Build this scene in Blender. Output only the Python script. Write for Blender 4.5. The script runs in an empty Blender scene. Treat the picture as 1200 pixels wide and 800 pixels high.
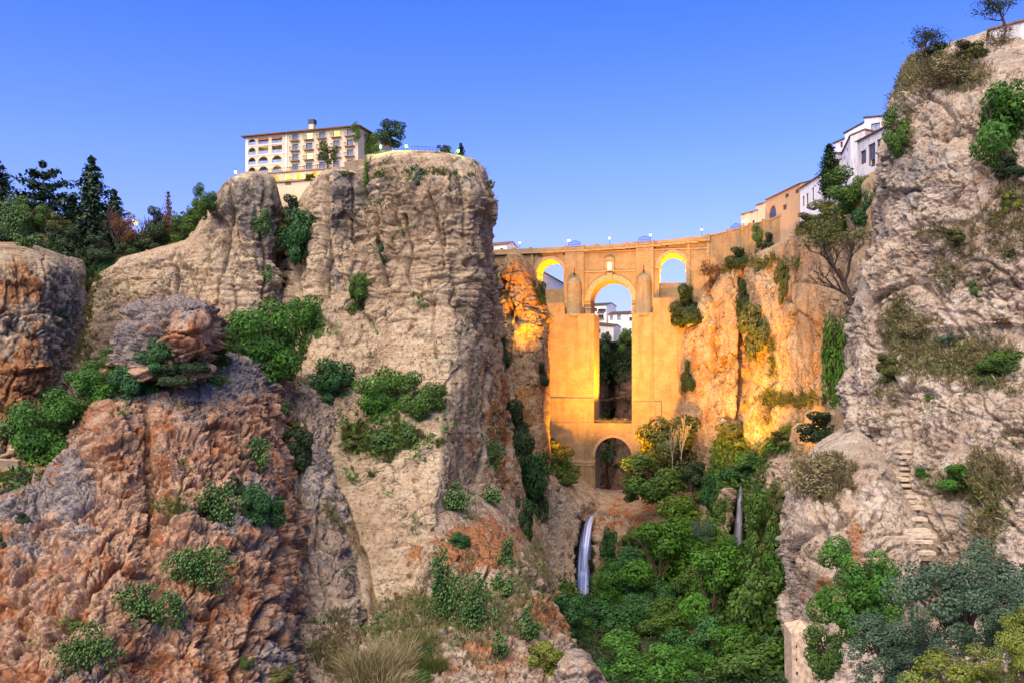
import bpy, bmesh, math, random
import numpy as np
from mathutils import Vector, Matrix

# ------------------------------------------------------------------ camera, world, sun, exposure
scene = bpy.context.scene
COL = scene.collection
F, HX, HY = 1000.0, 600.0, 440.0          # focal length and horizon of the 1200x800 photograph

cam_data = bpy.data.cameras.new('camera')
cam_data.sensor_width = 36.0
cam_data.lens = 36.0 * F / 1200.0
cam_data.shift_y = (HY - 400.0) / 1200.0
cam_data.clip_start = 0.5
cam_data.clip_end = 20000.0
cam = bpy.data.objects.new('camera', cam_data)
cam.rotation_euler = (math.radians(90), 0, 0)
COL.objects.link(cam)
scene.camera = cam

SUN_EL, SUN_AZ = math.radians(50), math.radians(212)      # azimuth clockwise from +Y: behind the camera, on its left
world = bpy.data.worlds.new('World')
scene.world = world
world.use_nodes = True
wn, wl = world.node_tree.nodes, world.node_tree.links
wn.clear()
sky = wn.new('ShaderNodeTexSky')
sky.sky_type = 'NISHITA'
sky.sun_disc = False
sky.sun_elevation = SUN_EL
sky.sun_rotation = SUN_AZ
sky.altitude = 700
sky.air_density = 1.0
sky.dust_density = 0.3
sky.ozone_density = 6.0
tint = wn.new('ShaderNodeMix'); tint.data_type = 'RGBA'; tint.blend_type = 'MULTIPLY'
tint.inputs[0].default_value = 1.0
tint.inputs[7].default_value = (1, 1, 1, 1)
wl.new(sky.outputs[0], tint.inputs[6])
hsv = wn.new('ShaderNodeHueSaturation')
hsv.inputs['Saturation'].default_value = 1.02
wtc = wn.new('ShaderNodeTexCoord'); wsp = wn.new('ShaderNodeSeparateXYZ'); wl.new(wtc.outputs['Generated'], wsp.inputs[0])
wrm = wn.new('ShaderNodeValToRGB'); wl.new(wsp.outputs[2], wrm.inputs[0])       # the dusk sky stays violet-blue down to the horizon
wrm.color_ramp.elements[0].color = (0.34, 0.30, 0.56, 1); wrm.color_ramp.elements[0].position = 0.0
wrm.color_ramp.elements[1].color = (1.15, 1.0, 0.98, 1); wrm.color_ramp.elements[1].position = 0.75  # zenith, outside the view, brightened as neutral overhead fill
for p_, c_ in ((0.09, (0.46, 0.37, 0.66)), (0.16, (0.56, 0.45, 0.74)), (0.24, (0.50, 0.47, 0.80)), (0.42, (0.29, 0.40, 0.84))):
    e_ = wrm.color_ramp.elements.new(p_); e_.color = c_ + (1,)
hz_ = wn.new('ShaderNodeMix'); hz_.data_type = 'RGBA'; hz_.blend_type = 'MULTIPLY'; hz_.inputs[0].default_value = 1.0
wl.new(tint.outputs[2], hz_.inputs[6]); wl.new(wrm.outputs[0], hz_.inputs[7])
wl.new(hz_.outputs[2], hsv.inputs['Color'])
bg = wn.new('ShaderNodeBackground')
bg.inputs['Strength'].default_value = 0.15
wl.new(hsv.outputs[0], bg.inputs[0])
wo = wn.new('ShaderNodeOutputWorld')
wl.new(bg.outputs[0], wo.inputs[0])

sun_data = bpy.data.lights.new('sun', 'SUN')
sun_data.energy = 3.3
sun_data.angle = math.radians(70)
sun_data.color = (1.0, 0.82, 0.59)
sun = bpy.data.objects.new('sun', sun_data)
sdir = Vector((math.sin(SUN_AZ) * math.cos(SUN_EL), math.cos(SUN_AZ) * math.cos(SUN_EL), math.sin(SUN_EL)))
sun.rotation_euler = sdir.to_track_quat('Z', 'Y').to_euler()
COL.objects.link(sun)

scene.view_settings.view_transform = 'Standard'
scene.view_settings.look = 'None'
scene.view_settings.exposure = 1.26
scene.view_settings.gamma = 1.0
scene.cycles.max_bounces = 5
scene.cycles.diffuse_bounces = 3
scene.cycles.transparent_max_bounces = 6
scene.cycles.use_denoising = True

# ------------------------------------------------------------------ numpy noise
_rng = np.random.RandomState(7)
PERM = np.concatenate([_rng.permutation(256)] * 2).astype(np.int32)
_g = _rng.normal(size=(256, 3)); _g /= np.linalg.norm(_g, axis=1)[:, None]
GRAD = _g.astype(np.float32)


def perlin(P, seed=0):
    P = P.astype(np.float32) + np.float32(seed * 17.31)
    fl = np.floor(P); f = P - fl; I = fl.astype(np.int32) & 255
    u = f * f * f * (f * (f * 6 - 15) + 10)
    out = np.zeros(len(P), np.float32)
    for dx in (0, 1):
        wx = u[:, 0] if dx else 1 - u[:, 0]
        a = PERM[(I[:, 0] + dx) & 255]
        for dy in (0, 1):
            wy = u[:, 1] if dy else 1 - u[:, 1]
            b = PERM[(a + I[:, 1] + dy) & 255]
            for dz in (0, 1):
                wz = u[:, 2] if dz else 1 - u[:, 2]
                g = GRAD[PERM[(b + I[:, 2] + dz) & 255]]
                out += wx * wy * wz * (g[:, 0] * (f[:, 0] - dx) + g[:, 1] * (f[:, 1] - dy) + g[:, 2] * (f[:, 2] - dz))
    return out * 1.6


def fbm(P, scale, octaves=4, seed=0, gain=0.5, ridged=False):
    """scale: feature size in metres (a number or one per axis)"""
    Q = P / np.asarray(scale, np.float32)
    out = np.zeros(len(P), np.float32); amp = 1.0; tot = 0
    for o in range(octaves):
        n = perlin(Q, seed + o)
        if ridged:
            n = 1 - 2 * np.abs(n)
        out += amp * n; tot += amp
        amp *= gain; Q = Q * 2.03
    return out / tot


def worley(P, scale, seed=0):
    Q = (P / np.asarray(scale, np.float32)).astype(np.float32)
    fl = np.floor(Q); I = fl.astype(np.int32); f = Q - fl
    f1 = np.full(len(P), 9.0, np.float32); f2 = f1.copy(); idv = np.zeros(len(P), np.int32)
    for dx in (-1, 0, 1):
        a = PERM[(I[:, 0] + dx + seed * 13) & 255]
        for dy in (-1, 0, 1):
            b = PERM[(a + I[:, 1] + dy) & 255]
            for dz in (-1, 0, 1):
                h = PERM[(b + I[:, 2] + dz) & 255]
                px = dx + PERM[(h + 11) & 255] / 255.0 - f[:, 0]
                py = dy + PERM[(h + 57) & 255] / 255.0 - f[:, 1]
                pz = dz + PERM[(h + 131) & 255] / 255.0 - f[:, 2]
                d = px * px + py * py + pz * pz
                closer = d < f1
                f2 = np.where(closer, f1, np.minimum(f2, d))
                idv = np.where(closer, h, idv)
                f1 = np.where(closer, d, f1)
    return np.sqrt(f1), np.sqrt(f2), idv


def facets(P, scale, seed=0, tilt=0.7):
    """broken stone: every cell of a Voronoi split gets its own step and its own slant"""
    sc = np.asarray(scale, np.float32)
    Q = (P / sc).astype(np.float32)
    fl = np.floor(Q); I = fl.astype(np.int32); f = Q - fl
    f1 = np.full(len(P), 9.0, np.float32); f2 = f1.copy(); best = np.zeros(len(P), np.float32)
    for dx in (-1, 0, 1):
        a = PERM[(I[:, 0] + dx + seed * 13) & 255]
        for dy in (-1, 0, 1):
            b = PERM[(a + I[:, 1] + dy) & 255]
            for dz in (-1, 0, 1):
                h = PERM[(b + I[:, 2] + dz) & 255]
                px = dx + PERM[(h + 11) & 255] / 255.0 - f[:, 0]
                py = dy + PERM[(h + 57) & 255] / 255.0 - f[:, 1]
                pz = dz + PERM[(h + 131) & 255] / 255.0 - f[:, 2]
                d = px * px + py * py + pz * pz
                g = GRAD[PERM[(h + 201) & 255]]
                val = PERM[(h + 77) & 255] / 255.0 - 0.5 + tilt * (g[:, 0] * px + g[:, 1] * py + g[:, 2] * pz)
                closer = d < f1
                f2 = np.where(closer, f1, np.minimum(f2, d))
                best = np.where(closer, val, best)
                f1 = np.where(closer, d, f1)
    return best, np.sqrt(f2) - np.sqrt(f1)


def grooves(c, spacing, width, warp):
    """thin joints at uneven spacing along the coordinate c"""
    b = c / spacing + warp
    d = np.abs(b - np.round(b)) * spacing
    return np.exp(-(d / width) ** 2)


def sstep(a, b, x):
    t = np.clip((x - a) / (b - a), 0, 1)
    return t * t * (3 - 2 * t)


# ------------------------------------------------------------------ geometry helpers
def at(px, py, Y):
    """the point seen at pixel (px, py) of the photograph, Y metres in front of the camera"""
    return Vector(((px - HX) / F * Y, Y, (HY - py) / F * Y))


def pchip(t, P, tq):
    t = np.asarray(t, float); P = np.asarray(P, float); tq = np.asarray(tq, float)
    h = np.diff(t); d = np.diff(P, axis=0) / h.reshape((-1,) + (1,) * (P.ndim - 1))
    m = np.zeros_like(P)
    m[0] = d[0]; m[-1] = d[-1]
    a, b = d[:-1], d[1:]
    same = (a * b) > 0
    m[1:-1] = np.where(same, 2 * a * b / np.where(same, a + b, 1), 0.15 * (a + b))
    i = np.clip(np.searchsorted(t, tq, side='right') - 1, 0, len(t) - 2)
    sh = (-1,) + (1,) * (P.ndim - 1)
    s = ((tq - t[i]) / h[i]).reshape(sh); hh = h[i].reshape(sh)
    return ((2 * s**3 - 3 * s**2 + 1) * P[i] + (s**3 - 2 * s**2 + s) * hh * m[i]
            + (-2 * s**3 + 3 * s**2) * P[i + 1] + (s**3 - s**2) * hh * m[i + 1])


def proj(P):
    return HX + F * P[:, 0] / P[:, 1], HY - F * P[:, 2] / P[:, 1]


def mesh_from(name, V, Fc, mat=None, smooth=False, fs=4):
    """V (n,3) array, Fc (m,fs) array of equal-sided faces"""
    me = bpy.data.meshes.new(name)
    V = np.ascontiguousarray(V, np.float32); Fc = np.ascontiguousarray(Fc, np.int32)
    me.vertices.add(len(V)); me.vertices.foreach_set('co', V.ravel())
    me.loops.add(Fc.size); me.loops.foreach_set('vertex_index', Fc.ravel())
    me.polygons.add(len(Fc))
    me.polygons.foreach_set('loop_start', np.arange(0, Fc.size, fs, dtype=np.int32))
    if smooth:
        me.polygons.foreach_set('use_smooth', np.ones(len(Fc), bool))
    me.update(calc_edges=True)
    if mat:
        me.materials.append(mat)
    return me


def link(name, me, parent=None):
    o = bpy.data.objects.new(name, me)
    COL.objects.link(o)
    if parent:
        o.parent = parent
    return o


def tag(o, label=None, cat=None, group=None, kind=None):
    if label: o['label'] = label
    if cat: o['category'] = cat
    if group: o['group'] = group
    if kind: o['kind'] = kind
    return o


def empty(name, loc, label=None, cat=None, group=None, rz=0.0):
    o = bpy.data.objects.new(name, None)
    COL.objects.link(o)
    o.location = loc; o.rotation_euler = (0, 0, rz)
    o.empty_display_size = 0.5
    return tag(o, label, cat, group)


class MB:
    """collects boxes, tubes and polygons into one mesh"""
    def __init__(self):
        self.v = []; self.f = []

    def poly(self, pts):
        i = len(self.v); self.v += [tuple(p) for p in pts]
        self.f.append(list(range(i, i + len(pts))))

    def box(self, x0, x1, y0, y1, z0, z1):
        i = len(self.v)
        self.v += [(x, y, z) for z in (z0, z1) for y in (y0, y1) for x in (x0, x1)]
        for q in ((0, 2, 3, 1), (4, 5, 7, 6), (0, 1, 5, 4), (2, 6, 7, 3), (0, 4, 6, 2), (1, 3, 7, 5)):
            self.f.append([i + k for k in q])

    def tube(self, p0, p1, r0, r1=None, n=6, caps=True):
        r1 = r0 if r1 is None else r1
        p0, p1 = Vector(p0), Vector(p1)
        d = (p1 - p0)
        if d.length < 1e-6: return
        q = d.to_track_quat('Z', 'Y')
        i = len(self.v)
        for p, r in ((p0, r0), (p1, r1)):
            for k in range(n):
                a = 2 * math.pi * k / n
                self.v.append(tuple(p + q @ Vector((math.cos(a) * r, math.sin(a) * r, 0))))
        for k in range(n):
            k2 = (k + 1) % n
            self.f.append([i + k, i + k2, i + n + k2, i + n + k])
        if caps:
            self.f.append([i + k for k in reversed(range(n))]); self.f.append([i + n + k for k in range(n)])

    def path(self, pts, radii, n=6):
        """one skin along a bent path"""
        i = len(self.v); m = len(pts)
        pts = [Vector(p) for p in pts]
        for j, p in enumerate(pts):
            d = (pts[min(j + 1, m - 1)] - pts[max(j - 1, 0)])
            q = d.to_track_quat('Z', 'Y')
            for k in range(n):
                a = 2 * math.pi * k / n
                self.v.append(tuple(p + q @ Vector((math.cos(a) * radii[j], math.sin(a) * radii[j], 0))))
        for j in range(m - 1):
            for k in range(n):
                k2 = (k + 1) % n
                self.f.append([i + j * n + k, i + j * n + k2, i + (j + 1) * n + k2, i + (j + 1) * n + k])
        self.f.append([i + (m - 1) * n + k for k in range(n)])

    def lathe(self, prof, c=(0, 0, 0), n=12, a0=0.0, a1=2 * math.pi):
        i = len(self.v); full = abs(a1 - a0 - 2 * math.pi) < 1e-6
        m = n if full else n + 1
        for r, z in prof:
            for k in range(m):
                a = a0 + (a1 - a0) * k / n
                self.v.append((c[0] + r * math.cos(a), c[1] + r * math.sin(a), c[2] + z))
        for j in range(len(prof) - 1):
            for k in range(n):
                k2 = (k + 1) % m if full else k + 1
                self.f.append([i + j * m + k, i + j * m + k2, i + (j + 1) * m + k2, i + (j + 1) * m + k])

    def build(self, name, mat, parent=None, smooth=False):
        me = bpy.data.meshes.new(name)
        me.from_pydata(self.v, [], self.f)
        if smooth:
            for p in me.polygons: p.use_smooth = True
        if mat: me.materials.append(mat)
        me.update()
        return link(name, me, parent)


# ------------------------------------------------------------------ materials
class NT:
    """a little shorthand over a material's node tree"""
    def __init__(self, name):
        self.m = bpy.data.materials.new(name); self.m.use_nodes = True
        self.t = self.m.node_tree; self.n = self.t.nodes; self.l = self.t.links
        self.n.clear()
        self.out = self.n.new('ShaderNodeOutputMaterial')
        self.geo = self.n.new('ShaderNodeNewGeometry')
        self.pos = self.geo.outputs['Position']

    def map(self, scale, src=None):
        mp = self.n.new('ShaderNodeMapping'); mp.vector_type = 'POINT'
        mp.inputs['Scale'].default_value = scale if hasattr(scale, '__len__') else (scale,) * 3
        self.l.new(src or self.pos, mp.inputs['Vector'])
        return mp.outputs[0]

    def noise(self, scale, detail=4, rough=0.55, src=None, dist=0.0):
        t = self.n.new('ShaderNodeTexNoise')
        t.inputs['Scale'].default_value = 1.0
        t.inputs['Detail'].default_value = detail; t.inputs['Roughness'].default_value = rough
        t.inputs['Distortion'].default_value = dist
        self.l.new(self.map(scale, src), t.inputs['Vector'])
        return t.outputs['Fac']

    def voronoi(self, scale, feature='F1', src=None):
        t = self.n.new('ShaderNodeTexVoronoi'); t.feature = feature
        t.inputs['Scale'].default_value = 1.0
        self.l.new(self.map(scale, src), t.inputs['Vector'])
        return t.outputs['Distance']

    def rng(self, v, a, b, c=0.0, d=1.0, smooth=True):
        r = self.n.new('ShaderNodeMapRange'); r.clamp = True
        if smooth: r.interpolation_type = 'SMOOTHSTEP'
        for k, x in zip(('From Min', 'From Max', 'To Min', 'To Max'), (a, b, c, d)):
            r.inputs[k].default_value = x
        self.l.new(v, r.inputs['Value'])
        return r.outputs[0]

    def math(self, op, a, b=None):
        m = self.n.new('ShaderNodeMath'); m.operation = op
        for k, x in enumerate((a, b)):
            if x is None: continue
            if isinstance(x, (int, float)): m.inputs[k].default_value = x
            else: self.l.new(x, m.inputs[k])
        return m.outputs[0]

    def mix(self, fac, a, b, mode='MIX'):
        m = self.n.new('ShaderNodeMix'); m.data_type = 'RGBA'; m.blend_type = mode
        for k, x in ((0, fac), (6, a), (7, b)):
            if isinstance(x, (int, float)): m.inputs[k].default_value = x
            elif isinstance(x, tuple): m.inputs[k].default_value = x + (1,) if len(x) == 3 else x
            else: self.l.new(x, m.inputs[k])
        return m.outputs[2]

    def attr(self, name):
        a = self.n.new('ShaderNodeAttribute'); a.attribute_name = name
        return a

    def sep(self, col):
        s = self.n.new('ShaderNodeSeparateColor'); self.l.new(col, s.inputs[0])
        return s.outputs

    def bump(self, h, strength=0.5, dist=0.1):
        b = self.n.new('ShaderNodeBump')
        b.inputs['Strength'].default_value = strength; b.inputs['Distance'].default_value = dist
        self.l.new(h, b.inputs['Height'])
        return b.outputs[0]

    def pbr(self, col, rough=0.9, normal=None, spec=0.2, metal=0.0):
        p = self.n.new('ShaderNodeBsdfPrincipled')
        if isinstance(col, tuple): p.inputs['Base Color'].default_value = col + (1,) if len(col) == 3 else col
        else: self.l.new(col, p.inputs['Base Color'])
        p.inputs['Roughness'].default_value = rough
        p.inputs['Specular IOR Level'].default_value = spec
        p.inputs['Metallic'].default_value = metal
        if normal is not None: self.l.new(normal, p.inputs['Normal'])
        return p

    def done(self, shader):
        self.l.new(shader.outputs[0], self.out.inputs[0])
        return self.m
# ------------------------------------------------------------------ rock
def rock_material(name, light, dark, grey, orange, green, k=1.0, bump=0.9, speck=0.5, streak=0.5, strata=0.6):
    t = NT(name)
    s = 1.0 / k
    reg = t.sep(t.attr('region').outputs['Color'])
    big = t.noise(0.045 * s, 3); mid = t.noise(0.30 * s, 6, 0.65); fine = t.noise(1.5 * s, 6, 0.7)
    hatch = t.noise((0.10 * s, 0.10 * s, 1.1 * s), 5, 0.65)
    col = t.mix(t.rng(mid, 0.42, 0.58), light, dark)
    col = t.mix(t.math('MULTIPLY', t.rng(hatch, 0.50, 0.62), strata), col, tuple(c * f for c, f in zip(dark, (0.72, 0.70, 0.70))))
    col = t.mix(t.math('MULTIPLY', t.rng(fine, 0.51, 0.60), 0.75), col, tuple(c * 0.45 for c in dark))
    micro = t.noise(4.2 * s, 5, 0.75)
    col = t.mix(t.math('MULTIPLY', t.rng(micro, 0.52, 0.62), 0.5), col, tuple(c * 0.45 for c in dark))
    # orange, freshly broken stone
    o = t.math('ADD', reg[0], t.math('MULTIPLY', t.math('SUBTRACT', t.noise(0.16 * s, 5, 0.65), 0.5), 1.5))
    oc = t.mix(t.rng(fine, 0.40, 0.60), orange, tuple(c * f for c, f in zip(orange, (0.58, 0.50, 0.46))))
    col = t.mix(t.rng(o, 0.34, 0.52), col, oc)
    # grey weathered patina, in patches and in streaks that run down the face
    st = t.noise((0.55 * s, 0.55 * s, 0.035 * s), 5, 0.65)
    g = t.math('ADD', reg[2], t.math('MULTIPLY', t.math('SUBTRACT', t.noise(0.24 * s, 7, 0.72), 0.5), 1.7))
    g = t.math('ADD', g, t.math('MULTIPLY', t.math('SUBTRACT', st, 0.5), streak * 1.8))
    gc = t.mix(t.math('MAXIMUM', t.rng(fine, 0.47, 0.58), t.math('MULTIPLY', t.rng(micro, 0.5, 0.6), 0.7)), grey, tuple(c * 0.33 for c in grey))
    col = t.mix(t.math('MULTIPLY', t.rng(g, 0.36, 0.54), 0.9), col, gc)
    # pale, lime-washed patches
    pl = t.math('MULTIPLY', t.rng(t.noise(0.55 * s, 6, 0.7), 0.56, 0.66), 0.55)
    col = t.mix(pl, col, tuple(min(0.62, c * 1.28) for c in light))
    # dark lichen specks and holes
    v = t.voronoi(1.15 * s); v2 = t.voronoi(2.6 * s)
    sp = t.math('MULTIPLY', t.rng(v, 0.34, 0.16), t.rng(t.noise(0.12 * s, 3), 0.44, 0.56))
    sp2 = t.math('MULTIPLY', t.rng(v2, 0.30, 0.16), t.rng(t.noise(0.2 * s, 4), 0.50, 0.60))
    col = t.mix(t.math('MULTIPLY', t.math('MAXIMUM', sp, sp2), speck), col, (0.040, 0.036, 0.030))
    # fissures
    dn = t.n.new('ShaderNodeMix'); dn.data_type = 'RGBA'; dn.blend_type = 'ADD'; dn.inputs[0].default_value = 1.0
    nz = t.n.new('ShaderNodeTexNoise'); nz.inputs['Scale'].default_value = 0.22 * s; nz.inputs['Detail'].default_value = 7; nz.inputs['Roughness'].default_value = 0.65
    t.l.new(t.pos, nz.inputs['Vector']); t.l.new(t.map((0.26 * s, 0.26 * s, 0.17 * s)), dn.inputs[6]); t.l.new(t.map(2.2, nz.outputs['Color']), dn.inputs[7])
    vt = t.n.new('ShaderNodeTexVoronoi'); vt.feature = 'DISTANCE_TO_EDGE'; vt.inputs['Scale'].default_value = 1.0
    t.l.new(dn.outputs[2], vt.inputs['Vector'])
    fis = t.math('MULTIPLY', t.rng(vt.outputs['Distance'], 0.035, 0.008), t.rng(t.noise(0.11 * s, 3), 0.50, 0.60))
    col = t.mix(t.math('MULTIPLY', fis, 0.5), col, (0.035, 0.028, 0.022))
    # moss, grass and scrub growing in the stone
    gn = t.math('ADD', reg[1], t.math('MULTIPLY', t.math('SUBTRACT', t.noise(0.45 * s, 6, 0.7), 0.5), 1.5))
    grc = t.mix(t.rng(t.noise(0.9 * s, 5, 0.7), 0.38, 0.62), green, tuple(c * f for c, f in zip(green, (2.0, 1.45, 1.3))))
    col = t.mix(t.math('MULTIPLY', t.rng(gn, 0.38, 0.60), 0.9), col, grc)
    # wet, mossy stone beside falling water; also a darkening painted into cliff cracks
    wt = t.math('ADD', t.attr('region').outputs['Alpha'], t.math('MULTIPLY', t.math('SUBTRACT', mid, 0.5), 0.8))
    col = t.mix(t.rng(wt, 0.35, 0.6), col, t.mix(t.rng(fine, 0.4, 0.6), (0.018, 0.020, 0.010), (0.05, 0.042, 0.018)))
    # broad tone
    col = t.mix(t.rng(big, 0.3, 0.7), col, t.mix(1.0, col, (0.78, 0.74, 0.72), 'MULTIPLY'))
    h = t.math('ADD', t.math('MULTIPLY', mid, 1.0), t.math('ADD', t.math('MULTIPLY', fine, 0.7), t.math('MULTIPLY', t.noise(6.0 * s, 4, 0.65), 0.3)))
    h = t.math('SUBTRACT', h, t.math('MULTIPLY', fis, 0.8))
    h = t.math('ADD', h, t.math('MULTIPLY', hatch, strata))
    return t.done(t.pbr(col, 0.95, t.bump(h, bump, 0.6 * k), 0.1))


SAND = dict(light=(0.56, 0.445, 0.295), dark=(0.46, 0.345, 0.22), grey=(0.255, 0.225, 0.195), orange=(0.42, 0.215, 0.095), green=(0.045, 0.055, 0.018))
MAT = {}
MAT['rock_main'] = rock_material('limestone_cliff', **SAND)
MAT['rock_red'] = rock_material('red_conglomerate', light=(0.52, 0.345, 0.225), dark=(0.37, 0.215, 0.13), grey=(0.30, 0.275, 0.265), orange=(0.42, 0.19, 0.09),
                                green=(0.04, 0.05, 0.016), k=0.7, speck=0.35, streak=0.2, strata=0.2)
MAT['rock_grey'] = rock_material('grey_slab_rock', light=(0.50, 0.40, 0.30), dark=(0.39, 0.29, 0.205), grey=(0.38, 0.35, 0.31), orange=(0.42, 0.20, 0.095),
                                 green=(0.05, 0.055, 0.02), k=0.7, speck=0.75, streak=0.3)
MAT['rock_right'] = rock_material('tufa_cliff', light=(0.58, 0.495, 0.39), dark=(0.47, 0.365, 0.265), grey=(0.37, 0.35, 0.32), orange=(0.47, 0.27, 0.145),
                                  green=(0.052, 0.062, 0.022), k=0.65, speck=0.6, streak=0.25, strata=0.3)
MAT['rock_warm'] = rock_material('warm_sandstone', strata=0.25, light=(0.52, 0.375, 0.22), dark=(0.44, 0.305, 0.175), grey=(0.24, 0.20, 0.16), orange=(0.48, 0.27, 0.11),
                                 green=(0.07, 0.08, 0.018), k=0.9, speck=0.5)
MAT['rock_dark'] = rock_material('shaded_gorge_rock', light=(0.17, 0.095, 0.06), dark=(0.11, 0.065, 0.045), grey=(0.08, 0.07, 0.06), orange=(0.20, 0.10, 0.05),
                                 green=(0.03, 0.045, 0.012), k=1.2, speck=0.5)  # the far gorge's shade is put into this darker rock colour


def blur_line(u, w):
    return np.exp(-(u / w) ** 2)


def polydist(px, py, line):
    """distance in photograph pixels to a polyline, and the side it lies on"""
    best = np.full(len(px), 1e9, np.float32); side = np.zeros(len(px), np.float32)
    for (x0, y0), (x1, y1) in zip(line[:-1], line[1:]):
        dx, dy = x1 - x0, y1 - y0; L2 = dx * dx + dy * dy
        t = np.clip(((px - x0) * dx + (py - y0) * dy) / L2, 0, 1)
        d = np.hypot(px - (x0 + t * dx), py - (y0 + t * dy))
        s = np.sign((px - x0) * dy - (py - y0) * dx)
        c = d < best
        best = np.where(c, d, best); side = np.where(c, s, side)
    return best, side


TERRAIN = []


def loft(name, cols, mat, step=1.1, relief=None, cracks=(), ledges=(), paint=(), seed=0, base=(0, 0, 0.15), nmax=900, calm=0.65):
    """a cliff body: control columns of (px, py, distance), bottom to top, splined into a fine grid,
    then roughened along its own normals.  relief(P, N, px, py, seed) -> metres"""
    C = np.array([[tuple(at(*p)) for p in c] for c in cols])            # (ncol, nrow, 3)
    PX = np.array([[(p[0], p[1]) for p in c] for c in cols], float)
    nc, nr = C.shape[:2]
    pxm = F / C[:, :, 1]
    er = np.linalg.norm(np.diff(C, axis=1), axis=2) * 0.5 * (pxm[:, 1:] + pxm[:, :-1])
    ec = np.linalg.norm(np.diff(C, axis=0), axis=2) * 0.5 * (pxm[1:] + pxm[:-1])
    tr = np.concatenate([[0], np.cumsum(np.maximum(np.maximum(np.linalg.norm(np.diff(PX, axis=1), axis=2).mean(0), 6), 0.15 * er.mean(0)))])
    tc = np.concatenate([[0], np.cumsum(np.maximum(np.maximum(np.linalg.norm(np.diff(PX, axis=0), axis=2).mean(1), 6), 0.40 * ec.mean(1)))])
    R = int(min(nmax, tr[-1] / step)); Q = int(min(nmax, tc[-1] / step))
    G = pchip(tr, C.transpose(1, 0, 2), np.linspace(0, tr[-1], R))      # (R, ncol, 3)
    G = pchip(tc, G.transpose(1, 0, 2), np.linspace(0, tc[-1], Q))      # (Q, R, 3)
    P = G.reshape(-1, 3).astype(np.float32)
    du = np.gradient(G, axis=0); dv = np.gradient(G, axis=1)
    N = np.cross(du, dv).reshape(-1, 3); N /= np.maximum(np.linalg.norm(N, axis=1), 1e-9)[:, None]
    if (N * P).sum(1).mean() > 0: N = -N
    N = N.astype(np.float32)
    px, py = proj(P); px = px.astype(np.float32); py = py.astype(np.float32)
    d = np.zeros(len(P), np.float32)
    if relief: d += relief(P, N, px, py, seed)
    wx = px + 5 * fbm(P, 7, 3, seed + 40); wy = py + 5 * fbm(P, 7, 3, seed + 50)
    mpp = P[:, 1] / F
    for line, w, dep in cracks:
        dist, _ = polydist(wx, wy, line)
        wv = w * (0.75 + 0.6 * fbm(P, 9, 2, seed + 60))
        d -= dep * np.exp(-(dist / np.maximum(wv, 0.6)) ** 2)
    for line, reach, dep in ledges:           # stone above the line stands proud of the stone below it
        dist, side = polydist(wx, wy, line)
        d += dep * np.where(side > 0, np.exp(-dist / reach), -np.exp(-dist / (reach * 0.5)) * 0.5)
    row = np.tile(np.linspace(0, tr[-1], R), Q)
    near = sstep(tr[-2] - 20, tr[-2], row)
    cap = 1 - calm * near                     # calmer towards the rim
    Nd = N.copy(); Nd[:, 2] *= 0.8 - 0.5 * near
    P2 = P + Nd * (d * cap)[:, None]
    reg = np.zeros((len(P), 4), np.float32); reg[:, :3] = base
    for ch, x, y, rx, ry, a in paint:
        w = np.exp(-(((px - x) / rx) ** 2 + ((py - y) / ry) ** 2))
        reg[:, 'ogkw'.index(ch)] += a * w
    reg = np.clip(reg, 0, 1)
    idx = np.arange(Q * R).reshape(Q, R)
    Fq = np.stack([idx[:-1, :-1], idx[1:, :-1], idx[1:, 1:], idx[:-1, 1:]], -1).reshape(-1, 4)
    me = mesh_from(name, P2, Fq, mat, smooth=False)
    at_ = me.attributes.new('region', 'FLOAT_COLOR', 'POINT'); at_.data.foreach_set('color', reg.ravel())
    o = link(name, me); o['kind'] = 'structure'
    TERRAIN.append((o, P2, N, px, py, reg))
    return o


# -------- how each kind of stone is roughened
def joint(edge, w=0.07):
    return np.exp(-(edge / w) ** 2)


def warped(P, size, amt, seed):
    return P + np.stack([fbm(P, size, 3, seed + 5), fbm(P, size, 3, seed + 6), fbm(P, size, 3, seed + 7)], 1) * amt


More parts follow.
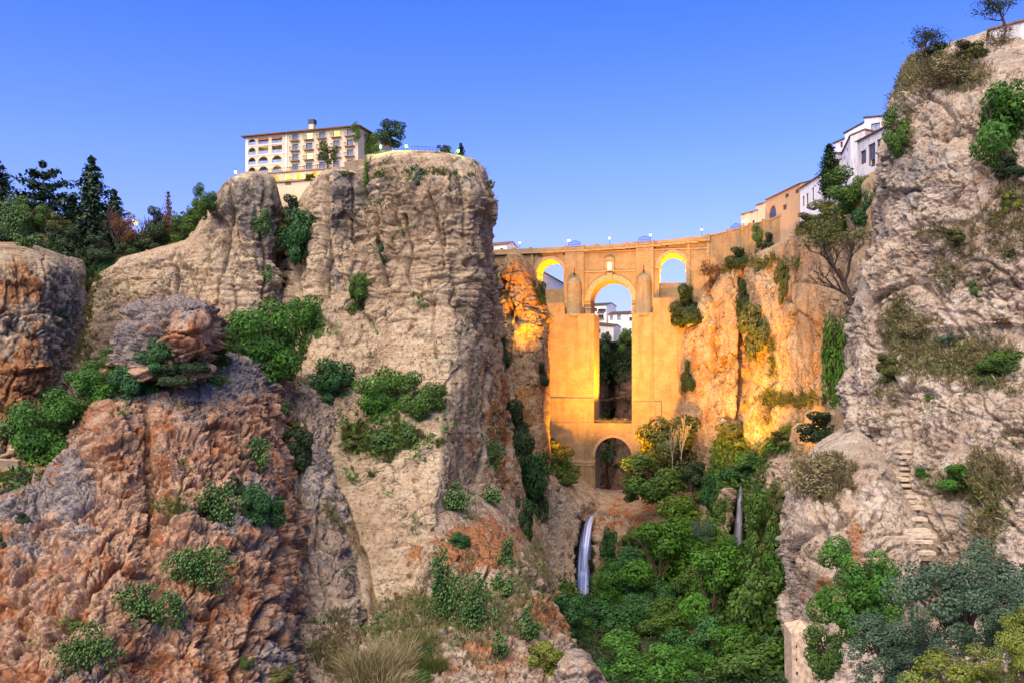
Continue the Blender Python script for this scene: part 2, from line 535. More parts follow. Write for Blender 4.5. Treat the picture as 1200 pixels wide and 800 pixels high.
def relief_cliff(P, N, px, py, seed):
    """tall limestone face: columns and blocks above, bedding joints, smooth pitted stone below"""
    W = warped(P, 12, 3.2, seed)
    colm = fbm(W, (6.5, 6.5, 55), 2, seed, ridged=True)
    hi = sstep(0, 22, P[:, 2] + 9 * fbm(P, 18, 2, seed + 20))
    bl, be = facets(W, (7, 7, 10), seed, 0.8)
    sm, se = facets(W, (2.6, 2.6, 2.0), seed + 2, 0.8)
    m1 = sstep(-0.25, 0.15, fbm(P, 13, 2, seed + 30)); m2 = sstep(-0.2, 0.2, fbm(P, (9, 9, 22), 2, seed + 31))
    j1 = grooves(P[:, 2], 4.1, 0.17, 1.15 * fbm(P, (26, 26, 9), 3, seed + 32)) * m1
    j2 = grooves(P[:, 2], 1.25, 0.13, 1.2 * fbm(P, (20, 20, 6), 3, seed + 33)) * sstep(-0.1, 0.3, fbm(P, 10, 2, seed + 34))
    v1 = grooves(P[:, 0] + 0.6 * P[:, 1], 7.5, 0.42, 0.7 * fbm(P, (14, 14, 30), 3, seed + 35)) * m2
    bed = np.tanh(3.5 * fbm(W, (45, 45, 4.5), 3, seed + 11, 0.55))
    f1, _, _ = worley(warped(P, 3, 0.8, seed + 70), (2.4, 2.4, 2.0), seed + 3)
    pits = sstep(0.36, 0.02, f1) * sstep(-0.05, 0.25, fbm(P, 8, 2, seed + 8))
    return (2.0 * fbm(W, 18, 3, seed + 1) + 0.9 * colm * (0.35 + 0.65 * hi) + (1.5 * bl - 1.0 * joint(be) * m1) * (0.25 + 0.75 * hi)
            + (0.6 * sm - 0.45 * joint(se, 0.09) * m2) * (0.35 + 0.65 * hi) + 0.55 * bed * hi - (0.75 * j1 + 0.35 * j2) * (0.12 + hi) - 1.5 * v1 * (0.25 + hi) - 1.3 * pits * (1.1 - hi)
            + 0.5 * fbm(P, 3.5, 4, seed + 2, 0.5) + 0.16 * fbm(P, 0.9, 3, seed + 9, 0.6))


def relief_red(P, N, px, py, seed):
    """eroded red conglomerate: runnels down a slant, broken faces, holes"""
    a = math.radians(31)
    Q = P.copy()
    Q[:, 0] = P[:, 0] * math.cos(a) - P[:, 2] * math.sin(a); Q[:, 2] = P[:, 0] * math.sin(a) + P[:, 2] * math.cos(a)
    W = warped(Q, 5, 1.6, seed)
    run = 1.5 * fbm(W, (2.8, 2.8, 16), 4, seed, 0.55, ridged=True)
    bl, be = facets(W, (3.0, 3.0, 6.5), seed, 0.9)
    sm, se = facets(W, (1.0, 1.0, 2.2), seed + 4, 0.9)
    ti, _ = facets(warped(P, 1, 0.3, seed + 3), (0.42, 0.42, 0.7), seed + 7, 0.9)
    hole = sstep(0.42, 0.0, worley(W, (3.5, 3.5, 3.0), seed + 8)[0]) * sstep(0.0, 0.3, fbm(P, 9, 2, seed + 9))
    mk = sstep(-0.3, 0.1, fbm(P, 6, 2, seed + 71))
    return (1.5 * fbm(P, 11, 3, seed + 1) + 0.45 * run + 1.5 * bl + 0.5 * sm + 0.2 * ti - 1.0 * joint(be) - 0.5 * joint(se, 0.1) * mk - 1.6 * hole
            + 0.30 * fbm(W, (1.3, 1.3, 7), 4, seed + 2, 0.6, ridged=True) + 0.16 * fbm(W, (0.5, 0.5, 2.6), 3, seed + 12, 0.6, ridged=True) + 0.05 * fbm(P, 0.3, 2, seed + 3, 0.6))


def relief_slab(P, N, px, py, seed):
    """pitted, lumpy grey slope"""
    W = warped(P, 6, 1.6, seed)
    f1, _, _ = worley(warped(P, 2, 0.7, seed + 60), (1.5, 1.5, 1.1), seed + 3)
    pits = sstep(0.40, 0.02, f1) * sstep(-0.2, 0.2, fbm(P, 7, 2, seed + 8))
    bl, be = facets(W, (4.5, 4.5, 6), seed, 0.8)
    sm, se = facets(W, (1.3, 1.3, 1.5), seed + 5, 0.9)
    v1 = grooves(P[:, 0] + 0.5 * P[:, 1], 6, 0.3, 0.8 * fbm(P, (12, 12, 22), 3, seed + 35)) * sstep(-0.1, 0.2, fbm(P, (8, 8, 16), 2, seed + 31))
    return (1.5 * fbm(P, 12, 3, seed + 1) + 0.5 * fbm(W, (3, 3, 12), 3, seed, ridged=True) - 0.75 * pits + 1.3 * bl - 0.8 * joint(be) + 0.42 * sm - 0.35 * joint(se, 0.1) - 1.2 * v1
            + 0.28 * fbm(P, 1.6, 4, seed + 2, 0.55) + 0.08 * fbm(P, 0.5, 2, seed + 9, 0.6))


def relief_tufa(P, N, px, py, seed):
    """rough tufa: big broken planes with clefts, hollows in places, knobs in others"""
    W = warped(P, 9, 3.0, seed)
    bg, bge = facets(W, (11, 11, 13), seed + 40, 1.1)
    bl, be = facets(W, (4.2, 4.2, 3.6), seed, 1.0)
    sm, se = facets(W, (1.5, 1.5, 1.1), seed + 5, 0.9)
    ti, _ = facets(warped(P, 1, 0.3, seed + 3), (0.55, 0.55, 0.42), seed + 7, 0.9)
    rough = sstep(-0.25, 0.3, fbm(P, 8, 3, seed + 50))
    h1 = sstep(0.42, 0.0, worley(warped(P, 1.5, 0.6, seed + 60), (1.5, 1.5, 0.9), seed + 4)[0]) * sstep(0.0, 0.3, fbm(P, 6, 2, seed + 8))
    big = sstep(0.45, 0.05, worley(warped(P, 4, 2, seed + 61), (6, 6, 4), seed + 14)[0]) * sstep(0.05, 0.3, fbm(P, 14, 2, seed + 18))
    cl = grooves(P[:, 0] - 0.5 * P[:, 1] + 0.5 * P[:, 2], 9, 0.35, 0.8 * fbm(P, (14, 14, 14), 4, seed + 35)) * sstep(0.0, 0.2, fbm(P, 9, 2, seed + 31))
    return (2.0 * fbm(P, 15, 3, seed + 1) + 1.5 * bg + 0.75 * bl * (0.4 + 0.8 * rough) + 0.5 * sm * (0.25 + rough) + 0.26 * ti * (0.3 + rough) - 0.9 * joint(bge, 0.05) - 0.7 * joint(be) * rough - 0.35 * joint(se, 0.1) * rough
            - 0.9 * h1 - 1.6 * big - 1.2 * cl + 0.25 * fbm(W, 1.9, 4, seed + 2, 0.55) + 0.06 * fbm(P, 0.4, 2, seed + 9, 0.6))


def relief_warm(P, N, px, py, seed):
    W = warped(P, 14, 3.5, seed)
    colm = fbm(W, (9, 9, 80), 2, seed, ridged=True)
    bl, be = facets(W, (8, 8, 18), seed, 0.7)
    v1 = grooves(P[:, 0] + 0.5 * P[:, 1], 8, 0.35, 0.8 * fbm(P, (16, 16, 40), 3, seed + 35)) * sstep(-0.05, 0.2, fbm(P, (10, 10, 30), 2, seed + 31))
    f1, _, _ = worley(warped(P, 3, 0.8, seed + 70), (2.2, 2.2, 1.8), seed + 3)
    pits = sstep(0.33, 0.02, f1) * sstep(0.0, 0.3, fbm(P, 8, 2, seed + 8))
    return (2.0 * fbm(W, 20, 2, seed + 1) + 1.2 * colm + 1.7 * bl - 0.9 * joint(be, 0.05) - 1.3 * v1 - 0.8 * pits + 0.6 * fbm(P, 6, 3, seed + 2, 0.5)
            + 0.2 * fbm(P, 1.5, 3, seed + 9, 0.6))


def relief_headwall(P, N, px, py, seed):
    return relief_slab(P, N, px, py, seed) + 1.6 * facets(warped(P, 6, 2, seed + 77), (6, 6, 7), seed + 9, 0.9)[0] + 0.8 * fbm(P, 5, 3, seed + 15, ridged=True)


def relief_outcrop(P, N, px, py, seed):
    return relief_red(P, N, px, py, seed) + 3.4 * facets(warped(P, 5, 1.5, seed + 77), (4.5, 4.5, 4.5), seed + 19, 1.25)[0]


def relief_ground(P, N, px, py, seed):
    return 1.6 * fbm(P, 14, 3, seed) + 0.9 * fbm(P, 3.5, 4, seed + 3, 0.6) + 0.3 * fbm(P, 1.0, 3, seed + 5)


# -------- the ground, one sheet to the horizon, far down in the gorge
gx = np.concatenate([[-9000, -3000, -1200], np.linspace(-500, 500, 61), [1200, 3000, 9000]])
gy = np.concatenate([[-3000, -800], np.linspace(-200, 900, 67), [1500, 3500, 12000]])
GX, GY = np.meshgrid(gx, gy, indexing='ij')
GP = np.stack([GX, GY, np.full_like(GX, -84.0)], -1).reshape(-1, 3).astype(np.float32)
GP[:, 2] += 4 * fbm(GP, 60, 3, 3)
gi = np.arange(len(gx) * len(gy)).reshape(len(gx), len(gy))
gme = mesh_from('ground', GP, np.stack([gi[:-1, :-1], gi[1:, :-1], gi[1:, 1:], gi[:-1, 1:]], -1).reshape(-1, 4), None, True)
t = NT('ground_scrub')
gme.materials.append(t.done(t.pbr(t.mix(t.rng(t.noise(0.05, 5, 0.6), 0.4, 0.6), (0.05, 0.06, 0.02), (0.14, 0.11, 0.06)), 0.95)))
link('ground', gme)['kind'] = 'structure'

# -------- left side of the gorge
loft('main_cliff', [
    [(290, 880, 136), (308, 600, 168), (318, 450, 198), (326, 330, 213), (331, 285, 218), (334, 250, 221), (336, 242, 250)],
    [(338, 880, 126), (342, 600, 158), (342, 450, 188), (342, 330, 204), (344, 280, 209), (346, 246, 213), (348, 238, 250)],
    [(362, 880, 123), (364, 600, 155), (364, 450, 184), (364, 330, 198), (366, 268, 203), (368, 220, 207), (369, 211, 250)],
    [(385, 880, 121), (385, 600, 153), (385, 450, 181), (384, 330, 195), (384, 262, 199), (386, 206, 202), (386, 198, 250)],
    [(420, 880, 120), (420, 600, 152), (420, 450, 181), (419, 330, 196), (418, 258, 201), (417, 202, 204), (418, 194, 250)],
    [(432, 880, 120), (432, 600, 151), (432, 450, 180), (430, 330, 194), (429, 255, 199), (429, 190, 203), (429, 186, 250)],
    [(470, 870, 121), (470, 600, 150), (475, 450, 177), (476, 330, 190), (478, 255, 193), (478, 184, 198), (478, 181, 250)],
    [(500, 850, 124), (507, 600, 151), (520, 450, 176), (524, 330, 187), (524, 255, 190), (522, 186, 197), (520, 183, 250)],
    [(508, 850, 129), (514, 600, 155), (543, 450, 181), (552, 330, 191), (553, 258, 193), (551, 192, 200), (545, 186, 250)],
    [(518, 850, 140), (528, 600, 166), (562, 450, 192), (569, 330, 201), (569, 260, 202), (567, 206, 205), (560, 192, 250)],
    [(550, 850, 158), (575, 600, 184), (584, 450, 210), (575, 330, 222), (572, 260, 222), (570, 214, 224), (562, 198, 255)],
    [(610, 850, 188), (616, 600, 210), (602, 450, 236), (580, 330, 252), (573, 260, 254), (571, 220, 256), (563, 206, 265)],
], MAT['rock_main'], 0.95, relief_cliff, seed=1,
    cracks=[([(425, 188), (426, 240), (428, 300), (424, 350)], 3.8, 10.0), ([(345, 300), (352, 360), (350, 420)], 2.4, 3.0), ([(384, 212), (381, 262), (374, 335)], 3.4, 6.0), ([(505, 330), (512, 420)], 2, 1.2), ([(460, 196), (470, 250), (462, 262)], 2, 1.6), ([(447, 250), (449, 335)], 2.4, 3.2), ([(478, 255), (481, 335)], 2.0, 2.6),
            ([(402, 590), (425, 650), (438, 715)], 4, 3.0), ([(556, 250), (560, 420)], 2.5, 2.0), ([(521, 262), (520, 320)], 1.4, 1.2),
            ([(592, 400), (600, 470), (596, 570)], 3, 5), ([(575, 430), (560, 560)], 2.5, 2.5), ([(470, 215), (446, 240)], 1.5, 1.2)],
    ledges=[([(386, 262), (422, 256)][::-1], 9, 2.4), ([(432, 250), (480, 246), (556, 243)][::-1], 7, 1.9), ([(470, 218), (575, 236)][::-1], 6, 1.1),
            ([(440, 300), (575, 296)][::-1], 5, 0.8)],
    paint=[('k', 400, 228, 30, 42, 0.62), ('k', 398, 320, 30, 50, 0.36), ('k', 450, 215, 34, 22, 0.38), ('k', 530, 215, 40, 20, 0.3), ('k', 480, 290, 30, 40, 0.2), ('w', 449, 295, 1.6, 42, 0.35), ('w', 480, 298, 1.4, 36, 0.3), ('w', 427, 250, 2.5, 50, 0.5), ('w', 427, 315, 2.5, 40, 0.4), ('k', 540, 240, 45, 40, 0.14), ('k', 390, 480, 45, 80, 0.24), ('k', 470, 520, 60, 60, 0.15),
           ('o', 480, 650, 45, 60, 0.12), ('o', 500, 690, 22, 50, 0.32), ('o', 590, 500, 24, 120, 0.42), ('o', 548, 480, 26, 90, 0.3), ('g', 450, 515, 55, 18, 0.4),
           ('g', 480, 206, 60, 8, 0.2), ('o', 500, 330, 60, 60, 0.08)], base=(0.05, 0.02, 0.06))

loft('side_cliff', [
    [(40, 560, 214), (62, 440, 222), (80, 380, 226), (94, 335, 232), (100, 318, 262)],
    [(88, 560, 192), (92, 440, 198), (104, 370, 203), (122, 322, 209), (130, 306, 245)],
    [(125, 560, 180), (125, 440, 188), (136, 350, 196), (148, 304, 204), (150, 298, 245)],
    [(180, 560, 176), (180, 440, 184), (185, 350, 194), (182, 296, 204), (182, 290, 245)],
    [(215, 560, 176), (215, 440, 184), (220, 350, 194), (222, 284, 204), (222, 276, 245)],
    [(240, 560, 177), (240, 440, 185), (244, 340, 195), (247, 250, 205), (249, 236, 245)],
    [(262, 560, 178), (262, 440, 186), (266, 330, 195), (270, 216, 203), (272, 210, 245)],
    [(295, 560, 180), (295, 440, 188), (298, 330, 196), (298, 210, 203), (298, 203, 245)],
    [(316, 560, 184), (318, 440, 192), (320, 330, 200), (318, 214, 206), (316, 208, 248)],
    [(334, 560, 194), (336, 440, 202), (336, 340, 211), (331, 254, 214), (328, 244, 250)],
    [(352, 560, 215), (352, 440, 220), (352, 340, 228), (344, 262, 228), (340, 252, 255)],
], MAT['rock_main'], 0.95, relief_cliff, seed=21,
    cracks=[([(268, 208), (270, 250), (262, 310), (258, 360)], 1.8, 3), ([(332, 300), (330, 370)], 3.5, 6), ([(210, 296), (208, 350)], 1.8, 2.0),
            ([(300, 262), (312, 300), (306, 350)], 2, 2.4)],
    ledges=[([(140, 318), (210, 312)][::-1], 5, 1.0), ([(238, 268), (300, 262), (330, 256)][::-1], 6, 1.6)],
    paint=[('k', 290, 232, 48, 34, 0.6), ('k', 300, 280, 36, 40, 0.35), ('w', 331, 335, 4, 40, 0.6), ('w', 270, 240, 2, 30, 0.4), ('o', 170, 390, 70, 60, 0.22), ('o', 245, 350, 30, 40, 0.25), ('k', 120, 340, 20, 40, 0.2), ('k', 170, 308, 50, 14, 0.25),
           ('g', 105, 420, 10, 60, 0.5), ('g', 115, 330, 14, 25, 0.4)], base=(0.08, 0.0, 0.08))

loft('far_left_cliff', [
    [(-120, 600, 120), (-120, 500, 128), (-120, 400, 138), (-120, 310, 148), (-120, 292, 175)],
    [(-40, 600, 126), (-40, 500, 134), (-40, 400, 142), (-40, 305, 152), (-40, 286, 178)],
    [(20, 600, 130), (20, 500, 138), (22, 400, 146), (22, 300, 157), (24, 284, 182)],
    [(45, 600, 134), (45, 500, 143), (50, 400, 150), (52, 310, 160), (55, 292, 184)],
    [(58, 600, 142), (60, 500, 150), (66, 400, 156), (70, 315, 164), (72, 298, 186)],
    [(70, 600, 152), (66, 480, 158), (80, 400, 164), (90, 325, 172), (92, 304, 192)],
    [(66, 600, 172), (50, 480, 182), (84, 400, 186), (99, 340, 190), (100, 316, 206)],
], MAT['rock_main'], 1.0, relief_slab, seed=35,
    cracks=[([(52, 300), (54, 360), (58, 420)], 2, 3.0), ([(0, 372), (60, 366)], 2, 1.6)],
    ledges=[([(-20, 440), (50, 432)], 8, 1.2)],
    paint=[('o', 20, 330, 40, 40, 0.3), ('o', 20, 450, 50, 50, 0.42), ('k', 75, 340, 22, 60, 0.4), ('k', 20, 385, 50, 16, 0.3), ('g', 20, 292, 70, 8, 0.4)], base=(0.2, 0.0, 0.22))

loft('wooded_hill', [
    [(-150, 420, 186), (-150, 330, 190), (-150, 262, 215), (-150, 240, 260), (-150, 235, 330)],
    [(-20, 420, 190), (-10, 330, 192), (0, 276, 212), (0, 256, 258), (0, 250, 330)],
    [(60, 420, 196), (66, 330, 200), (70, 292, 214), (70, 272, 258), (70, 266, 330)],
    [(110, 420, 214), (112, 345, 216), (118, 314, 226), (120, 286, 262), (120, 280, 330)],
    [(170, 420, 224), (170, 330, 226), (172, 296, 230), (174, 280, 264), (174, 276, 330)],
    [(230, 420, 230), (230, 330, 232), (232, 270, 236), (232, 254, 268), (232, 250, 330)],
    [(300, 420, 246), (300, 330, 246), (300, 240, 250), (300, 224, 275), (300, 220, 330)],
], MAT['rock_main'], 1.6, relief_ground, seed=41, base=(0.0, 0.75, 0.2))

loft('red_slope', [
    [(-90, 850, 84), (-90, 700, 99), (-90, 610, 110), (-90, 552, 120), (-90, 536, 146)],
    [(10, 850, 85), (10, 700, 99), (8, 610, 111), (8, 556, 121), (8, 538, 148)],
    [(70, 850, 85), (66, 700, 99), (60, 620, 110), (60, 552, 123), (70, 528, 142)],
    [(105, 850, 86), (100, 700, 99), (95, 600, 111), (96, 512, 125), (98, 482, 138)],
    [(150, 850, 88), (150, 700, 101), (146, 600, 113), (140, 482, 130), (136, 444, 144)],
    [(176, 850, 90), (176, 700, 104), (176, 600, 116), (172, 480, 134), (170, 420, 150)],
    [(206, 850, 90), (206, 700, 104), (205, 600, 116), (200, 480, 135), (196, 414, 152)],
    [(262, 850, 94), (262, 700, 108), (260, 600, 121), (258, 480, 140), (262, 404, 160)],
    [(308, 850, 98), (308, 700, 113), (308, 600, 127), (300, 480, 147), (306, 416, 168)],
    [(332, 850, 102), (330, 700, 118), (330, 600, 133), (318, 490, 153), (332, 436, 176)],
    [(352, 850, 110), (350, 700, 127), (348, 600, 142), (338, 500, 164), (350, 446, 184)],
], MAT['rock_red'], 1.0, relief_red, seed=51,
    cracks=[([(172, 480), (175, 560), (172, 640)], 5, 2.2), ([(235, 470), (250, 540), (240, 620)], 3, 1.2), ([(330, 640), (310, 700), (270, 800)], 6, 1.8), ([(60, 760), (110, 690), (150, 660)], 6, 2.0)],
    ledges=[([(200, 560), (250, 546)][::-1], 6, 0.8), ([(120, 770), (250, 700)][::-1], 8, 1.0)],
    paint=[('k', 90, 570, 28, 80, 0.55), ('k', 140, 500, 30, 30, 0.35), ('k', 235, 470, 50, 50, 0.40), ('k', 250, 420, 60, 24, 0.5), ('k', 150, 455, 40, 20, 0.4), ('k', 215, 540, 30, 40, 0.25), ('w', 174, 540, 4, 60, 0.45), ('w', 60, 745, 18, 20, 0.5), ('w', 110, 690, 12, 10, 0.4), ('k', 30, 590, 45, 40, 0.6), ('k', 20, 660, 40, 60, 0.3),
           ('k', 280, 625, 40, 50, 0.45), ('k', 200, 730, 60, 22, 0.5), ('k', 110, 790, 60, 20, 0.5), ('k', 150, 650, 90, 25, 0.16), ('k', 330, 740, 26, 90, 0.45), ('k', 225, 600, 40, 20, 0.3),
           ('g', 20, 560, 40, 14, 0.4), ('g', 215, 600, 40, 12, 0.35), ('k', 300, 780, 30, 30, 0.3), ('k', 190, 445, 90, 24, 0.5), ('k', 300, 440, 30, 30, 0.4), ('k', 310, 560, 22, 60, 0.35)], base=(0.35, 0.0, 0.05), calm=0.1)

loft('rock_outcrop', [
    [(146, 446, 155), (150, 420, 155), (152, 392, 155), (158, 372, 156), (164, 364, 159)],
    [(154, 448, 143), (158, 420, 142), (158, 392, 143), (164, 364, 147), (172, 356, 155)],
    [(176, 450, 138), (176, 420, 137), (176, 388, 138), (180, 362, 141), (184, 353, 155)],
    [(202, 450, 138), (202, 420, 137), (204, 388, 137), (208, 362, 140), (206, 352, 155)],
    [(228, 448, 141), (226, 420, 141), (230, 388, 140), (228, 362, 143), (224, 354, 155)],
    [(240, 446, 152), (234, 420, 152), (240, 390, 150), (236, 368, 152), (230, 360, 159)],
    [(240, 446, 168), (236, 420, 168), (240, 390, 166), (236, 372, 166), (230, 364, 168)],
], MAT['rock_red'], 0.9, relief_outcrop, seed=61, cracks=[([(192, 356), (196, 400), (208, 430)], 3, 2.0)],
    paint=[('k', 195, 362, 45, 12, 0.45), ('k', 165, 395, 14, 30, 0.5), ('o', 212, 405, 16, 25, 0.3)], base=(0.15, 0, 0.3), calm=0.1)

loft('grey_slope', [
    [(296, 850, 124), (304, 720, 140), (310, 610, 152), (316, 500, 170), (326, 448, 182), (330, 424, 204)],
    [(330, 850, 112), (334, 720, 128), (334, 610, 143), (336, 500, 164), (340, 440, 179), (344, 411, 204)],
    [(366, 850, 110), (368, 720, 127), (366, 610, 143), (364, 500, 165), (366, 445, 180), (372, 411, 204)],
    [(398, 850, 110), (398, 720, 128), (386, 610, 145), (382, 510, 168), (388, 462, 180), (394, 426, 202)],
    [(424, 850, 112), (422, 720, 131), (402, 610, 149), (396, 520, 171), (400, 478, 181), (408, 446, 200)],
    [(448, 850, 121), (440, 730, 142), (418, 620, 158), (410, 530, 177), (416, 490, 187), (422, 460, 200)],
], MAT['rock_grey'], 1.0, relief_slab, seed=71,
    cracks=[([(348, 500), (352, 560), (340, 640)], 3, 2), ([(380, 560), (370, 640), (390, 720)], 2.5, 1.4)],
    paint=[('o', 318, 640, 22, 60, 0.5), ('k', 370, 560, 40, 60, 0.2), ('g', 380, 610, 28, 24, 0.3), ('g', 345, 480, 16, 60, 0.3), ('g', 400, 760, 40, 40, 0.4), ('o', 350, 690, 22, 60, 0.3)], base=(0.06, 0.05, 0.28), calm=0.2)

loft('cactus_slope', [
    [(400, 870, 92), (405, 790, 101), (430, 745, 116), (440, 715, 130), (450, 690, 148)],
    [(450, 870, 92), (450, 790, 102), (462, 745, 117), (476, 715, 130), (480, 690, 148)],
    [(505, 870, 93), (502, 790, 104), (500, 720, 124), (508, 640, 142), (511, 586, 160)],
    [(545, 870, 94), (545, 790, 106), (540, 715, 127), (536, 640, 146), (532, 570, 166)],
    [(590, 870, 96), (590, 790, 109), (584, 715, 131), (580, 640, 153), (575, 566, 182)],
    [(640, 870, 99), (636, 795, 112), (626, 720, 136), (612, 650, 160), (600, 584, 196)],
    [(688, 870, 103), (680, 800, 118), (652, 735, 143), (636, 668, 168), (618, 600, 206)],
    [(708, 880, 114), (700, 815, 134), (664, 745, 160), (646, 678, 184), (630, 606, 220)],
], MAT['rock_grey'], 1.0, relief_slab, seed=81,
    cracks=[([(640, 690), (650, 760)], 3, 1.5), ([(560, 640), (572, 670), (560, 700)], 3, 2.2)],
    ledges=[([(515, 610), (600, 615)][::-1], 8, 1.6), ([(560, 750), (640, 700)][::-1], 8, 1.0)],
    paint=[('o', 565, 635, 40, 26, 0.6), ('o', 545, 655, 40, 20, 0.3), ('g', 480, 730, 60, 30, 0.4), ('g', 560, 720, 60, 50, 0.36), ('g', 620, 670, 30, 50, 0.26), ('k', 560, 780, 60, 30, 0.1),
           ('o', 640, 720, 30, 30, 0.35), ('o', 560, 770, 60, 20, 0.3)], base=(0.22, 0.08, 0.14))

loft('river_boulder', [
    [(652, 860, 104), (652, 800, 104), (656, 775, 104), (662, 764, 108)],
    [(664, 860, 98), (662, 800, 98), (666, 772, 100), (672, 760, 107)],
    [(686, 860, 98), (684, 800, 98), (682, 772, 100), (680, 760, 107)],
    [(702, 860, 104), (700, 802, 104), (694, 776, 104), (686, 764, 109)],
    [(706, 860, 116), (704, 806, 116), (696, 780, 114), (688, 766, 114)],
], MAT['rock_grey'], 1.0, relief_slab, seed=91, base=(0.1, 0.05, 0.4))

# -------- the gorge under and around the bridge
loft('bridge_pillar_rock', [
    [(570, 640, 272), (574, 540, 276), (582, 440, 279), (586, 360, 281), (588, 318, 283), (592, 304, 290)],
    [(582, 640, 262), (584, 540, 266), (588, 440, 269), (588, 360, 272), (590, 312, 275), (596, 298, 288)],
    [(602, 640, 256), (604, 540, 260), (604, 440, 263), (602, 360, 267), (602, 306, 271), (602, 293, 286)],
    [(626, 640, 257), (628, 540, 261), (626, 440, 264), (624, 370, 268), (616, 318, 272), (610, 296, 286)],
    [(640, 640, 263), (640, 540, 267), (638, 450, 270), (638, 380, 274), (628, 332, 278), (616, 302, 288)],
    [(646, 640, 276), (645, 540, 280), (642, 455, 283), (642, 390, 286), (636, 345, 289), (620, 308, 294)],
    [(646, 640, 296), (645, 540, 298), (642, 460, 298), (643, 400, 298), (640, 355, 298), (624, 312, 298)],
], MAT['rock_warm'], 0.95, relief_cliff, seed=101,
    cracks=[([(591, 330), (595, 420), (590, 500)], 2.5, 3)], paint=[('o', 610, 330, 30, 40, 0.4), ('o', 612, 480, 30, 60, 0.3), ('k', 630, 390, 14, 40, 0.4), ('g', 634, 330, 8, 30, 0.4)], base=(0.2, 0.0, 0.12))

loft('gorge_headwall', [
    [(560, 800, 212), (575, 700, 236), (590, 620, 256), (600, 540, 272), (606, 480, 288)],
    [(612, 800, 206), (622, 700, 232), (626, 620, 254), (630, 545, 272), (634, 500, 296)],
    [(648, 790, 204), (652, 690, 232), (656, 620, 256), (662, 566, 274), (662, 538, 300)],
    [(672, 780, 206), (674, 690, 236), (680, 625, 258), (690, 585, 277), (694, 566, 306)],
    [(682, 780, 212), (684, 690, 243), (688, 625, 264), (704, 590, 281), (704, 572, 306)],
    [(694, 780, 206), (695, 690, 237), (700, 625, 259), (718, 594, 280), (718, 574, 306)],
    [(730, 780, 200), (730, 700, 228), (730, 640, 252), (736, 598, 272), (742, 570, 300)],
    [(775, 780, 192), (775, 700, 222), (775, 640, 244), (778, 594, 264), (784, 552, 294)],
    [(822, 780, 186), (824, 700, 214), (826, 640, 236), (828, 580, 256), (828, 530, 284)],
    [(856, 780, 184), (856, 680, 212), (852, 610, 233), (850, 556, 247), (846, 500, 274)],
    [(866, 780, 190), (866, 680, 219), (866, 605, 240), (868, 552, 251), (868, 490, 272)],
    [(878, 780, 182), (880, 680, 209), (880, 610, 230), (884, 552, 244), (886, 484, 266)],
    [(916, 780, 172), (916, 680, 196), (914, 600, 214), (912, 530, 231), (918, 476, 250)],
    [(960, 780, 162), (960, 680, 182), (958, 600, 200), (956, 530, 216), (960, 462, 232)],
    [(1030, 780, 150), (1030, 680, 170), (1030, 600, 186), (1030, 520, 198), (1030, 448, 206)],
], MAT['rock_grey'], 1.0, relief_headwall, seed=111,
    cracks=[([(690, 604), (684, 650), (680, 712)], 8, 3.6), ([(868, 560), (866, 610), (864, 665)], 9, 3.0)],
    ledges=[([(880, 545), (960, 530)][::-1], 10, 1.6), ([(620, 560), (690, 590)][::-1], 6, 0.6)],
    paint=[('w', 686, 650, 14, 60, 0.9), ('w', 865, 612, 13, 60, 0.9), ('o', 730, 610, 50, 30, 0.2), ('g', 920, 500, 70, 26, 0.6), ('g', 860, 515, 40, 30, 0.5), ('g', 850, 560, 30, 30, 0.3), ('g', 890, 620, 24, 60, 0.45), ('g', 760, 720, 120, 60, 0.5), ('k', 650, 600, 40, 60, 0.5),
           ('g', 660, 545, 26, 16, 0.4), ('o', 760, 600, 60, 25, 0.1), ('g', 840, 640, 12, 50, 0.4), ('k', 900, 545, 20, 20, 0.3), ('g', 930, 640, 30, 60, 0.3), ('k', 640, 680, 30, 50, 0.2)], base=(0.2, 0.06, 0.06))

loft('right_rock_wall', [
    [(790, 570, 312), (790, 450, 314), (794, 400, 316), (800, 372, 318), (812, 362, 322)],
    [(798, 570, 286), (797, 450, 291), (800, 400, 294), (808, 366, 298), (820, 356, 312)],
    [(812, 570, 277), (810, 450, 282), (812, 400, 286), (824, 346, 290), (834, 334, 310)],
    [(838, 570, 270), (836, 450, 275), (836, 390, 279), (842, 326, 284), (850, 314, 308)],
    [(862, 570, 262), (860, 450, 268), (860, 390, 272), (862, 312, 278), (868, 302, 304)],
    [(871, 570, 262), (870, 450, 268), (870, 390, 272), (874, 306, 278), (880, 296, 302)],
    [(884, 570, 250), (884, 450, 255), (884, 380, 259), (888, 300, 264), (894, 290, 298)],
    [(925, 570, 230), (925, 450, 237), (924, 380, 241), (922, 284, 247), (928, 276, 288)],
    [(975, 570, 192), (975, 450, 198), (975, 380, 202), (972, 254, 206), (978, 246, 270)],
    [(1020, 570, 160), (1020, 450, 166), (1020, 380, 169), (1015, 218, 172), (1022, 210, 250)],
    [(1090, 570, 140), (1090, 450, 143), (1090, 380, 144), (1085, 188, 146), (1092, 178, 230)],
], MAT['rock_warm'], 1.0, relief_warm, seed=121,
    cracks=[([(871, 325), (868, 380), (870, 430), (866, 490)], 3, 5), ([(938, 350), (929, 400), (927, 450)], 1.6, 2.5), ([(833, 345), (838, 380), (832, 440)], 2.4, 3.0),
            ([(791, 410), (797, 480)], 2, 2.5), ([(900, 300), (905, 350)], 2, 2)],
    paint=[('o', 830, 430, 40, 90, 0.3), ('k', 890, 310, 40, 25, 0.3), ('g', 905, 420, 8, 60, 0.4), ('g', 880, 310, 90, 14, 0.4), ('g', 960, 270, 60, 16, 0.4), ('k', 930, 330, 20, 40, 0.15),
           ('g', 930, 470, 60, 12, 0.5)], base=(0.16, 0.0, 0.02))

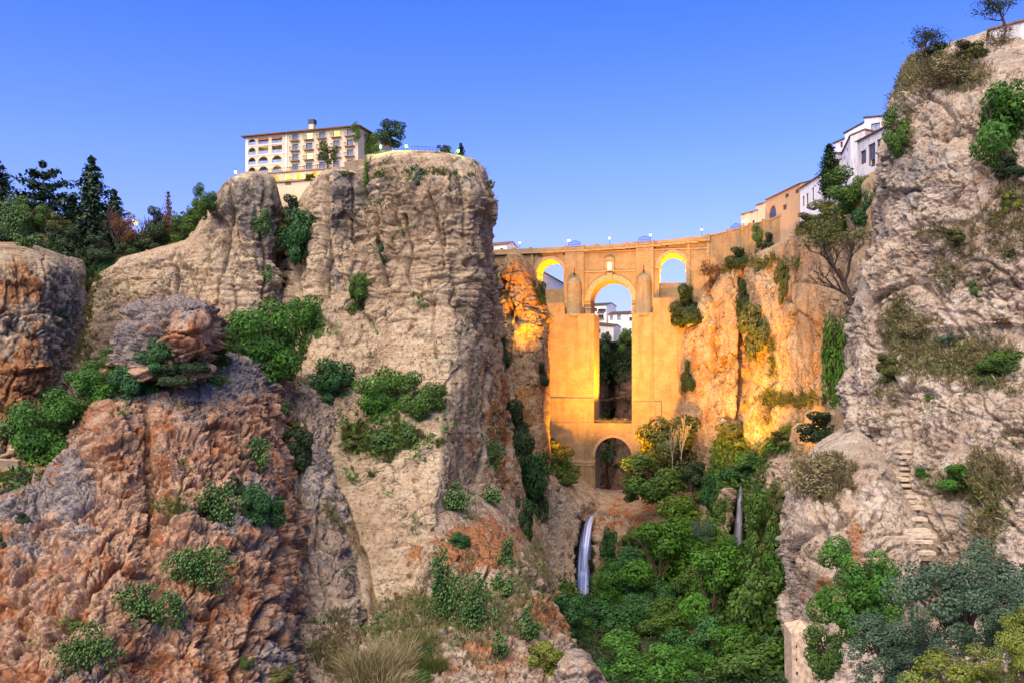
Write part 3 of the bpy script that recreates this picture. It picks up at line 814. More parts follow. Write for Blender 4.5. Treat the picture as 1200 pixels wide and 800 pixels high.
# -------- right side
loft('right_cliff', [
    [(1012, 800, 196), (1010, 690, 196), (1008, 560, 196), (1000, 460, 196), (1004, 360, 196), (1036, 260, 196), (1044, 170, 196), (1064, 100, 196), (1078, 74, 200)],
    [(1004, 800, 146), (1004, 690, 148), (1003, 560, 148), (992, 460, 148), (998, 355, 152), (1030, 260, 155), (1038, 175, 157), (1056, 100, 158), (1068, 70, 170)],
    [(1012, 800, 126), (1010, 690, 129), (1006, 560, 132), (1000, 460, 136), (1006, 352, 142), (1038, 260, 145), (1045, 175, 147), (1062, 98, 150), (1074, 64, 164)],
    [(1050, 800, 112), (1050, 690, 117), (1050, 560, 123), (1050, 460, 129), (1054, 358, 136), (1075, 260, 138), (1082, 175, 140), (1092, 96, 145), (1098, 56, 160)],
    [(1100, 800, 106), (1100, 690, 111), (1100, 560, 117), (1100, 465, 123), (1105, 372, 130), (1118, 260, 133), (1120, 175, 136), (1125, 92, 142), (1128, 44, 160)],
    [(1180, 800, 98), (1180, 690, 103), (1180, 560, 109), (1180, 470, 114), (1180, 378, 123), (1180, 260, 126), (1180, 172, 130), (1180, 86, 137), (1180, 28, 156)],
    [(1270, 800, 90), (1270, 690, 95), (1270, 560, 101), (1270, 470, 106), (1270, 380, 114), (1270, 260, 118), (1270, 170, 122), (1270, 80, 130), (1270, 4, 150)],
    [(1370, 800, 82), (1370, 690, 86), (1370, 560, 92), (1370, 470, 97), (1370, 380, 105), (1370, 260, 110), (1370, 170, 114), (1370, 70, 121), (1370, -16, 142)],
], MAT['rock_right'], 1.0, relief_tufa, seed=131,
    ledges=[([(1060, 392), (1110, 384), (1200, 380)][::-1], 14, -1.0), ([(1060, 110), (1110, 120), (1170, 100)][::-1], 10, 0.8), ([(1040, 350), (1100, 330), (1130, 260)][::-1], 8, 0.8)],
    cracks=[([(1150, 100), (1140, 200), (1160, 300)], 3, 0.8), ([(1060, 470), (1075, 560), (1110, 640)], 3, 0.7)],
    paint=[('g', 1100, 84, 60, 28, 0.62), ('g', 1060, 150, 16, 50, 0.35), ('g', 1150, 425, 60, 34, 0.45), ('g', 1060, 410, 50, 46, 0.42), ('g', 1170, 560, 50, 90, 0.33), ('g', 1185, 260, 40, 70, 0.4),
           ('g', 1110, 275, 34, 14, 0.4), ('g', 1120, 320, 40, 30, 0.36), ('g', 1050, 360, 30, 26, 0.3), ('g', 1030, 490, 24, 50, 0.28), ('g', 1120, 570, 50, 16, 0.4), ('g', 1165, 640, 26, 50, 0.28),
           ('o', 1150, 190, 50, 60, 0.32), ('o', 1065, 250, 30, 30, 0.3), ('k', 1100, 180, 30, 40, 0.3), ('k', 1120, 300, 50, 40, 0.22), ('k', 1020, 420, 24, 80, 0.25), ('o', 1090, 530, 40, 50, 0.2), ('k', 1130, 620, 50, 40, 0.2), ('o', 1015, 620, 16, 70, 0.75), ('o', 1120, 500, 40, 60, 0.16), ('k', 1060, 210, 24, 50, 0.35), ('k', 1040, 570, 40, 80, 0.22), ('o', 1180, 310, 40, 40, 0.2),
           ('k', 1100, 430, 40, 60, 0.1)], base=(0.0, 0.08, 0.15))

loft('terraced_rock', [
    [(948, 850, 158), (945, 700, 158), (938, 620, 158), (936, 575, 160), (950, 540, 170)],
    [(930, 850, 124), (928, 700, 126), (922, 620, 128), (921, 572, 132), (938, 540, 152)],
    [(936, 850, 113), (934, 700, 116), (928, 615, 119), (930, 560, 125), (952, 526, 148)],
    [(965, 850, 105), (963, 700, 109), (962, 600, 114), (964, 536, 122), (978, 505, 144)],
    [(1008, 850, 101), (1006, 700, 106), (1004, 600, 112), (1004, 530, 120), (1010, 490, 142)],
    [(1070, 850, 100), (1070, 700, 105), (1070, 640, 110), (1070, 600, 116), (1070, 570, 136)],
], MAT['rock_right'], 1.0, relief_tufa, seed=141,
    paint=[('g', 965, 560, 40, 30, 0.75), ('o', 960, 700, 30, 40, 0.45), ('o', 1000, 640, 14, 50, 0.5), ('g', 945, 660, 10, 40, 0.4), ('g', 985, 620, 20, 30, 0.3)], base=(0.1, 0.02, 0.1))

loft('gorge_floor', [
    [(560, 900, 96), (590, 830, 112), (610, 770, 150), (630, 730, 196), (640, 700, 232)],
    [(660, 900, 96), (680, 830, 112), (690, 775, 150), (690, 735, 196), (690, 712, 240)],
    [(760, 900, 96), (770, 835, 112), (770, 780, 150), (770, 740, 196), (770, 705, 232)],
    [(860, 900, 94), (870, 830, 110), (870, 770, 146), (866, 725, 186), (866, 690, 218)],
    [(960, 900, 90), (970, 820, 106), (970, 750, 138), (966, 700, 172), (960, 660, 204)],
], MAT['rock_grey'], 1.4, relief_ground, seed=117, paint=[('k', 760, 770, 60, 40, 0.2)], base=(0.0, 0.55, 0.1))

# -------- the gorge beyond the bridge
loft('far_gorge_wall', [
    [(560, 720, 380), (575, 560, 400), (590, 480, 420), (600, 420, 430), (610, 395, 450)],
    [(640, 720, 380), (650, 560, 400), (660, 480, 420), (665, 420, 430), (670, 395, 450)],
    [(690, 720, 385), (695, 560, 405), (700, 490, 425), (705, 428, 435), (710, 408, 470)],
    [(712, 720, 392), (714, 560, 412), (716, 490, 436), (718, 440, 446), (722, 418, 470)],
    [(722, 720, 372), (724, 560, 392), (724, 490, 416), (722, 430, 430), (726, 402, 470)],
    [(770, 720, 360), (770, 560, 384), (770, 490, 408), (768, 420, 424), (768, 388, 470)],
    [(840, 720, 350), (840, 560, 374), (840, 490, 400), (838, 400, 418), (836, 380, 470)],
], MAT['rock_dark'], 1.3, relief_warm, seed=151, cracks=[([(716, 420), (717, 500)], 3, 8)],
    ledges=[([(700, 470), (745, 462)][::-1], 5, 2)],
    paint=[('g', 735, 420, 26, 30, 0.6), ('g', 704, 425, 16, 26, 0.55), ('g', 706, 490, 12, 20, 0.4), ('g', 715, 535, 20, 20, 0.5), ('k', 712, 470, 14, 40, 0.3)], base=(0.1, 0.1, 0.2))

# far flank of the town behind the left arch, never closer than the bridge
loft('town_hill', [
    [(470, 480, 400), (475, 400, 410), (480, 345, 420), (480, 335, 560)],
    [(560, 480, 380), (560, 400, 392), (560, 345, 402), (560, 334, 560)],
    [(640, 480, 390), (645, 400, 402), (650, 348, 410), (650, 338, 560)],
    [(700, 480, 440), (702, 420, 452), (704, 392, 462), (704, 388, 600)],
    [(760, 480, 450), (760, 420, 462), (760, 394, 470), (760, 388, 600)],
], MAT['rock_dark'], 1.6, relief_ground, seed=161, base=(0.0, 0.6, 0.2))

bpy.context.view_layer.update()
# ------------------------------------------------------------------ plain materials
def plain(name, col, rough=0.7, var=0.12, scale=1.5, spec=0.3, metal=0.0, bump=0.0):
    t = NT(name)
    n = t.noise(scale, 5, 0.6)
    c = t.mix(t.rng(n, 0.3, 0.7), tuple(x * (1 - var) for x in col), tuple(min(1, x * (1 + var)) for x in col))
    return t.done(t.pbr(c, rough, t.bump(n, bump, 0.05) if bump else None, spec, metal))


def plaster(name, col, stain=(0.25, 0.22, 0.2), amount=0.5):
    t = NT(name)
    st = t.noise((0.9, 0.9, 0.14), 5, 0.65); pt = t.noise(0.35, 5, 0.65)
    c = t.mix(t.math('MULTIPLY', t.rng(st, 0.48, 0.72), amount), col, stain)
    c = t.mix(t.math('MULTIPLY', t.rng(pt, 0.52, 0.70), amount), c, tuple((a + b) / 2 for a, b in zip(col, stain)))
    return t.done(t.pbr(c, 0.9, t.bump(pt, 0.2, 0.05), 0.1))


def glow(name, col, strength):
    t = NT(name)
    e = t.n.new('ShaderNodeEmission'); e.inputs[0].default_value = col + (1,); e.inputs[1].default_value = strength
    return t.done(e)


def ashlar(name, base, bw=0.9, bh=0.42):
    t = NT(name)
    tc = t.n.new('ShaderNodeTexCoord')
    sp = t.n.new('ShaderNodeSeparateXYZ'); t.l.new(tc.outputs['Object'], sp.inputs[0])
    cb = t.n.new('ShaderNodeCombineXYZ')
    t.l.new(t.math('ADD', sp.outputs[0], sp.outputs[1]), cb.inputs[0]); t.l.new(sp.outputs[2], cb.inputs[1])
    br = t.n.new('ShaderNodeTexBrick')
    br.inputs['Scale'].default_value = 1.0; br.inputs['Brick Width'].default_value = bw; br.inputs['Row Height'].default_value = bh
    br.inputs['Mortar Size'].default_value = 0.05; br.inputs['Bias'].default_value = -0.1
    br.inputs['Color1'].default_value = tuple(c * 1.07 for c in base) + (1,)
    br.inputs['Color2'].default_value = tuple(c * 0.84 for c in base) + (1,)
    br.inputs['Mortar'].default_value = tuple(c * 0.74 for c in base) + (1,)
    t.l.new(cb.outputs[0], br.inputs['Vector'])
    n = t.noise(0.25, 6, 0.7, tc.outputs['Object']); n2 = t.noise(1.3, 5, 0.7, tc.outputs['Object'])
    st = t.noise((0.45, 0.45, 0.03), 5, 0.65, tc.outputs['Object'])
    c = t.mix(t.rng(n, 0.35, 0.68), br.outputs['Color'], t.mix(1.0, br.outputs['Color'], (0.80, 0.72, 0.66), 'MULTIPLY'))
    c = t.mix(t.math('MULTIPLY', t.rng(st, 0.50, 0.70), 0.55), c, (0.15, 0.115, 0.085))
    c = t.mix(t.math('MULTIPLY', t.rng(n2, 0.55, 0.75), 0.5), c, tuple(x * 0.5 for x in base))
    h = t.math('ADD', t.math('MULTIPLY', br.outputs['Fac'], -0.6), n2)
    return t.done(t.pbr(c, 0.92, t.bump(h, 0.6, 0.12), 0.1))


def roof_tiles(name, col):
    t = NT(name)
    tc = t.n.new('ShaderNodeTexCoord')
    w = t.n.new('ShaderNodeTexWave'); w.inputs['Scale'].default_value = 1.2; w.inputs['Distortion'].default_value = 1.0
    t.l.new(tc.outputs['Object'], w.inputs['Vector'])
    c = t.mix(w.outputs['Fac'], tuple(x * 0.6 for x in col), col)
    c = t.mix(t.rng(t.noise(0.8, 5, 0.7), 0.4, 0.65), c, tuple(x * 0.55 for x in col))
    return t.done(t.pbr(c, 0.9, t.bump(w.outputs['Fac'], 0.6, 0.1), 0.1))


MAT['stone'] = ashlar('bridge_ashlar', (0.37, 0.265, 0.14))
MAT['trim_stone'] = plain('dressed_stone', (0.35, 0.24, 0.14), 0.9, 0.2, 1.2, 0.1, bump=0.3)
MAT['cream'] = plaster('cream_plaster', (0.68, 0.57, 0.38), (0.42, 0.36, 0.28), 0.4)
MAT['white'] = plaster('whitewash', (0.78, 0.76, 0.76), (0.42, 0.40, 0.40), 0.5)
MAT['old_white'] = plaster('weathered_whitewash', (0.62, 0.60, 0.60), (0.27, 0.255, 0.25), 0.8)
MAT['ochre'] = plaster('ochre_plaster', (0.47, 0.32, 0.175), (0.34, 0.27, 0.22), 0.9)
MAT['warm_plaster'] = plaster('warm_plaster', (0.68, 0.55, 0.36), (0.5, 0.38, 0.25), 0.4)
MAT['tile'] = roof_tiles('roof_tiles', (0.26, 0.15, 0.09))
MAT['slate_tile'] = roof_tiles('old_roof_tiles', (0.13, 0.09, 0.07))
MAT['glass'] = plain('window_glass', (0.045, 0.05, 0.065), 0.12, 0.2, 0.6, 0.6)
MAT['blue_glass'] = plain('pale_window_glass', (0.26, 0.32, 0.46), 0.15, 0.2, 0.6, 0.6)
MAT['brown_frame'] = plain('brown_window_wood', (0.16, 0.085, 0.045), 0.6)
MAT['white_frame'] = plain('white_window_wood', (0.7, 0.68, 0.64), 0.5)
MAT['iron'] = plain('wrought_iron', (0.05, 0.055, 0.075), 0.5, spec=0.4, metal=0.5)
MAT['dark'] = plain('dark_interior', (0.03, 0.026, 0.022), 0.9)
MAT['lit'] = glow('lit_room', (1.0, 0.72, 0.25), 2.2)
MAT['lit_green'] = glow('lit_curtain', (0.95, 0.86, 0.18), 1.3)
MAT['lamp_white'] = glow('lamp_white', (1.0, 0.93, 0.8), 2.5)
MAT['lamp_green'] = glow('lamp_green', (0.35, 1.0, 0.16), 2.6)
MAT['lamp_amber'] = glow('lamp_amber', (1.0, 0.50, 0.06), 2.4)
MAT['awning'] = plain('striped_awning', (0.62, 0.20, 0.10), 0.8)


class Face:
    """a vertical plane through two points given as (pixel column, distance); u runs along it, v into the building"""
    def __init__(self, pa, Ya, pb, Yb):
        self.A = Vector(((pa - HX) / F * Ya, Ya, 0)); B = Vector(((pb - HX) / F * Yb, Yb, 0))
        self.L = (B - self.A).length
        self.d = (B - self.A).normalized()
        self.rz = math.atan2(self.d.y, self.d.x)

    def uz(self, px, py, v=0.0):
        m = (px - HX) / F
        n = Vector((-self.d.y, self.d.x, 0))
        ax, ay = self.A.x + n.x * v, self.A.y + n.y * v
        u = (m * ay - ax) / (self.d.x - m * self.d.y)
        Y = ay + u * self.d.y
        return u, (HY - py) / F * Y

    def u(self, px): return self.uz(px, HY)[0]

    def root(self, name, label, cat, group=None, z=0.0):
        return empty(name, (self.A.x, self.A.y, z), label, cat, group, self.rz)


def arch_pts(ua, ub, zs, rise=None, n=18):
    r = (ub - ua) / 2; c = (ua + ub) / 2; rise = r if rise is None else rise
    return [(c - r * math.cos(math.pi * k / n), zs + rise * math.sin(math.pi * k / n)) for k in range(n + 1)]


def arch_wall(mb, u0, u1, z0, top, ua, ub, zb, zs, v0, v1, rise=None, n=20):
    """a wall of real thickness pierced by one arched opening; top(u) gives its upper edge"""
    pts = arch_pts(ua, ub, zs, rise, n)
    for v, flip in ((v0, False), (v1, True)):
        def q(*p):
            p = [(a, v, b) for a, b in p]
            mb.poly(p[::-1] if flip else p)
        q((u0, z0), (ua, z0), (ua, zs), (ua, top(ua)), (u0, top(u0)))
        q((ub, z0), (u1, z0), (u1, top(u1)), (ub, top(ub)), (ub, zs))
        if zb > z0 + 1e-3:
            q((ua, z0), (ub, z0), (ub, zb), (ua, zb))
        for (a, b), (c, d) in zip(pts[:-1], pts[1:]):
            q((a, b), (c, d), (c, top(c)), (a, top(a)))
    for (a, b), (c, d) in zip(pts[:-1], pts[1:]):
        mb.poly([(a, v0, b), (a, v1, b), (c, v1, d), (c, v0, d)])
        mb.poly([(a, v0, top(a)), (c, v0, top(c)), (c, v1, top(c)), (a, v1, top(a))])
    for s, za in ((ua, zb), (ub, zb)):
        mb.poly([(s, v0, za), (s, v1, za), (s, v1, zs), (s, v0, zs)])
    if zb > z0 + 1e-3:
        mb.poly([(ua, v0, zb), (ub, v0, zb), (ub, v1, zb), (ua, v1, zb)])
    for s in (u0, u1):
        mb.poly([(s, v0, z0), (s, v1, z0), (s, v1, top(s)), (s, v0, top(s))])
    for a, c in ((u0, ua), (ub, u1)):
        mb.poly([(a, v0, top(a)), (c, v0, top(c)), (c, v1, top(c)), (a, v1, top(a))])


def ring(mb, ua, ub, zs, th, v0, v1, n=20, rise=None):
    """the raised ring of voussoirs round an arch"""
    a = arch_pts(ua, ub, zs, rise, n)
    r = (ub - ua) / 2
    b = arch_pts(ua - th, ub + th, zs, (r if rise is None else rise) + th, n)
    for k in range(n):
        p, q, s, t = a[k], a[k + 1], b[k + 1], b[k]
        mb.poly([(p[0], v0, p[1]), (q[0], v0, q[1]), (s[0], v0, s[1]), (t[0], v0, t[1])])
        mb.poly([(t[0], v0, t[1]), (s[0], v0, s[1]), (s[0], v1, s[1]), (t[0], v1, t[1])])
        mb.poly([(q[0], v0, q[1]), (p[0], v0, p[1]), (p[0], v1, p[1]), (q[0], v1, q[1])])


# ------------------------------------------------------------------ the stone bridge
TH = math.radians(12)
PXC, YC = 718.0, 300.0
Ya = YC + 50 * math.sin(TH)
_x = at(PXC, HY, YC) - Vector((math.cos(TH), -math.sin(TH), 0)) * 50
BF = Face(HX + F * _x.x / _x.y, _x.y, PXC, YC)
bridge = BF.root('stone_bridge', 'tall arched stone bridge spanning the gorge, glowing orange under floodlights', 'bridge')
bu = BF.u
bz = lambda px, py, v=0.0: BF.uz(px, py, v)[1]
_topP = [(bu(p), bz(p, y)) for p, y in ((570, 293.6), (620, 291.6), (665, 289.6), (718, 286.6), (765, 283.0), (806, 279.2), (832, 275.6))]
def btop(u): return float(np.interp(u, [p[0] for p in _topP], [p[1] for p in _topP]))
def bcor(u): return btop(u) - 1.5
DEP = 13.0
w = MB()
zA = bz(644, 356); zB = bz(718, 368); zC = bz(788, 350)
# three upper bays, each pierced by its arch
arch_wall(w, bu(560), bu(663), zA, bcor, bu(628.5), bu(660.5), zA + 0.6, bz(644, 320.5), 0, DEP)
arch_wall(w, bu(663), bu(766), zB, bcor, bu(692), bu(740.5), zB, bz(716, 352.5), 0, DEP)
arch_wall(w, bu(766), bu(832), zC, bcor, bu(772.5), bu(804), zC + 0.6, bz(788, 312.5), 0, DEP)
w.build('upper_wall', MAT['stone'], bridge)
# low walls set back inside the two small arches
w = MB()
w.box(bu(628.5) + 0.003, bu(660.5) - 0.003, 2.2, 3.0, zA + 0.604, bz(644, 339, 2.2))
w.build('breast_wall', MAT['stone'], bridge)
w = MB()
w.box(bu(772.5) + 0.003, bu(804) - 0.003, 2.2, 3.0, zC + 0.604, bz(788, 331.5, 2.2))
w.build('breast_wall', MAT['stone'], bridge)
# lower piers and the low arch between them
zD = bz(718, 495); zbase = bz(718, 640)
pv0, pv1 = -2.7, DEP + 1.3
pl = MB(); pr = MB(); la = MB()
uL, uR = bu(697.2), bu(741.2)
pl.box(bu(560), bu(640), pv0, pv1, zbase, zA - 0.004)
pl.box(bu(640), bu(663), pv0 - 0.1, pv1, zbase, zA - 0.006)
pl.box(bu(663), uL, pv0 - 0.25, pv1, zbase, zB - 0.004)
pl.box(bu(641), uL - 0.35, pv0 - 0.75, pv0 + 0.2, zbase, bz(668, 467))
pl.box(bu(641) - 0.3, uL - 0.2, pv0 - 0.95, pv0 + 0.2, bz(668, 468.6), bz(668, 466))
pl.box(bu(641), uL - 0.9, pv0 - 1.1, pv0 + 0.2, zbase, bz(668, 494))
pr.box(uR, bu(766), pv0 - 0.25, pv1, zbase, zB - 0.004)
pr.box(bu(766), bu(832), pv0, pv1, zbase, zC - 0.004)
pr.box(uR + 0.35, bu(775), pv0 - 0.75, pv0 + 0.2, zbase, bz(760, 470))
pl.build('pier', MAT['stone'], bridge); pr.build('pier', MAT['stone'], bridge)
arch_wall(la, uL, uR, zbase, lambda u: zD, bu(698.2), bu(742) - 0.3, zbase, bz(720, 534.5), pv0 - 0.2, pv1, rise=bz(720, 511.5) - bz(720, 534.5))
la.build('lower_arch', MAT['stone'], bridge)
# steps on the pier shoulders
for a, b, s in ((600, 663, zA), (766, 826, zC)):
    sh = MB(); sh.box(bu(a), bu(b), -0.8, 0.1, s - 0.5, s + 0.25); sh.build('shoulder_course', MAT['trim_stone'], bridge)
# pilasters from shoulder to parapet
for a, b, zl in ((662.5, 684.5, zB), (745, 766, zB)):
    p = MB()
    p.box(bu(a), bu(b), -0.9, 0.2, zl, min(bcor(bu(a)), bcor(bu(b))) - 0.01)
    p.build('pilaster', MAT['stone'], bridge)
for a, b, yb in ((622.0, 625.5, 356), (805.2, 808.5, 350), (828, 831.5, 352)):
    p = MB(); p.box(bu(a), bu(b), -0.6, 0.2, bz(a, yb), bcor(bu(a)) - 0.01)
    p.build('pilaster', MAT['stone'], bridge)
# half-round buttresses with domed caps
for px, cap, foot in ((673.5, 326, 369), (754.5, 322.5, 368)):
    t_ = MB(); r = 2.75; c = bu(px)
    zf, zc = bz(px, foot), bz(px, cap)
    prof = [(r * 1.06, zf - 0.6), (r * 1.06, zf + 0.3), (r, zf + 0.32), (r, zc - r * 1.05)]
    prof += [(r * math.cos(a * math.pi / 16), zc - r * 1.05 + r * 1.05 * math.sin(a * math.pi / 16)) for a in range(1, 8)] + [(0.02, zc)]
    t_.lathe(prof, (c, -0.8, 0), 14, math.pi, 2 * math.pi)
    o = t_.build('buttress', MAT['stone'], bridge, True)
    s_ = MB()
    s_.box(c - 0.35, c + 0.35, -1.05, -0.85, zc + 1.2, zc + 1.6); s_.box(c - 0.12, c + 0.12, -0.93, -0.88, zc + 1.6, zc + 3.4)
    s_.box(c - 0.25, c + 0.25, -1.0, -0.87, zc + 0.7, zc + 1.0)
    s_.build('loophole', MAT['dark'], bridge)
# rings, keystone, imposts, string courses
rg = MB(); ring(rg, bu(692), bu(740.5), bz(716, 352.5), 1.9, -0.45, 0.1); rg.build('voussoir_ring', MAT['trim_stone'], bridge)
rg = MB(); ring(rg, bu(628.5), bu(660.5), bz(644, 320.5), 1.2, -0.3, 0.1); rg.build('voussoir_ring', MAT['trim_stone'], bridge)
rg = MB(); ring(rg, bu(772.5), bu(804), bz(788, 312.5), 1.2, -0.3, 0.1); rg.build('voussoir_ring', MAT['trim_stone'], bridge)
rg = MB(); ring(rg, bu(698.2), bu(742) - 0.3, bz(720, 534.5), 1.0, pv0 - 0.42, pv0, rise=bz(720, 511.5) - bz(720, 534.5)); rg.build('voussoir_ring', MAT['trim_stone'], bridge)
k = MB(); k.box(bu(714.5) - 0.8, bu(714.5) + 0.9, -0.75, 0.1, bz(715, 328.5), bz(715, 320)); k.build('keystone', MAT['trim_stone'], bridge)
for a, b, y, zz in ((686, 692.6, 364, 1.5), (740.2, 745.5, 362, 1.5)):
    im = MB(); im.box(bu(a), bu(b), -0.75, DEP - 1, bz(a, y) - zz, bz(a, y) + 0.6); im.box(bu(a) - 0.1, bu(b) + 0.1, -0.95, DEP - 1.2, bz(a, y) + 0.6, bz(a, y) + 1.05); im.build('impost', MAT['trim_stone'], bridge)
for a, b, y in ((625, 629.2, 321), (659.8, 662.4, 321), (768, 773.2, 313), (803.3, 805.1, 313)):
    im = MB(); im.box(bu(a), bu(b), -0.5, DEP - 1, bz(a, y) - 0.5, bz(a, y) + 0.35); im.build('impost', MAT['trim_stone'], bridge)
im = MB(); im.box(bu(641) - 0.5, uL + 0.45, pv0 - 1.5, pv1 - 1, bz(690, 541), bz(690, 538)); im.box(bu(641) - 0.4, uL + 0.25, pv0 - 1.3, pv1 - 1, bz(690, 544), bz(690, 541) - 0.004); im.build('impost', MAT['trim_stone'], bridge)
im = MB(); im.box(uR - 0.45, bu(772), pv0 - 1.5, pv1 - 1, bz(745, 539), bz(745, 536)); im.box(uR - 0.25, bu(772), pv0 - 1.3, pv1 - 1, bz(745, 542), bz(745, 539) - 0.004)
im.build('impost', MAT['trim_stone'], bridge)
sc_ = MB()
sc_.box(bu(684.6), bu(744.9), -0.35, 0.1, bz(715, 318.6), bz(715, 317.2))
for seg in range(20):
    a = bu(560) + (bu(832) - bu(560)) * seg / 20; b = bu(560) + (bu(832) - bu(560)) * (seg + 1) / 20
    za = bcor((a + b) / 2)
    sc_.box(a, b - 0.002, -1.25, DEP + 0.6, za - 0.35 + 0.003 * (seg % 2), za + 0.1)
sc_.build('cornice', MAT['trim_stone'], bridge)
# parapet with piers
for v in (-0.95, DEP - 0.3):
    pp = MB()
    for seg in range(30):
        a = bu(560) + (bu(832) - bu(560)) * seg / 30; b = bu(560) + (bu(832) - bu(560)) * (seg + 1) / 30
        za, zb_ = btop(a), btop(b); i = len(pp.v)
        pp.v += [(a, v, za - 1.45), (b, v, zb_ - 1.45), (b, v + 0.55, zb_ - 1.45), (a, v + 0.55, za - 1.45), (a, v, za), (b, v, zb_), (b, v + 0.55, zb_), (a, v + 0.55, za)]
        pp.f += [[i, i + 1, i + 5, i + 4], [i + 2, i + 3, i + 7, i + 6], [i + 4, i + 5, i + 6, i + 7]]
    pp.build('parapet', MAT['stone'], bridge)
for px in (603, 622, 663.5, 683.5, 700, 735, 746, 765.5, 806, 830):
    c = bu(px); pp = MB(); pp.box(c - 0.55, c + 0.55, -1.2, -0.2, btop(c) - 1.46, btop(c) + 0.35); pp.build('parapet_pier', MAT['stone'], bridge)
rd = MB()
rd.box(bu(560), bu(832), -0.35, DEP - 0.35, min(bcor(bu(560)), bcor(bu(832))) - 0.3, min(bcor(bu(560)), bcor(bu(832))) + 0.12)
rd.build('roadway', MAT['trim_stone'], bridge)
# the little lit window above the main arch
nw = MB(); c = bu(714.5); z0, z1 = bz(714, 316.8), bz(714, 305)
nw.box(c - 1.55, c - 0.75, -0.5, 0.1, z0, z1); nw.box(c + 0.75, c + 1.55, -0.5, 0.1, z0, z1); nw.box(c - 0.75, c + 0.75, -0.5, 0.1, z1 - 0.8, z1)
nw.box(c - 1.9, c + 1.9, -0.85, 0.1, z0 - 0.45, z0 - 0.004)
nw.poly([(c - 1.9, -0.75, z1 + 0.004), (c + 1.9, -0.75, z1 + 0.004), (c + 1.0, -0.75, z1 + 0.75), (c, -0.75, z1 + 1.0), (c - 1.0, -0.75, z1 + 0.75)])
nw.poly([(c - 1.9, -0.75, z1 + 0.004), (c - 1.0, -0.75, z1 + 0.75), (c - 1.0, 0.1, z1 + 0.75), (c - 1.9, 0.1, z1 + 0.004)])
nw.poly([(c + 1.9, -0.75, z1 + 0.004), (c + 1.9, 0.1, z1 + 0.004), (c + 1.0, 0.1, z1 + 0.75), (c + 1.0, -0.75, z1 + 0.75)])
nwo = nw.build('window', MAT['trim_stone'], bridge)
gl = MB(); gl.box(c - 0.75, c + 0.75, -0.12, -0.02, z0, z1 - 0.8); gl.build('pane', glow('lit_bridge_window', (1.0, 0.78, 0.42), 0.9), nwo)
# drain holes
for px, py in ((625, 299), (661, 297.5), (687, 295), (727, 293), (740, 292), (742.6, 289.5), (744, 292), (767.5, 291), (806.5, 287.5), (772, 287.2), (782, 288.2), (626, 300), (632, 300.2), (635, 300)):
    u_, z_ = BF.uz(px, py); dh = MB(); dh.box(u_ - 0.35, u_ + 0.35, -0.92 if 663 < px < 685 or 745 < px < 766 else -0.02, 0.1, z_ - 0.35, z_ + 0.35); dh.build('drain_hole', MAT['dark'], bridge)
# iron balcony rails between the parapet piers
for pa, pb in ((667, 681), (748.5, 762.5)):
    r_ = MB(); a, b = bu(pa), bu(pb); z = btop((a + b) / 2) + 0.1
    n = 11
    for q in range(n + 1):
        f = q / n; zt = z + 1.1 + 0.75 * max(0, 1 - abs(2 * f - 1)) ** 1.5
        r_.tube((a + (b - a) * f, -1.1, z - 0.4), (a + (b - a) * f, -1.1, zt), 0.05, n=4)
        if q < n:
            f2 = (q + 1) / n; zt2 = z + 1.1 + 0.75 * max(0, 1 - abs(2 * f2 - 1)) ** 1.5
            r_.tube((a + (b - a) * f, -1.1, zt), (a + (b - a) * f2, -1.1, zt2), 0.09, n=4)
            r_.tube((a + (b - a) * f, -1.1, z + 0.5), (a + (b - a) * f2, -1.1, z + 0.5), 0.06, n=4)
    r_.build('balcony_rail', MAT['iron'], bridge)

# ---- the approach wall that turns towards the houses on the right
AP = [(832, BF.uz(832, HY)), (850, 284), (872, 277.5), (902, 263.5)]
pY = [(832.5, _x.y + BF.d.y * bu(832.5) * 1.0)]
Yend = (BF.A + BF.d * bu(832.3)).y
pathp = [at(829.5, HY, Yend + 0.9), at(850, HY, 284.0), at(872, HY, 277.0), at(904, HY, 263.0), at(916, HY, 257.0)]
ztop = [bz(832, 275.6), (HY - 271.3) / F * 284.0, (HY - 265.4) / F * 277.0, (HY - 256.2) / F * 263.0, (HY - 251.5) / F * 257.0]
ap = empty('approach_wall', tuple(pathp[0]), 'curved stone retaining wall leading from the bridge to the houses', 'wall')
m_ = MB(); cap_ = MB()
for (p, za), (q, zb_) in zip(zip(pathp[:-1], ztop[:-1]), zip(pathp[1:], ztop[1:])):
    d = (q - p).normalized(); n = Vector((-d.y, d.x, 0))
    p0, q0 = p - pathp[0], q - pathp[0]
    for mb_, off, thick, lo, hi_a, hi_b in ((m_, 0.0, 1.2, -14, za - 0.3, zb_ - 0.3), (cap_, -0.2, 1.6, None, za, zb_)):
        a0 = p0 + n * off; b0 = q0 + n * off; a1 = a0 + n * thick; b1 = b0 + n * thick
        la_, lb_ = (hi_a - 16, hi_b - 16) if lo is not None else (za - 0.3, zb_ - 0.3)
        i = len(mb_.v)
        mb_.v += [(a0.x, a0.y, la_), (b0.x, b0.y, lb_), (b1.x, b1.y, lb_), (a1.x, a1.y, la_), (a0.x, a0.y, hi_a), (b0.x, b0.y, hi_b), (b1.x, b1.y, hi_b), (a1.x, a1.y, hi_a)]
        mb_.f += [[i, i + 1, i + 5, i + 4], [i + 1, i + 2, i + 6, i + 5], [i + 2, i + 3, i + 7, i + 6], [i + 3, i, i + 4, i + 7], [i + 4, i + 5, i + 6, i + 7], [i, i + 3, i + 2, i + 1]]
m_.build('wall', MAT['stone'], ap); cap_.build('coping', MAT['trim_stone'], ap)
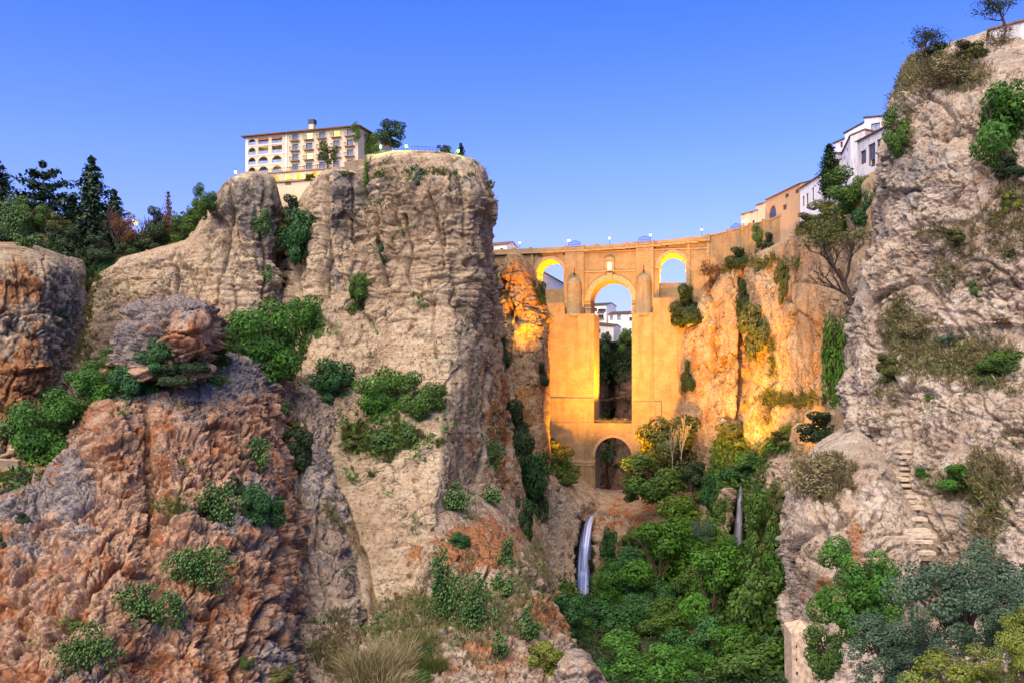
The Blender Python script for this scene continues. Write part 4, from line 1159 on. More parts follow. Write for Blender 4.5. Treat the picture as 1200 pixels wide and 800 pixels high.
for f_, seg in ((0.2, 1), (0.9, 1), (0.25, 2), (0.75, 2)):
    p = pathp[seg].lerp(pathp[seg + 1], f_) - pathp[0]; z = ztop[seg] + (ztop[seg + 1] - ztop[seg]) * f_
    pil = MB(); pil.box(p.x - 0.7, p.x + 0.5, p.y - 0.7, p.y + 0.5, z - 14, z + 0.4); pil.build('buttress', MAT['stone'], ap)
rl = MB()
pa_, pb_ = pathp[1].lerp(pathp[2], 0.28) - pathp[0], pathp[1].lerp(pathp[2], 0.82) - pathp[0]
za_ = ztop[1] + (ztop[2] - ztop[1]) * 0.28; zb_ = ztop[1] + (ztop[2] - ztop[1]) * 0.82
for q in range(11):
    f = q / 10; f2 = (q + 1) / 10
    P_ = lambda f, h: tuple(pa_.lerp(pb_, f) + Vector((0, 0, za_ + (zb_ - za_) * f + h)))
    top_ = lambda f: 1.0 + 0.75 * max(0, 1 - abs(2 * f - 1)) ** 1.5
    rl.tube(P_(f, -0.2), P_(f, top_(f)), 0.05, n=4)
    if q < 10: rl.tube(P_(f, top_(f)), P_(f2, top_(f2)), 0.09, n=4); rl.tube(P_(f, 0.45), P_(f2, 0.45), 0.06, n=4)
rl.build('balcony_rail', MAT['iron'], ap)


# ---- lamp posts
def lamp_post(pos, h, label, group, mat='lamp_white', glow_r=0.34):
    t_ = empty('street_lamp', tuple(pos), label, 'street lamp', group)
    m = MB(); m.lathe([(0.16, -0.3), (0.16, 0.3), (0.09, 0.4), (0.07, h - 0.5), (0.2, h - 0.45), (0.2, h - 0.38)], n=8)
    m.lathe([(0.42, h + 0.42), (0.12, h + 0.75), (0.01, h + 0.95)], n=8)
    m.build('post', MAT['iron'], t_)
    g = MB(); g.lathe([(0.02, h - 0.36), (glow_r * 0.75, h - 0.3), (glow_r, h + 0.1), (glow_r * 0.9, h + 0.36), (0.02, h + 0.4)], n=8)
    g.build('lantern', MAT[mat], t_, True)
    return t_


for px, lab in ((608.5, 'street lamp on the bridge parapet nearest the left cliff'), (666, 'brightest street lamp on the bridge, above the left pilaster'),
                (714, 'street lamp on the bridge above the small lit window'), (762, 'street lamp on the bridge above the right pilaster'),
                (822.5, 'street lamp where the bridge meets the curved approach wall')):
    u_ = bu(px); p = BF.A + BF.d * u_ + Vector((0, 0, btop(u_)))
    lamp_post(p + Vector((-BF.d.y * 0.9, BF.d.x * 0.9, -0.6)), 3.0, lab, 'street lamps along the bridge', glow_r=0.5 if px == 666 else 0.32)
lamp_post(pathp[2].lerp(pathp[3], 0.0) + Vector((0, 0.8, ztop[2])), 1.7, 'white lamp at the end of the approach wall by the cream house', 'street lamps along the bridge', glow_r=0.45)
# ------------------------------------------------------------------ houses
def pierced(mb, u0, u1, z0, top, holes, v0=0.0, reveal=0.45):
    """front face of a facade with real window openings; holes are (ua, ub, za, zb, arched)"""
    us = sorted({u0, u1} | {h[0] for h in holes} | {h[1] for h in holes})
    zmax = min(top(u0), top(u1)); zs = sorted({z0, zmax} | {h[2] for h in holes} | {h[3] for h in holes})
    for a, b in zip(us[:-1], us[1:]):
        for c, d in zip(zs[:-1], zs[1:]):
            if b - a < 1e-4 or d - c < 1e-4: continue
            mu, mz = (a + b) / 2, (c + d) / 2
            if any(h[0] < mu < h[1] and h[2] < mz < h[3] for h in holes): continue
            mb.poly([(a, v0, c), (b, v0, c), (b, v0, d), (a, v0, d)])
        if abs(top(u0) - top(u1)) > 1e-3:
            mb.poly([(a, v0, zmax), (b, v0, zmax), (b, v0, max(zmax, top(b))), (a, v0, max(zmax, top(a)))])
    for ua, ub, za, zb, ar in holes:
        v1 = v0 + reveal
        if ar:
            r = (ub - ua) / 2; zs_ = max(za, zb - r)
            pts = arch_pts(ua, ub, zs_, zb - zs_, 10)
            for (a, b), (c, d) in zip(pts[:-1], pts[1:]):
                mb.poly([(a, v0, b), (c, v0, d), (c, v0, zb), (a, v0, zb)])
                mb.poly([(a, v0, b), (a, v1, b), (c, v1, d), (c, v0, d)])
        else:
            zs_ = zb
            mb.poly([(ua, v0, zb), (ua, v1, zb), (ub, v1, zb), (ub, v0, zb)])
        mb.poly([(ua, v0, za), (ua, v1, za), (ua, v1, zs_), (ua, v0, zs_)])
        mb.poly([(ub, v0, za), (ub, v0, zs_), (ub, v1, zs_), (ub, v1, za)])
        mb.poly([(ua, v0, za), (ub, v0, za), (ub, v1, za), (ua, v1, za)])


def window(root, ua, ub, za, zb, v=0.3, frame='brown_frame', pane='glass', balcony=None, arched=False, name='window'):
    f = MB(); t_ = 0.12
    e = 0.004
    f.box(ua + e, ua + t_, v - 0.06, v + 0.06, za + e, zb - e); f.box(ub - t_, ub - e, v - 0.06, v + 0.06, za + e, zb - e)
    f.box(ua + t_, ub - t_, v - 0.06, v + 0.06, zb - t_, zb - e); f.box(ua + t_, ub - t_, v - 0.06, v + 0.06, za + e, za + t_)
    if ub - ua > 0.9: f.box((ua + ub) / 2 - 0.05, (ua + ub) / 2 + 0.05, v - 0.05, v + 0.05, za + t_, zb - t_)
    o = f.build(name, MAT[frame], root)
    p = MB(); p.box(ua + 0.02, ub - 0.02, v + 0.02, v + 0.05, za + 0.02, zb - 0.02)
    p.build('pane', MAT[pane], o)
    if balcony:
        b = MB(); w = balcony
        b.box(ua - w, ub + w, -1.0, 0.0, za - 0.22, za - 0.04)
        bo = b.build('balcony', MAT['trim_stone'], root)
        r = MB(); n = max(4, int((ub - ua + 2 * w) / 0.28))
        for k in range(n + 1):
            x = ua - w + 0.05 + (ub - ua + 2 * w - 0.1) * k / n
            r.box(x - 0.025, x + 0.025, -0.98, -0.93, za - 0.04, za + 0.95)
        r.box(ua - w, ub + w, -1.0, -0.92, za + 0.95, za + 1.05)
        for x in (ua - w, ub + w - 0.05): r.box(x, x + 0.05, -0.9, 0.0, za + 0.9, za + 1.0)
        r.build('railing', MAT['iron'], bo)
    return o


def house(name, label, face, pxr, ytop, ybot, depth, wall, roof, wins, eave=0.6, rise=1.6, cat='house', frame='brown_frame', slope=None, reveal=0.4, group=None, rname='roof'):
    """a house: a pierced facade between the two pixel columns pxr, side and back walls, a pitched roof, windows"""
    root = face.root(name, label, cat, group)
    u0, u1 = face.u(pxr[0]), face.u(pxr[1])
    z1 = face.uz(pxr[0], ytop)[1] if not hasattr(ytop, '__len__') else None
    za, zb = (z1, z1) if z1 is not None else (face.uz(pxr[0], ytop[0])[1], face.uz(pxr[1], ytop[1])[1])
    z0 = min(face.uz(pxr[0], ybot)[1], face.uz(pxr[1], ybot)[1])
    top = lambda u: za + (zb - za) * (u - u0) / (u1 - u0)
    holes = []; spec = []
    for w in wins:
        px, py, wd, ht = w[:4]; opt = w[4] if len(w) > 4 else {}
        u, z = face.uz(px, py)
        h = (u - wd / 2, u + wd / 2, z - ht / 2, z + ht / 2, opt.get('arched', False))
        if h[0] > u0 + 0.05 and h[1] < u1 - 0.05 and h[3] < min(za, zb) - 0.05 and h[2] > z0:
            holes.append(h); spec.append((h, opt))
    m = MB(); pierced(m, u0, u1, z0, top, holes, 0.0, reveal)
    m.poly([(u0, 0, z0), (u0, 0, za), (u0, depth, za), (u0, depth, z0)])
    m.poly([(u1, 0, z0), (u1, depth, z0), (u1, depth, zb), (u1, 0, zb)])
    m.poly([(u1, depth, z0), (u0, depth, z0), (u0, depth, za), (u1, depth, zb)])
    if rise > 0:
        for u, z in ((u0, za), (u1, zb)):
            m.poly([(u, 0, z), (u, depth, z), (u, depth / 2, z + rise)])
    m.build('wall', MAT[wall], root)
    r = MB(); e = eave
    if rise > 0:
        k = rise / (depth / 2)
        for s in (0, 1):
            v0_, v1_ = (-e, depth / 2) if s == 0 else (depth + e, depth / 2)
            A = [(u0 - e * 0.5, v0_, za - e * k), (u1 + e * 0.5, v0_, zb - e * k), (u1 + e * 0.5, v1_, zb + rise), (u0 - e * 0.5, v1_, za + rise)]
            B = [(x, y, z + 0.22) for x, y, z in A]
            r.poly(A); r.poly(B)
            for q in range(4):
                q2 = (q + 1) % 4
                r.poly([A[q], A[q2], B[q2], B[q]])
    else:
        i = len(r.v)
        r.v += [(u0 - e, -e, za), (u1 + e, -e, zb), (u1 + e, depth + e, zb), (u0 - e, depth + e, za), (u0 - e, -e, za + 0.3), (u1 + e, -e, zb + 0.3), (u1 + e, depth + e, zb + 0.3), (u0 - e, depth + e, za + 0.3)]
        r.f += [[i, i + 1, i + 5, i + 4], [i + 1, i + 2, i + 6, i + 5], [i + 2, i + 3, i + 7, i + 6], [i + 3, i, i + 4, i + 7], [i + 4, i + 5, i + 6, i + 7], [i, i + 3, i + 2, i + 1]]
    ro = r.build(rname, MAT[roof], root)
    for h, opt in spec:
        window(root, h[0], h[1], h[2], h[3], reveal - 0.1, opt.get('frame', frame), opt.get('pane', 'glass'), opt.get('balcony'), h[4])
    return root, ro, (u0, u1, z0, za, zb)


# ---- the hotel on the left cliff
HF = Face(289, 262, 419, 251)
hot = HF.root('hotel', 'cream four-storey hotel with arched loggias on the left cliff top', 'hotel')
hu = HF.u; hz = lambda px, py: HF.uz(px, py)[1]
ztopH = hz(354, 155.2); zfl = hz(354, 201.5)
fh = (ztopH - zfl) / 3.95
holes = []; specs = []
def rowz(r): return zfl + 0.35 + fh * r            # sill of a row, counted from below
for ci, (a, b) in enumerate(((291, 299.5), (302.5, 314.5), (318.5, 330.5))):
    for r in range(4):
        if r == 0 and ci > 0: ht = fh * 0.72
        ht = fh * 0.74
        arch = not (r == 2 and ci > 0)
        if r == 3: continue
        holes.append((hu(a), hu(b), rowz(r) , rowz(r) + ht, arch)); specs.append(('loggia', r, ci))
    r = 3
    holes.append((hu(a), hu(b), rowz(3), rowz(3) + fh * 0.62, ci == 0)); specs.append(('loggia', 3, ci))
for ci, (a, b) in enumerate(((342.5, 349.5), (358.5, 366), (374, 381.5), (390.5, 398), (406.5, 414))):
    for r in range(4):
        holes.append((hu(a), hu(b), rowz(r) + 0.1, rowz(r) + 0.1 + fh * 0.66, False)); specs.append(('window', r, ci))
# fold four rows into the visible height
m = MB(); H0, H1 = hu(288), hu(419.5); Dh = 22.0
pierced(m, H0, H1, zfl - 4.5, lambda u: ztopH, holes, 0.0, 0.5)
m.poly([(H0, 0, zfl - 4.5), (H0, 0, ztopH), (H0, Dh, ztopH), (H0, Dh, zfl - 4.5)])
m.poly([(H1, 0, zfl - 4.5), (H1, Dh, zfl - 4.5), (H1, Dh, ztopH), (H1, 0, ztopH)])
m.poly([(H1, Dh, zfl - 4.5), (H0, Dh, zfl - 4.5), (H0, Dh, ztopH), (H1, Dh, ztopH)])
m.build('wall', MAT['cream'], hot)
r = MB(); e = 1.1; rh = 3.0; ins = 7.0
A = [(H0 - e, -e, ztopH), (H1 + e, -e, ztopH), (H1 + e, Dh + e, ztopH), (H0 - e, Dh + e, ztopH)]
A2 = [(x, y, z + 0.35) for x, y, z in A]
R0, R1 = (H0 + 10, Dh / 2, ztopH + rh), (H1 - 10, Dh / 2, ztopH + rh)
r.poly(A)
for q in range(4):
    q2 = (q + 1) % 4; r.poly([A[q], A[q2], A2[q2], A2[q]])
r.poly([A2[0], A2[1], R1, R0]); r.poly([A2[1], A2[2], R1]); r.poly([A2[2], A2[3], R0, R1]); r.poly([A2[3], A2[0], R0])
roof = r.build('roof', MAT['tile'], hot)
c = MB(); cu = hu(360.5); c.box(cu - 0.75, cu + 0.75, 2.0, 3.5, ztopH + 0.2, ztopH + 3.0)
ch = c.build('chimney', MAT['cream'], roof)
c = MB(); c.box(cu - 0.95, cu + 0.95, 1.8, 3.7, ztopH + 3.0, ztopH + 4.3)
c.build('chimney_cap', MAT['iron'], roof)
for (a, b, za, zb, arc), (kind, row, ci) in zip(holes, specs):
    if kind == 'loggia':
        f = MB(); f.box(a - 0.4, b + 0.4, 2.2, 2.3, za - 0.1, zb + 0.2)
        lit_room = (row, ci) in ((2, 1), (0, 2))
        lo = f.build('loggia', MAT['warm_plaster'], hot)
        p = MB(); mid = (a + b) / 2
        p.box(mid - 0.8, mid + 0.8, 2.12, 2.18, za, zb - 0.7); p.build('pane', MAT['lit' if lit_room else 'blue_glass' if ci else 'glass'], lo)
        f = MB(); f.box(a - 0.4, b + 0.4, 0.52, 2.2, za - 0.15, za - 0.02); f.build('floor', MAT['cream'], lo); f = MB(); f.box(a - 0.4, b + 0.4, 0.52, 2.2, zb + 0.05, zb + 0.15); f.build('ceiling', MAT['cream'], lo)
        g = MB(); g.box(a + 0.05, b - 0.05, 0.1, 0.16, za + 0.05, za + 0.95); g.build('railing', MAT['blue_glass'], lo)
        if row == 3 and ci > 0:
            g = MB(); g.poly([(a + 0.05, 0.3, zb), (b - 0.05, 0.3, zb), (b - 0.05, -0.5, zb - 0.7), (a + 0.05, -0.5, zb - 0.7)]); g.build('awning', MAT['awning'], lo)
    else:
        pane = 'lit_green' if (row, ci) == (3, 3) else 'lit' if (row, ci) in ((3, 1), (1, 1)) else 'blue_glass'
        window(hot, a, b, za, zb, 0.38, 'brown_frame', pane, 0.55)
# string courses, the pipe at the change of facade, corner quoins
tr = MB()
for k in range(1, 4): tr.box(hu(288) - 0.05, hu(336), -0.12, 0.05, rowz(k) - 0.42, rowz(k) - 0.27)
tr.box(hu(335.3), hu(336.6), -0.25, 0.05, zfl - 0.2, ztopH - 0.1)
tr.box(H0 - 0.06, H0 + 0.9, -0.08, 0.3, zfl, ztopH - 0.1)
tr.build('string_course', MAT['white'], hot)
# side windows under the ivy
for v in (7.0, 13.0):
    w_ = MB(); w_.box(H1 + 0.002, H1 + 0.1, v, v + 1.2, ztopH - 4.5, ztopH - 2.6); w_.build('side_window', MAT['glass'], hot)
# ground-floor terrace with its lit arcade, built out in front
ter = HF.root('hotel_terrace', 'yellow lit arcade terrace below the hotel on its cream wall', 'terrace')
T0, T1 = hu(303), hu(402)
m = MB(); zt1, zt0 = zfl - 0.6, zfl - 3.3
ah = []
for k in range(6):
    a = T0 + 1.3 + k * (T1 - T0 - 2) / 6; ah.append((a, a + (T1 - T0 - 2) / 6 - 1.1, zt0 + 0.05, zt1 - 0.45, True))
pierced(m, T0, T1, zt0, lambda u: zt1, ah, -3.0, 0.5)
m.poly([(T0, -3, zt0), (T0, -3, zt1), (T0, 0, zt1), (T0, 0, zt0)])
m.poly([(T1, -3, zt0), (T1, 0, zt0), (T1, 0, zt1), (T1, -3, zt1)])
m.build('arcade', MAT['warm_plaster'], ter)
m = MB(); m.box(T0 - 0.3, T1 + 0.3, -3.4, -0.004, zt1, zt1 + 0.3); m.box(T0 - 0.6, T1, -4.4, -0.004, zt0 - 0.45, zt0 - 0.004); m.build('slab', MAT['trim_stone'], ter)
m = MB(); m.box(T0 + 0.5, T1 - 0.5, -0.5, -0.3, zt0, zt1 - 0.01); m.build('back_wall', MAT['warm_plaster'], ter)
m = MB(); m.box(T0 + 0.6, T1 - 1.0, -3.9, 0.0, zt0 - 9, zt0 - 0.455); m.build('base_wall', MAT['warm_plaster'], ter)
m = MB(); u_, z_ = HF.uz(346, 211.5); m.box(u_ - 1.0, u_ + 1.0, -4.0, -3.85, z_ - 2.2, z_ - 0.6); m.build('shutter', MAT['brown_frame'], ter)
rr = MB()
for k in range(40):
    x = T0 + (T1 - T0) * k / 39; rr.box(x - 0.03, x + 0.03, -3.3, -3.24, zt1 + 0.3, zt1 + 1.25)
rr.box(T0, T1, -3.32, -3.22, zt1 + 1.25, zt1 + 1.33); rr.build('railing', MAT['iron'], ter)
def lamp(name, loc, energy, col, radius=0.3, kind='POINT', target=None, size=60, blend=0.6):
    L = bpy.data.lights.new(name, kind); L.energy = energy; L.color = col; L.shadow_soft_size = radius
    if kind == 'SPOT': L.spot_size = math.radians(size); L.spot_blend = blend
    o = bpy.data.objects.new(name, L); COL.objects.link(o); o.location = loc
    if target is not None:
        o.rotation_euler = (Vector(loc) - Vector(target)).to_track_quat('Z', 'Y').to_euler()
    return o
HM = Matrix.Translation(HF.A) @ Matrix.Rotation(HF.rz, 4, 'Z')
for k in range(5):
    lamp('arcade_lamp', HM @ Vector((T0 + 3.5 + k * 6.3, -1.6, zt1 - 0.5)), 260, (1.0, 0.62, 0.16), 0.2)

# ---- cliff-top wall and railing beside the hotel
def wall_run(name, label, pts, h, th, mat, cat='wall', copm=None):
    root = empty(name, tuple(pts[0]), label, cat)
    m = MB(); cp = MB()
    for p, q in zip(pts[:-1], pts[1:]):
        d = (q - p); d.z = 0; d.normalize(); n = Vector((-d.y, d.x, 0)) * th
        a, b = p - pts[0], q - pts[0]
        for mb_, lo, hi, o_ in ((m, -h, 0, 0), (cp, 0.004, 0.2, 0.12)):
            nn = n * (1 + o_); a0, b0 = a - n * o_ * 0.5, b - n * o_ * 0.5
            i = len(mb_.v)
            mb_.v += [tuple(x + Vector((0, 0, z))) for z in (lo, hi) for x in (a0, b0, b0 + nn, a0 + nn)]
            mb_.f += [[i, i + 1, i + 5, i + 4], [i + 1, i + 2, i + 6, i + 5], [i + 2, i + 3, i + 7, i + 6], [i + 3, i, i + 4, i + 7], [i + 4, i + 5, i + 6, i + 7], [i, i + 3, i + 2, i + 1]]
    m.build('wall', MAT[mat], root)
    cp.build('coping', MAT[copm or 'trim_stone'], root)
    return root
MAT['rubble'] = ashlar('rubble_wall', (0.34, 0.27, 0.19), 0.7, 0.35)
wall_run('viewpoint_wall', 'low stone viewpoint wall along the top of the left cliff', [at(404, 190.5, 206), at(432, 186.5, 204.5), at(470, 181.5, 202), at(490, 178.0, 199.5), at(520, 179.5, 199.5), at(546, 187, 203.5)], 5.0, 0.6, 'rubble')
rail_pts = [at(440, 184.5, 206), at(470, 181, 203.5), at(486, 178, 201), at(520, 179.3, 201), at(545, 186.6, 205)]
rroot = empty('viewpoint_railing', tuple(rail_pts[0]), 'thin iron railing on the left cliff viewpoint wall', 'railing')
m = MB()
for p, q in zip(rail_pts[:-1], rail_pts[1:]):
    a, b = p - rail_pts[0], q - rail_pts[0]; n = max(2, int((q - p).length / 0.8))
    for k in range(n):
        x = a.lerp(b, k / n); m.tube(x, x + Vector((0, 0, 1.25)), 0.035, n=4)
    m.tube(a + Vector((0, 0, 1.25)), b + Vector((0, 0, 1.25)), 0.05, n=4); m.tube(a + Vector((0, 0, 0.7)), b + Vector((0, 0, 0.7)), 0.03, n=4)
m.build('bars', MAT['iron'], rroot)
wall_run('path_wall', 'short concrete path edge on the far left above the red slope', [at(-60, 538, 121), at(-10, 539, 121.5), at(21, 541, 122)], 1.0, 1.2, 'rubble', 'path edge')

# ---- houses on the right rim, running towards the camera
W = lambda px, py, w, h, **o: (px, py, w, h, o)
f1 = Face(868.5, 281, 889, 273)
house('cream_house', 'small cream house at the end of the approach wall, lowest of the rim row', f1, (868.5, 886.5), 251.5, 268, 8, 'warm_plaster', 'tile', [W(883, 260.5, 1.0, 1.2)], 0.4, 1.1)
f2 = Face(886, 275, 897.5, 270.5)
house('narrow_house', 'narrow plain cream house between the low cream house and the ochre house', f2, (886, 897), 240.5, 266, 7, 'warm_plaster', 'tile', [], 0.4, 1.0)
f3 = Face(897.5, 268, 937.5, 245)
house('ochre_house', 'long ochre house with a dark arched loggia and patched plaster', f3, (897.5, 937.3), 234.5, 290, 9, 'ochre', 'tile',
      [W(904.2, 236.0, 3.6, 2.6), W(905.3, 248.5, 5.2, 3.9, arched=True), W(922, 229.5, 2.6, 1.2), W(919.5, 243.0, 2.6, 1.6), W(934, 224.5, 2.2, 1.2)], 0.4, 1.2)
f4 = Face(937.6, 244.8, 962, 228)
house('white_house', 'white two-storey house beside the ochre house, narrow tall windows', f4, (937.6, 962), 221.0, 290, 9, 'white', 'tile',
      [W(941, 222.5, 1.7, 2.6), W(945.2, 219.8, 1.7, 2.6), W(951.8, 214.5, 1.6, 3.0), W(941.4, 236.2, 1.7, 2.9), W(946, 233, 1.7, 2.9), W(952.6, 226.5, 1.5, 3.0), W(953, 236, 1.4, 1.5)], 0.5, 1.4)
f4b = Face(962.2, 227.5, 984, 213)
house('shaded_house', 'white house with lit openings half hidden behind the cypress', f4b, (962.2, 984), 203.5, 290, 9, 'old_white', 'tile',
      [W(966, 221, 2.6, 2.6), W(967, 231, 3.0, 2.0), W(978, 216, 2.0, 2.0)], 0.4, 1.4)
f5 = Face(976.5, 222, 986.5, 214)
house('stepped_white_house', 'lowest stepped white house rising just right of the cypress', f5, (976.5, 988), (179.5, 180.5), 260, 10, 'white', 'tile', [W(986, 191, 1.4, 2.0)], 0.3, 0.0, rname='flat_roof')
f5b = Face(976.5, 228, 992, 222)
house('white_penthouse', 'small white upper house with a window above the stepped white house', f5b, (977, 991), (168.5, 162.5), 200, 8, 'white', 'tile', [W(986, 170, 1.2, 1.6)], 0.3, 0.0, rname='flat_roof')
f6 = Face(986.5, 213, 996.8, 196)
house('pink_white_house', 'white house with small red awnings facing the gorge', f6, (986.5, 996.6), (181.0, 160.5), 260, 12, 'white', 'tile',
      [W(989.5, 188, 2.2, 1.6), W(993, 178, 2.2, 1.6), W(989, 200, 2.4, 1.6, pane='glass'), W(993, 195, 2.4, 1.6)], 0.3, 0.0, rname='flat_roof')
f7 = Face(996.6, 196, 1014, 192.5)
house('weathered_tower_house', 'grey weathered plaster side wall of a tall white house', f7, (996.6, 1013.5), (159.5, 152.5), 260, 10, 'old_white', 'tile', [], 0.15, 0.0, rname='flat_roof')
f8 = Face(1004.5, 190, 1056, 173)
house('rim_house', 'nearest pale house on the right rim with an orange tiled eave', f8, (1004.5, 1056), 166.5, 260, 9, 'old_white', 'tile',
      [W(1011.7, 184.5, 2.3, 3.0), W(1020, 167.5, 3.0, 4.6), W(1030.4, 161.5, 2.8, 4.6), W(1021.5, 181, 2.8, 4.6), W(1031.5, 175.5, 2.6, 4.6), W(1023, 191, 1.8, 1.6), W(1038, 155.5, 2.6, 2.4)], 0.5, 0.9)
f9 = Face(1007.5, 206, 1040, 202)
house('gabled_house', 'tall grey-white gabled house topping the right rim', f9, (1013, 1037.5), (138.5, 136.5), 240, 16, 'old_white', 'slate_tile', [W(1026, 151, 2.0, 2.6, pane='blue_glass')], 0.25, 0.0, rname='flat_roof')
f10 = Face(990, 216, 1013, 212)
house('back_house', 'white house with a sloping roof line left of the grey gable', f10, (990, 1013), (157, 143.5), 220, 12, 'white', 'slate_tile', [], 0.3, 0.0, rname='flat_roof')
f11 = Face(1037, 202, 1062, 196)
house('annex_house', 'low weathered annex joined to the right of the grey gable', f11, (1037.6, 1062), (134, 133.5), 230, 12, 'old_white', 'slate_tile', [], 0.2, 0.0, rname='flat_roof')
# television aerial on the annex
p = at(1041, 134, 203)
m = MB(); m.tube((0, 0, -0.5), (0, 0, 2.8), 0.035, n=4)
for k in range(5): m.tube((-0.5, 0, 1.6 + 0.25 * k), (0.5, 0, 1.6 + 0.25 * k), 0.02, n=4)
o = m.build('tv_aerial', MAT['iron']); o.location = p; tag(o, 'thin television aerial above the weathered annex roof', 'aerial')

# the white house on the very top of the right cliff
f12 = Face(1158, 150, 1230, 146)
house('cliff_top_house', 'pale house just showing above the right cliff behind a tree', f12, (1160, 1235), (36, 16), 80, 10, 'old_white', 'tile', [W(1178, 34, 1.2, 1.4)], 0.4, 0.0, rname='flat_roof')

# ---- houses seen past and through the bridge
f13 = Face(560, 345, 604, 338)
house('far_white_house', 'far white house with a tiled roof between the left cliff and the bridge', f13, (560, 594), 288.5, 330, 10, 'white', 'tile', [W(588, 293, 1.4, 1.4), W(596, 293, 1.2, 1.4)], 0.5, 1.6)
f14 = Face(633.5, 352, 660, 400)
house('arch_view_house', 'white house with balconied windows seen through the left arch', f14, (633.5, 664), 317.5, 352, 12, 'white', 'slate_tile',
      [W(637.7, 323, 2.4, 3.0), W(642.3, 326.5, 2.4, 3.4), W(646.5, 329, 2.4, 3.4), W(651, 331.5, 2.4, 3.2), W(637.7, 332.5, 2.2, 2.4), W(643, 334.5, 2.2, 2.4)], 0.9, 1.6)
f15 = Face(690, 452, 712.5, 446)
house('gorge_edge_house', 'taller white house with balconies seen left through the main arch', f15, (688, 710.5), 358.5, 392, 12, 'white', 'slate_tile',
      [W(698, 363, 1.6, 1.8), W(704, 364, 3.2, 1.8, balcony=0.5), W(704, 371, 3.2, 1.8, balcony=0.5), W(697, 371, 1.6, 1.8), W(708.5, 364, 1.4, 1.8)], 0.5, 1.5)
f16 = Face(710.7, 444, 748, 436)
house('low_white_house', 'low white house with two green-shuttered windows seen right through the main arch', f16, (713, 735), 368.5, 396, 12, 'white', 'slate_tile',
      [W(716.5, 372.5, 1.8, 2.4, pane='blue_glass'), W(725.3, 372.5, 2.0, 2.8, pane='blue_glass')], 0.5, 1.6)
f17 = Face(733, 440, 752, 434)
house('corner_white_house', 'white house corner with a reddish roof at the right edge of the main arch', f17, (735.4, 752), 368.0, 396, 12, 'white', 'tile', [W(739, 374, 1.6, 2.0)], 0.4, 1.2)
f18 = Face(697, 430, 722, 424)
house('ruined_house', 'old unplastered house below the white houses in the main arch', f18, (696, 719), (380, 382.5), 400, 9, 'old_white', 'slate_tile', [W(702, 388, 1.6, 2.2), W(712, 391, 2.0, 2.0)], 0.5, 1.2)

# ------------------------------------------------------------------ the floodlights
BM = Matrix.Translation(BF.A) @ Matrix.Rotation(BF.rz, 4, 'Z')
SOD, YEL = (1.0, 0.41, 0.02), (1.0, 0.60, 0.02)
for px, z in ((644.5, zA), (788, zC)):
    for v in (4.5, 9.5):
        lamp('arch_floodlight', BM @ Vector((bu(px), v, z + 1.6)), 10000, YEL, 0.4)
for v in (-1.0, 6.0):
    lamp('deck_floodlight', BM @ Vector((uR - 2.2, v, zD + 1.2)), 70000, SOD, 0.4, 'SPOT', BM @ Vector((uL + 1.0, v + 2, zD + 26)), 80)
lamp('bridge_floodlight', at(698, 578, 248), 260000, SOD, 0.8, 'SPOT', at(756, 420, 292), 68, 1.0)
lamp('bridge_floodlight', at(676, 562, 256), 210000, SOD, 0.8, 'SPOT', at(678, 420, 299), 66, 1.0)
lamp('rock_floodlight', at(650, 440, 246), 120000, SOD, 0.8, 'SPOT', at(606, 345, 268), 56, 1.0)
lamp('rock_floodlight', at(808, 570, 222), 300000, SOD, 0.8, 'SPOT', at(868, 410, 264), 70, 1.0)
lamp('rock_floodlight', at(908, 556, 196), 70000, SOD, 0.8, 'SPOT', at(945, 400, 228), 70, 1.0)
# ------------------------------------------------------------------ plants
def leaf_material(name, dark, light, trans=0.25, rough=0.55, scale=0.5):
    t = NT(name)
    r = t.geo.outputs['Random Per Island']
    n = t.noise(scale, 4, 0.6)
    f = t.math('ADD', t.math('MULTIPLY', r, 0.55), t.math('MULTIPLY', t.rng(n, 0.32, 0.68), 0.45))
    c = t.mix(f, dark, light)
    p = t.pbr(c, rough, None, 0.25)
    tr = t.n.new('ShaderNodeBsdfTranslucent'); t.l.new(c, tr.inputs[0])
    mx = t.n.new('ShaderNodeMixShader'); mx.inputs[0].default_value = trans
    t.l.new(p.outputs[0], mx.inputs[1]); t.l.new(tr.outputs[0], mx.inputs[2])
    return t.done(mx)


LM = dict(
    green=leaf_material('bush_leaves', (0.023, 0.058, 0.012), (0.102, 0.196, 0.026)),
    bright=leaf_material('bright_leaves', (0.018, 0.070, 0.010), (0.090, 0.235, 0.022)),
    deep=leaf_material('deep_green_leaves', (0.012, 0.045, 0.015), (0.053, 0.165, 0.038)),
    dark=leaf_material('dark_leaves', (0.011, 0.027, 0.011), (0.047, 0.088, 0.027)),
    olive=leaf_material('olive_leaves', (0.046, 0.058, 0.016), (0.156, 0.169, 0.039)),
    yellow=leaf_material('yellow_green_leaves', (0.069, 0.098, 0.014), (0.265, 0.299, 0.040)),
    blue=leaf_material('blue_green_leaves', (0.020, 0.048, 0.026), (0.090, 0.150, 0.082), 0.1, 0.8),
    dry=leaf_material('dry_scrub', (0.085, 0.070, 0.032), (0.290, 0.240, 0.110), 0.15),
    straw=leaf_material('dry_straw', (0.150, 0.125, 0.050), (0.420, 0.350, 0.170), 0.25),
    russet=leaf_material('russet_leaves', (0.060, 0.031, 0.012), (0.180, 0.090, 0.030)),
    fir=leaf_material('fir_needles', (0.007, 0.024, 0.014), (0.034, 0.072, 0.034), 0.05),
    pad=leaf_material('cactus_pads', (0.016, 0.060, 0.016), (0.120, 0.215, 0.055), 0.0, 0.6),
    ivy=leaf_material('ivy_leaves', (0.024, 0.072, 0.007), (0.144, 0.264, 0.024)),
    pale=leaf_material('pale_agave', (0.072, 0.104, 0.064), (0.208, 0.264, 0.152), 0.0, 0.5),
)
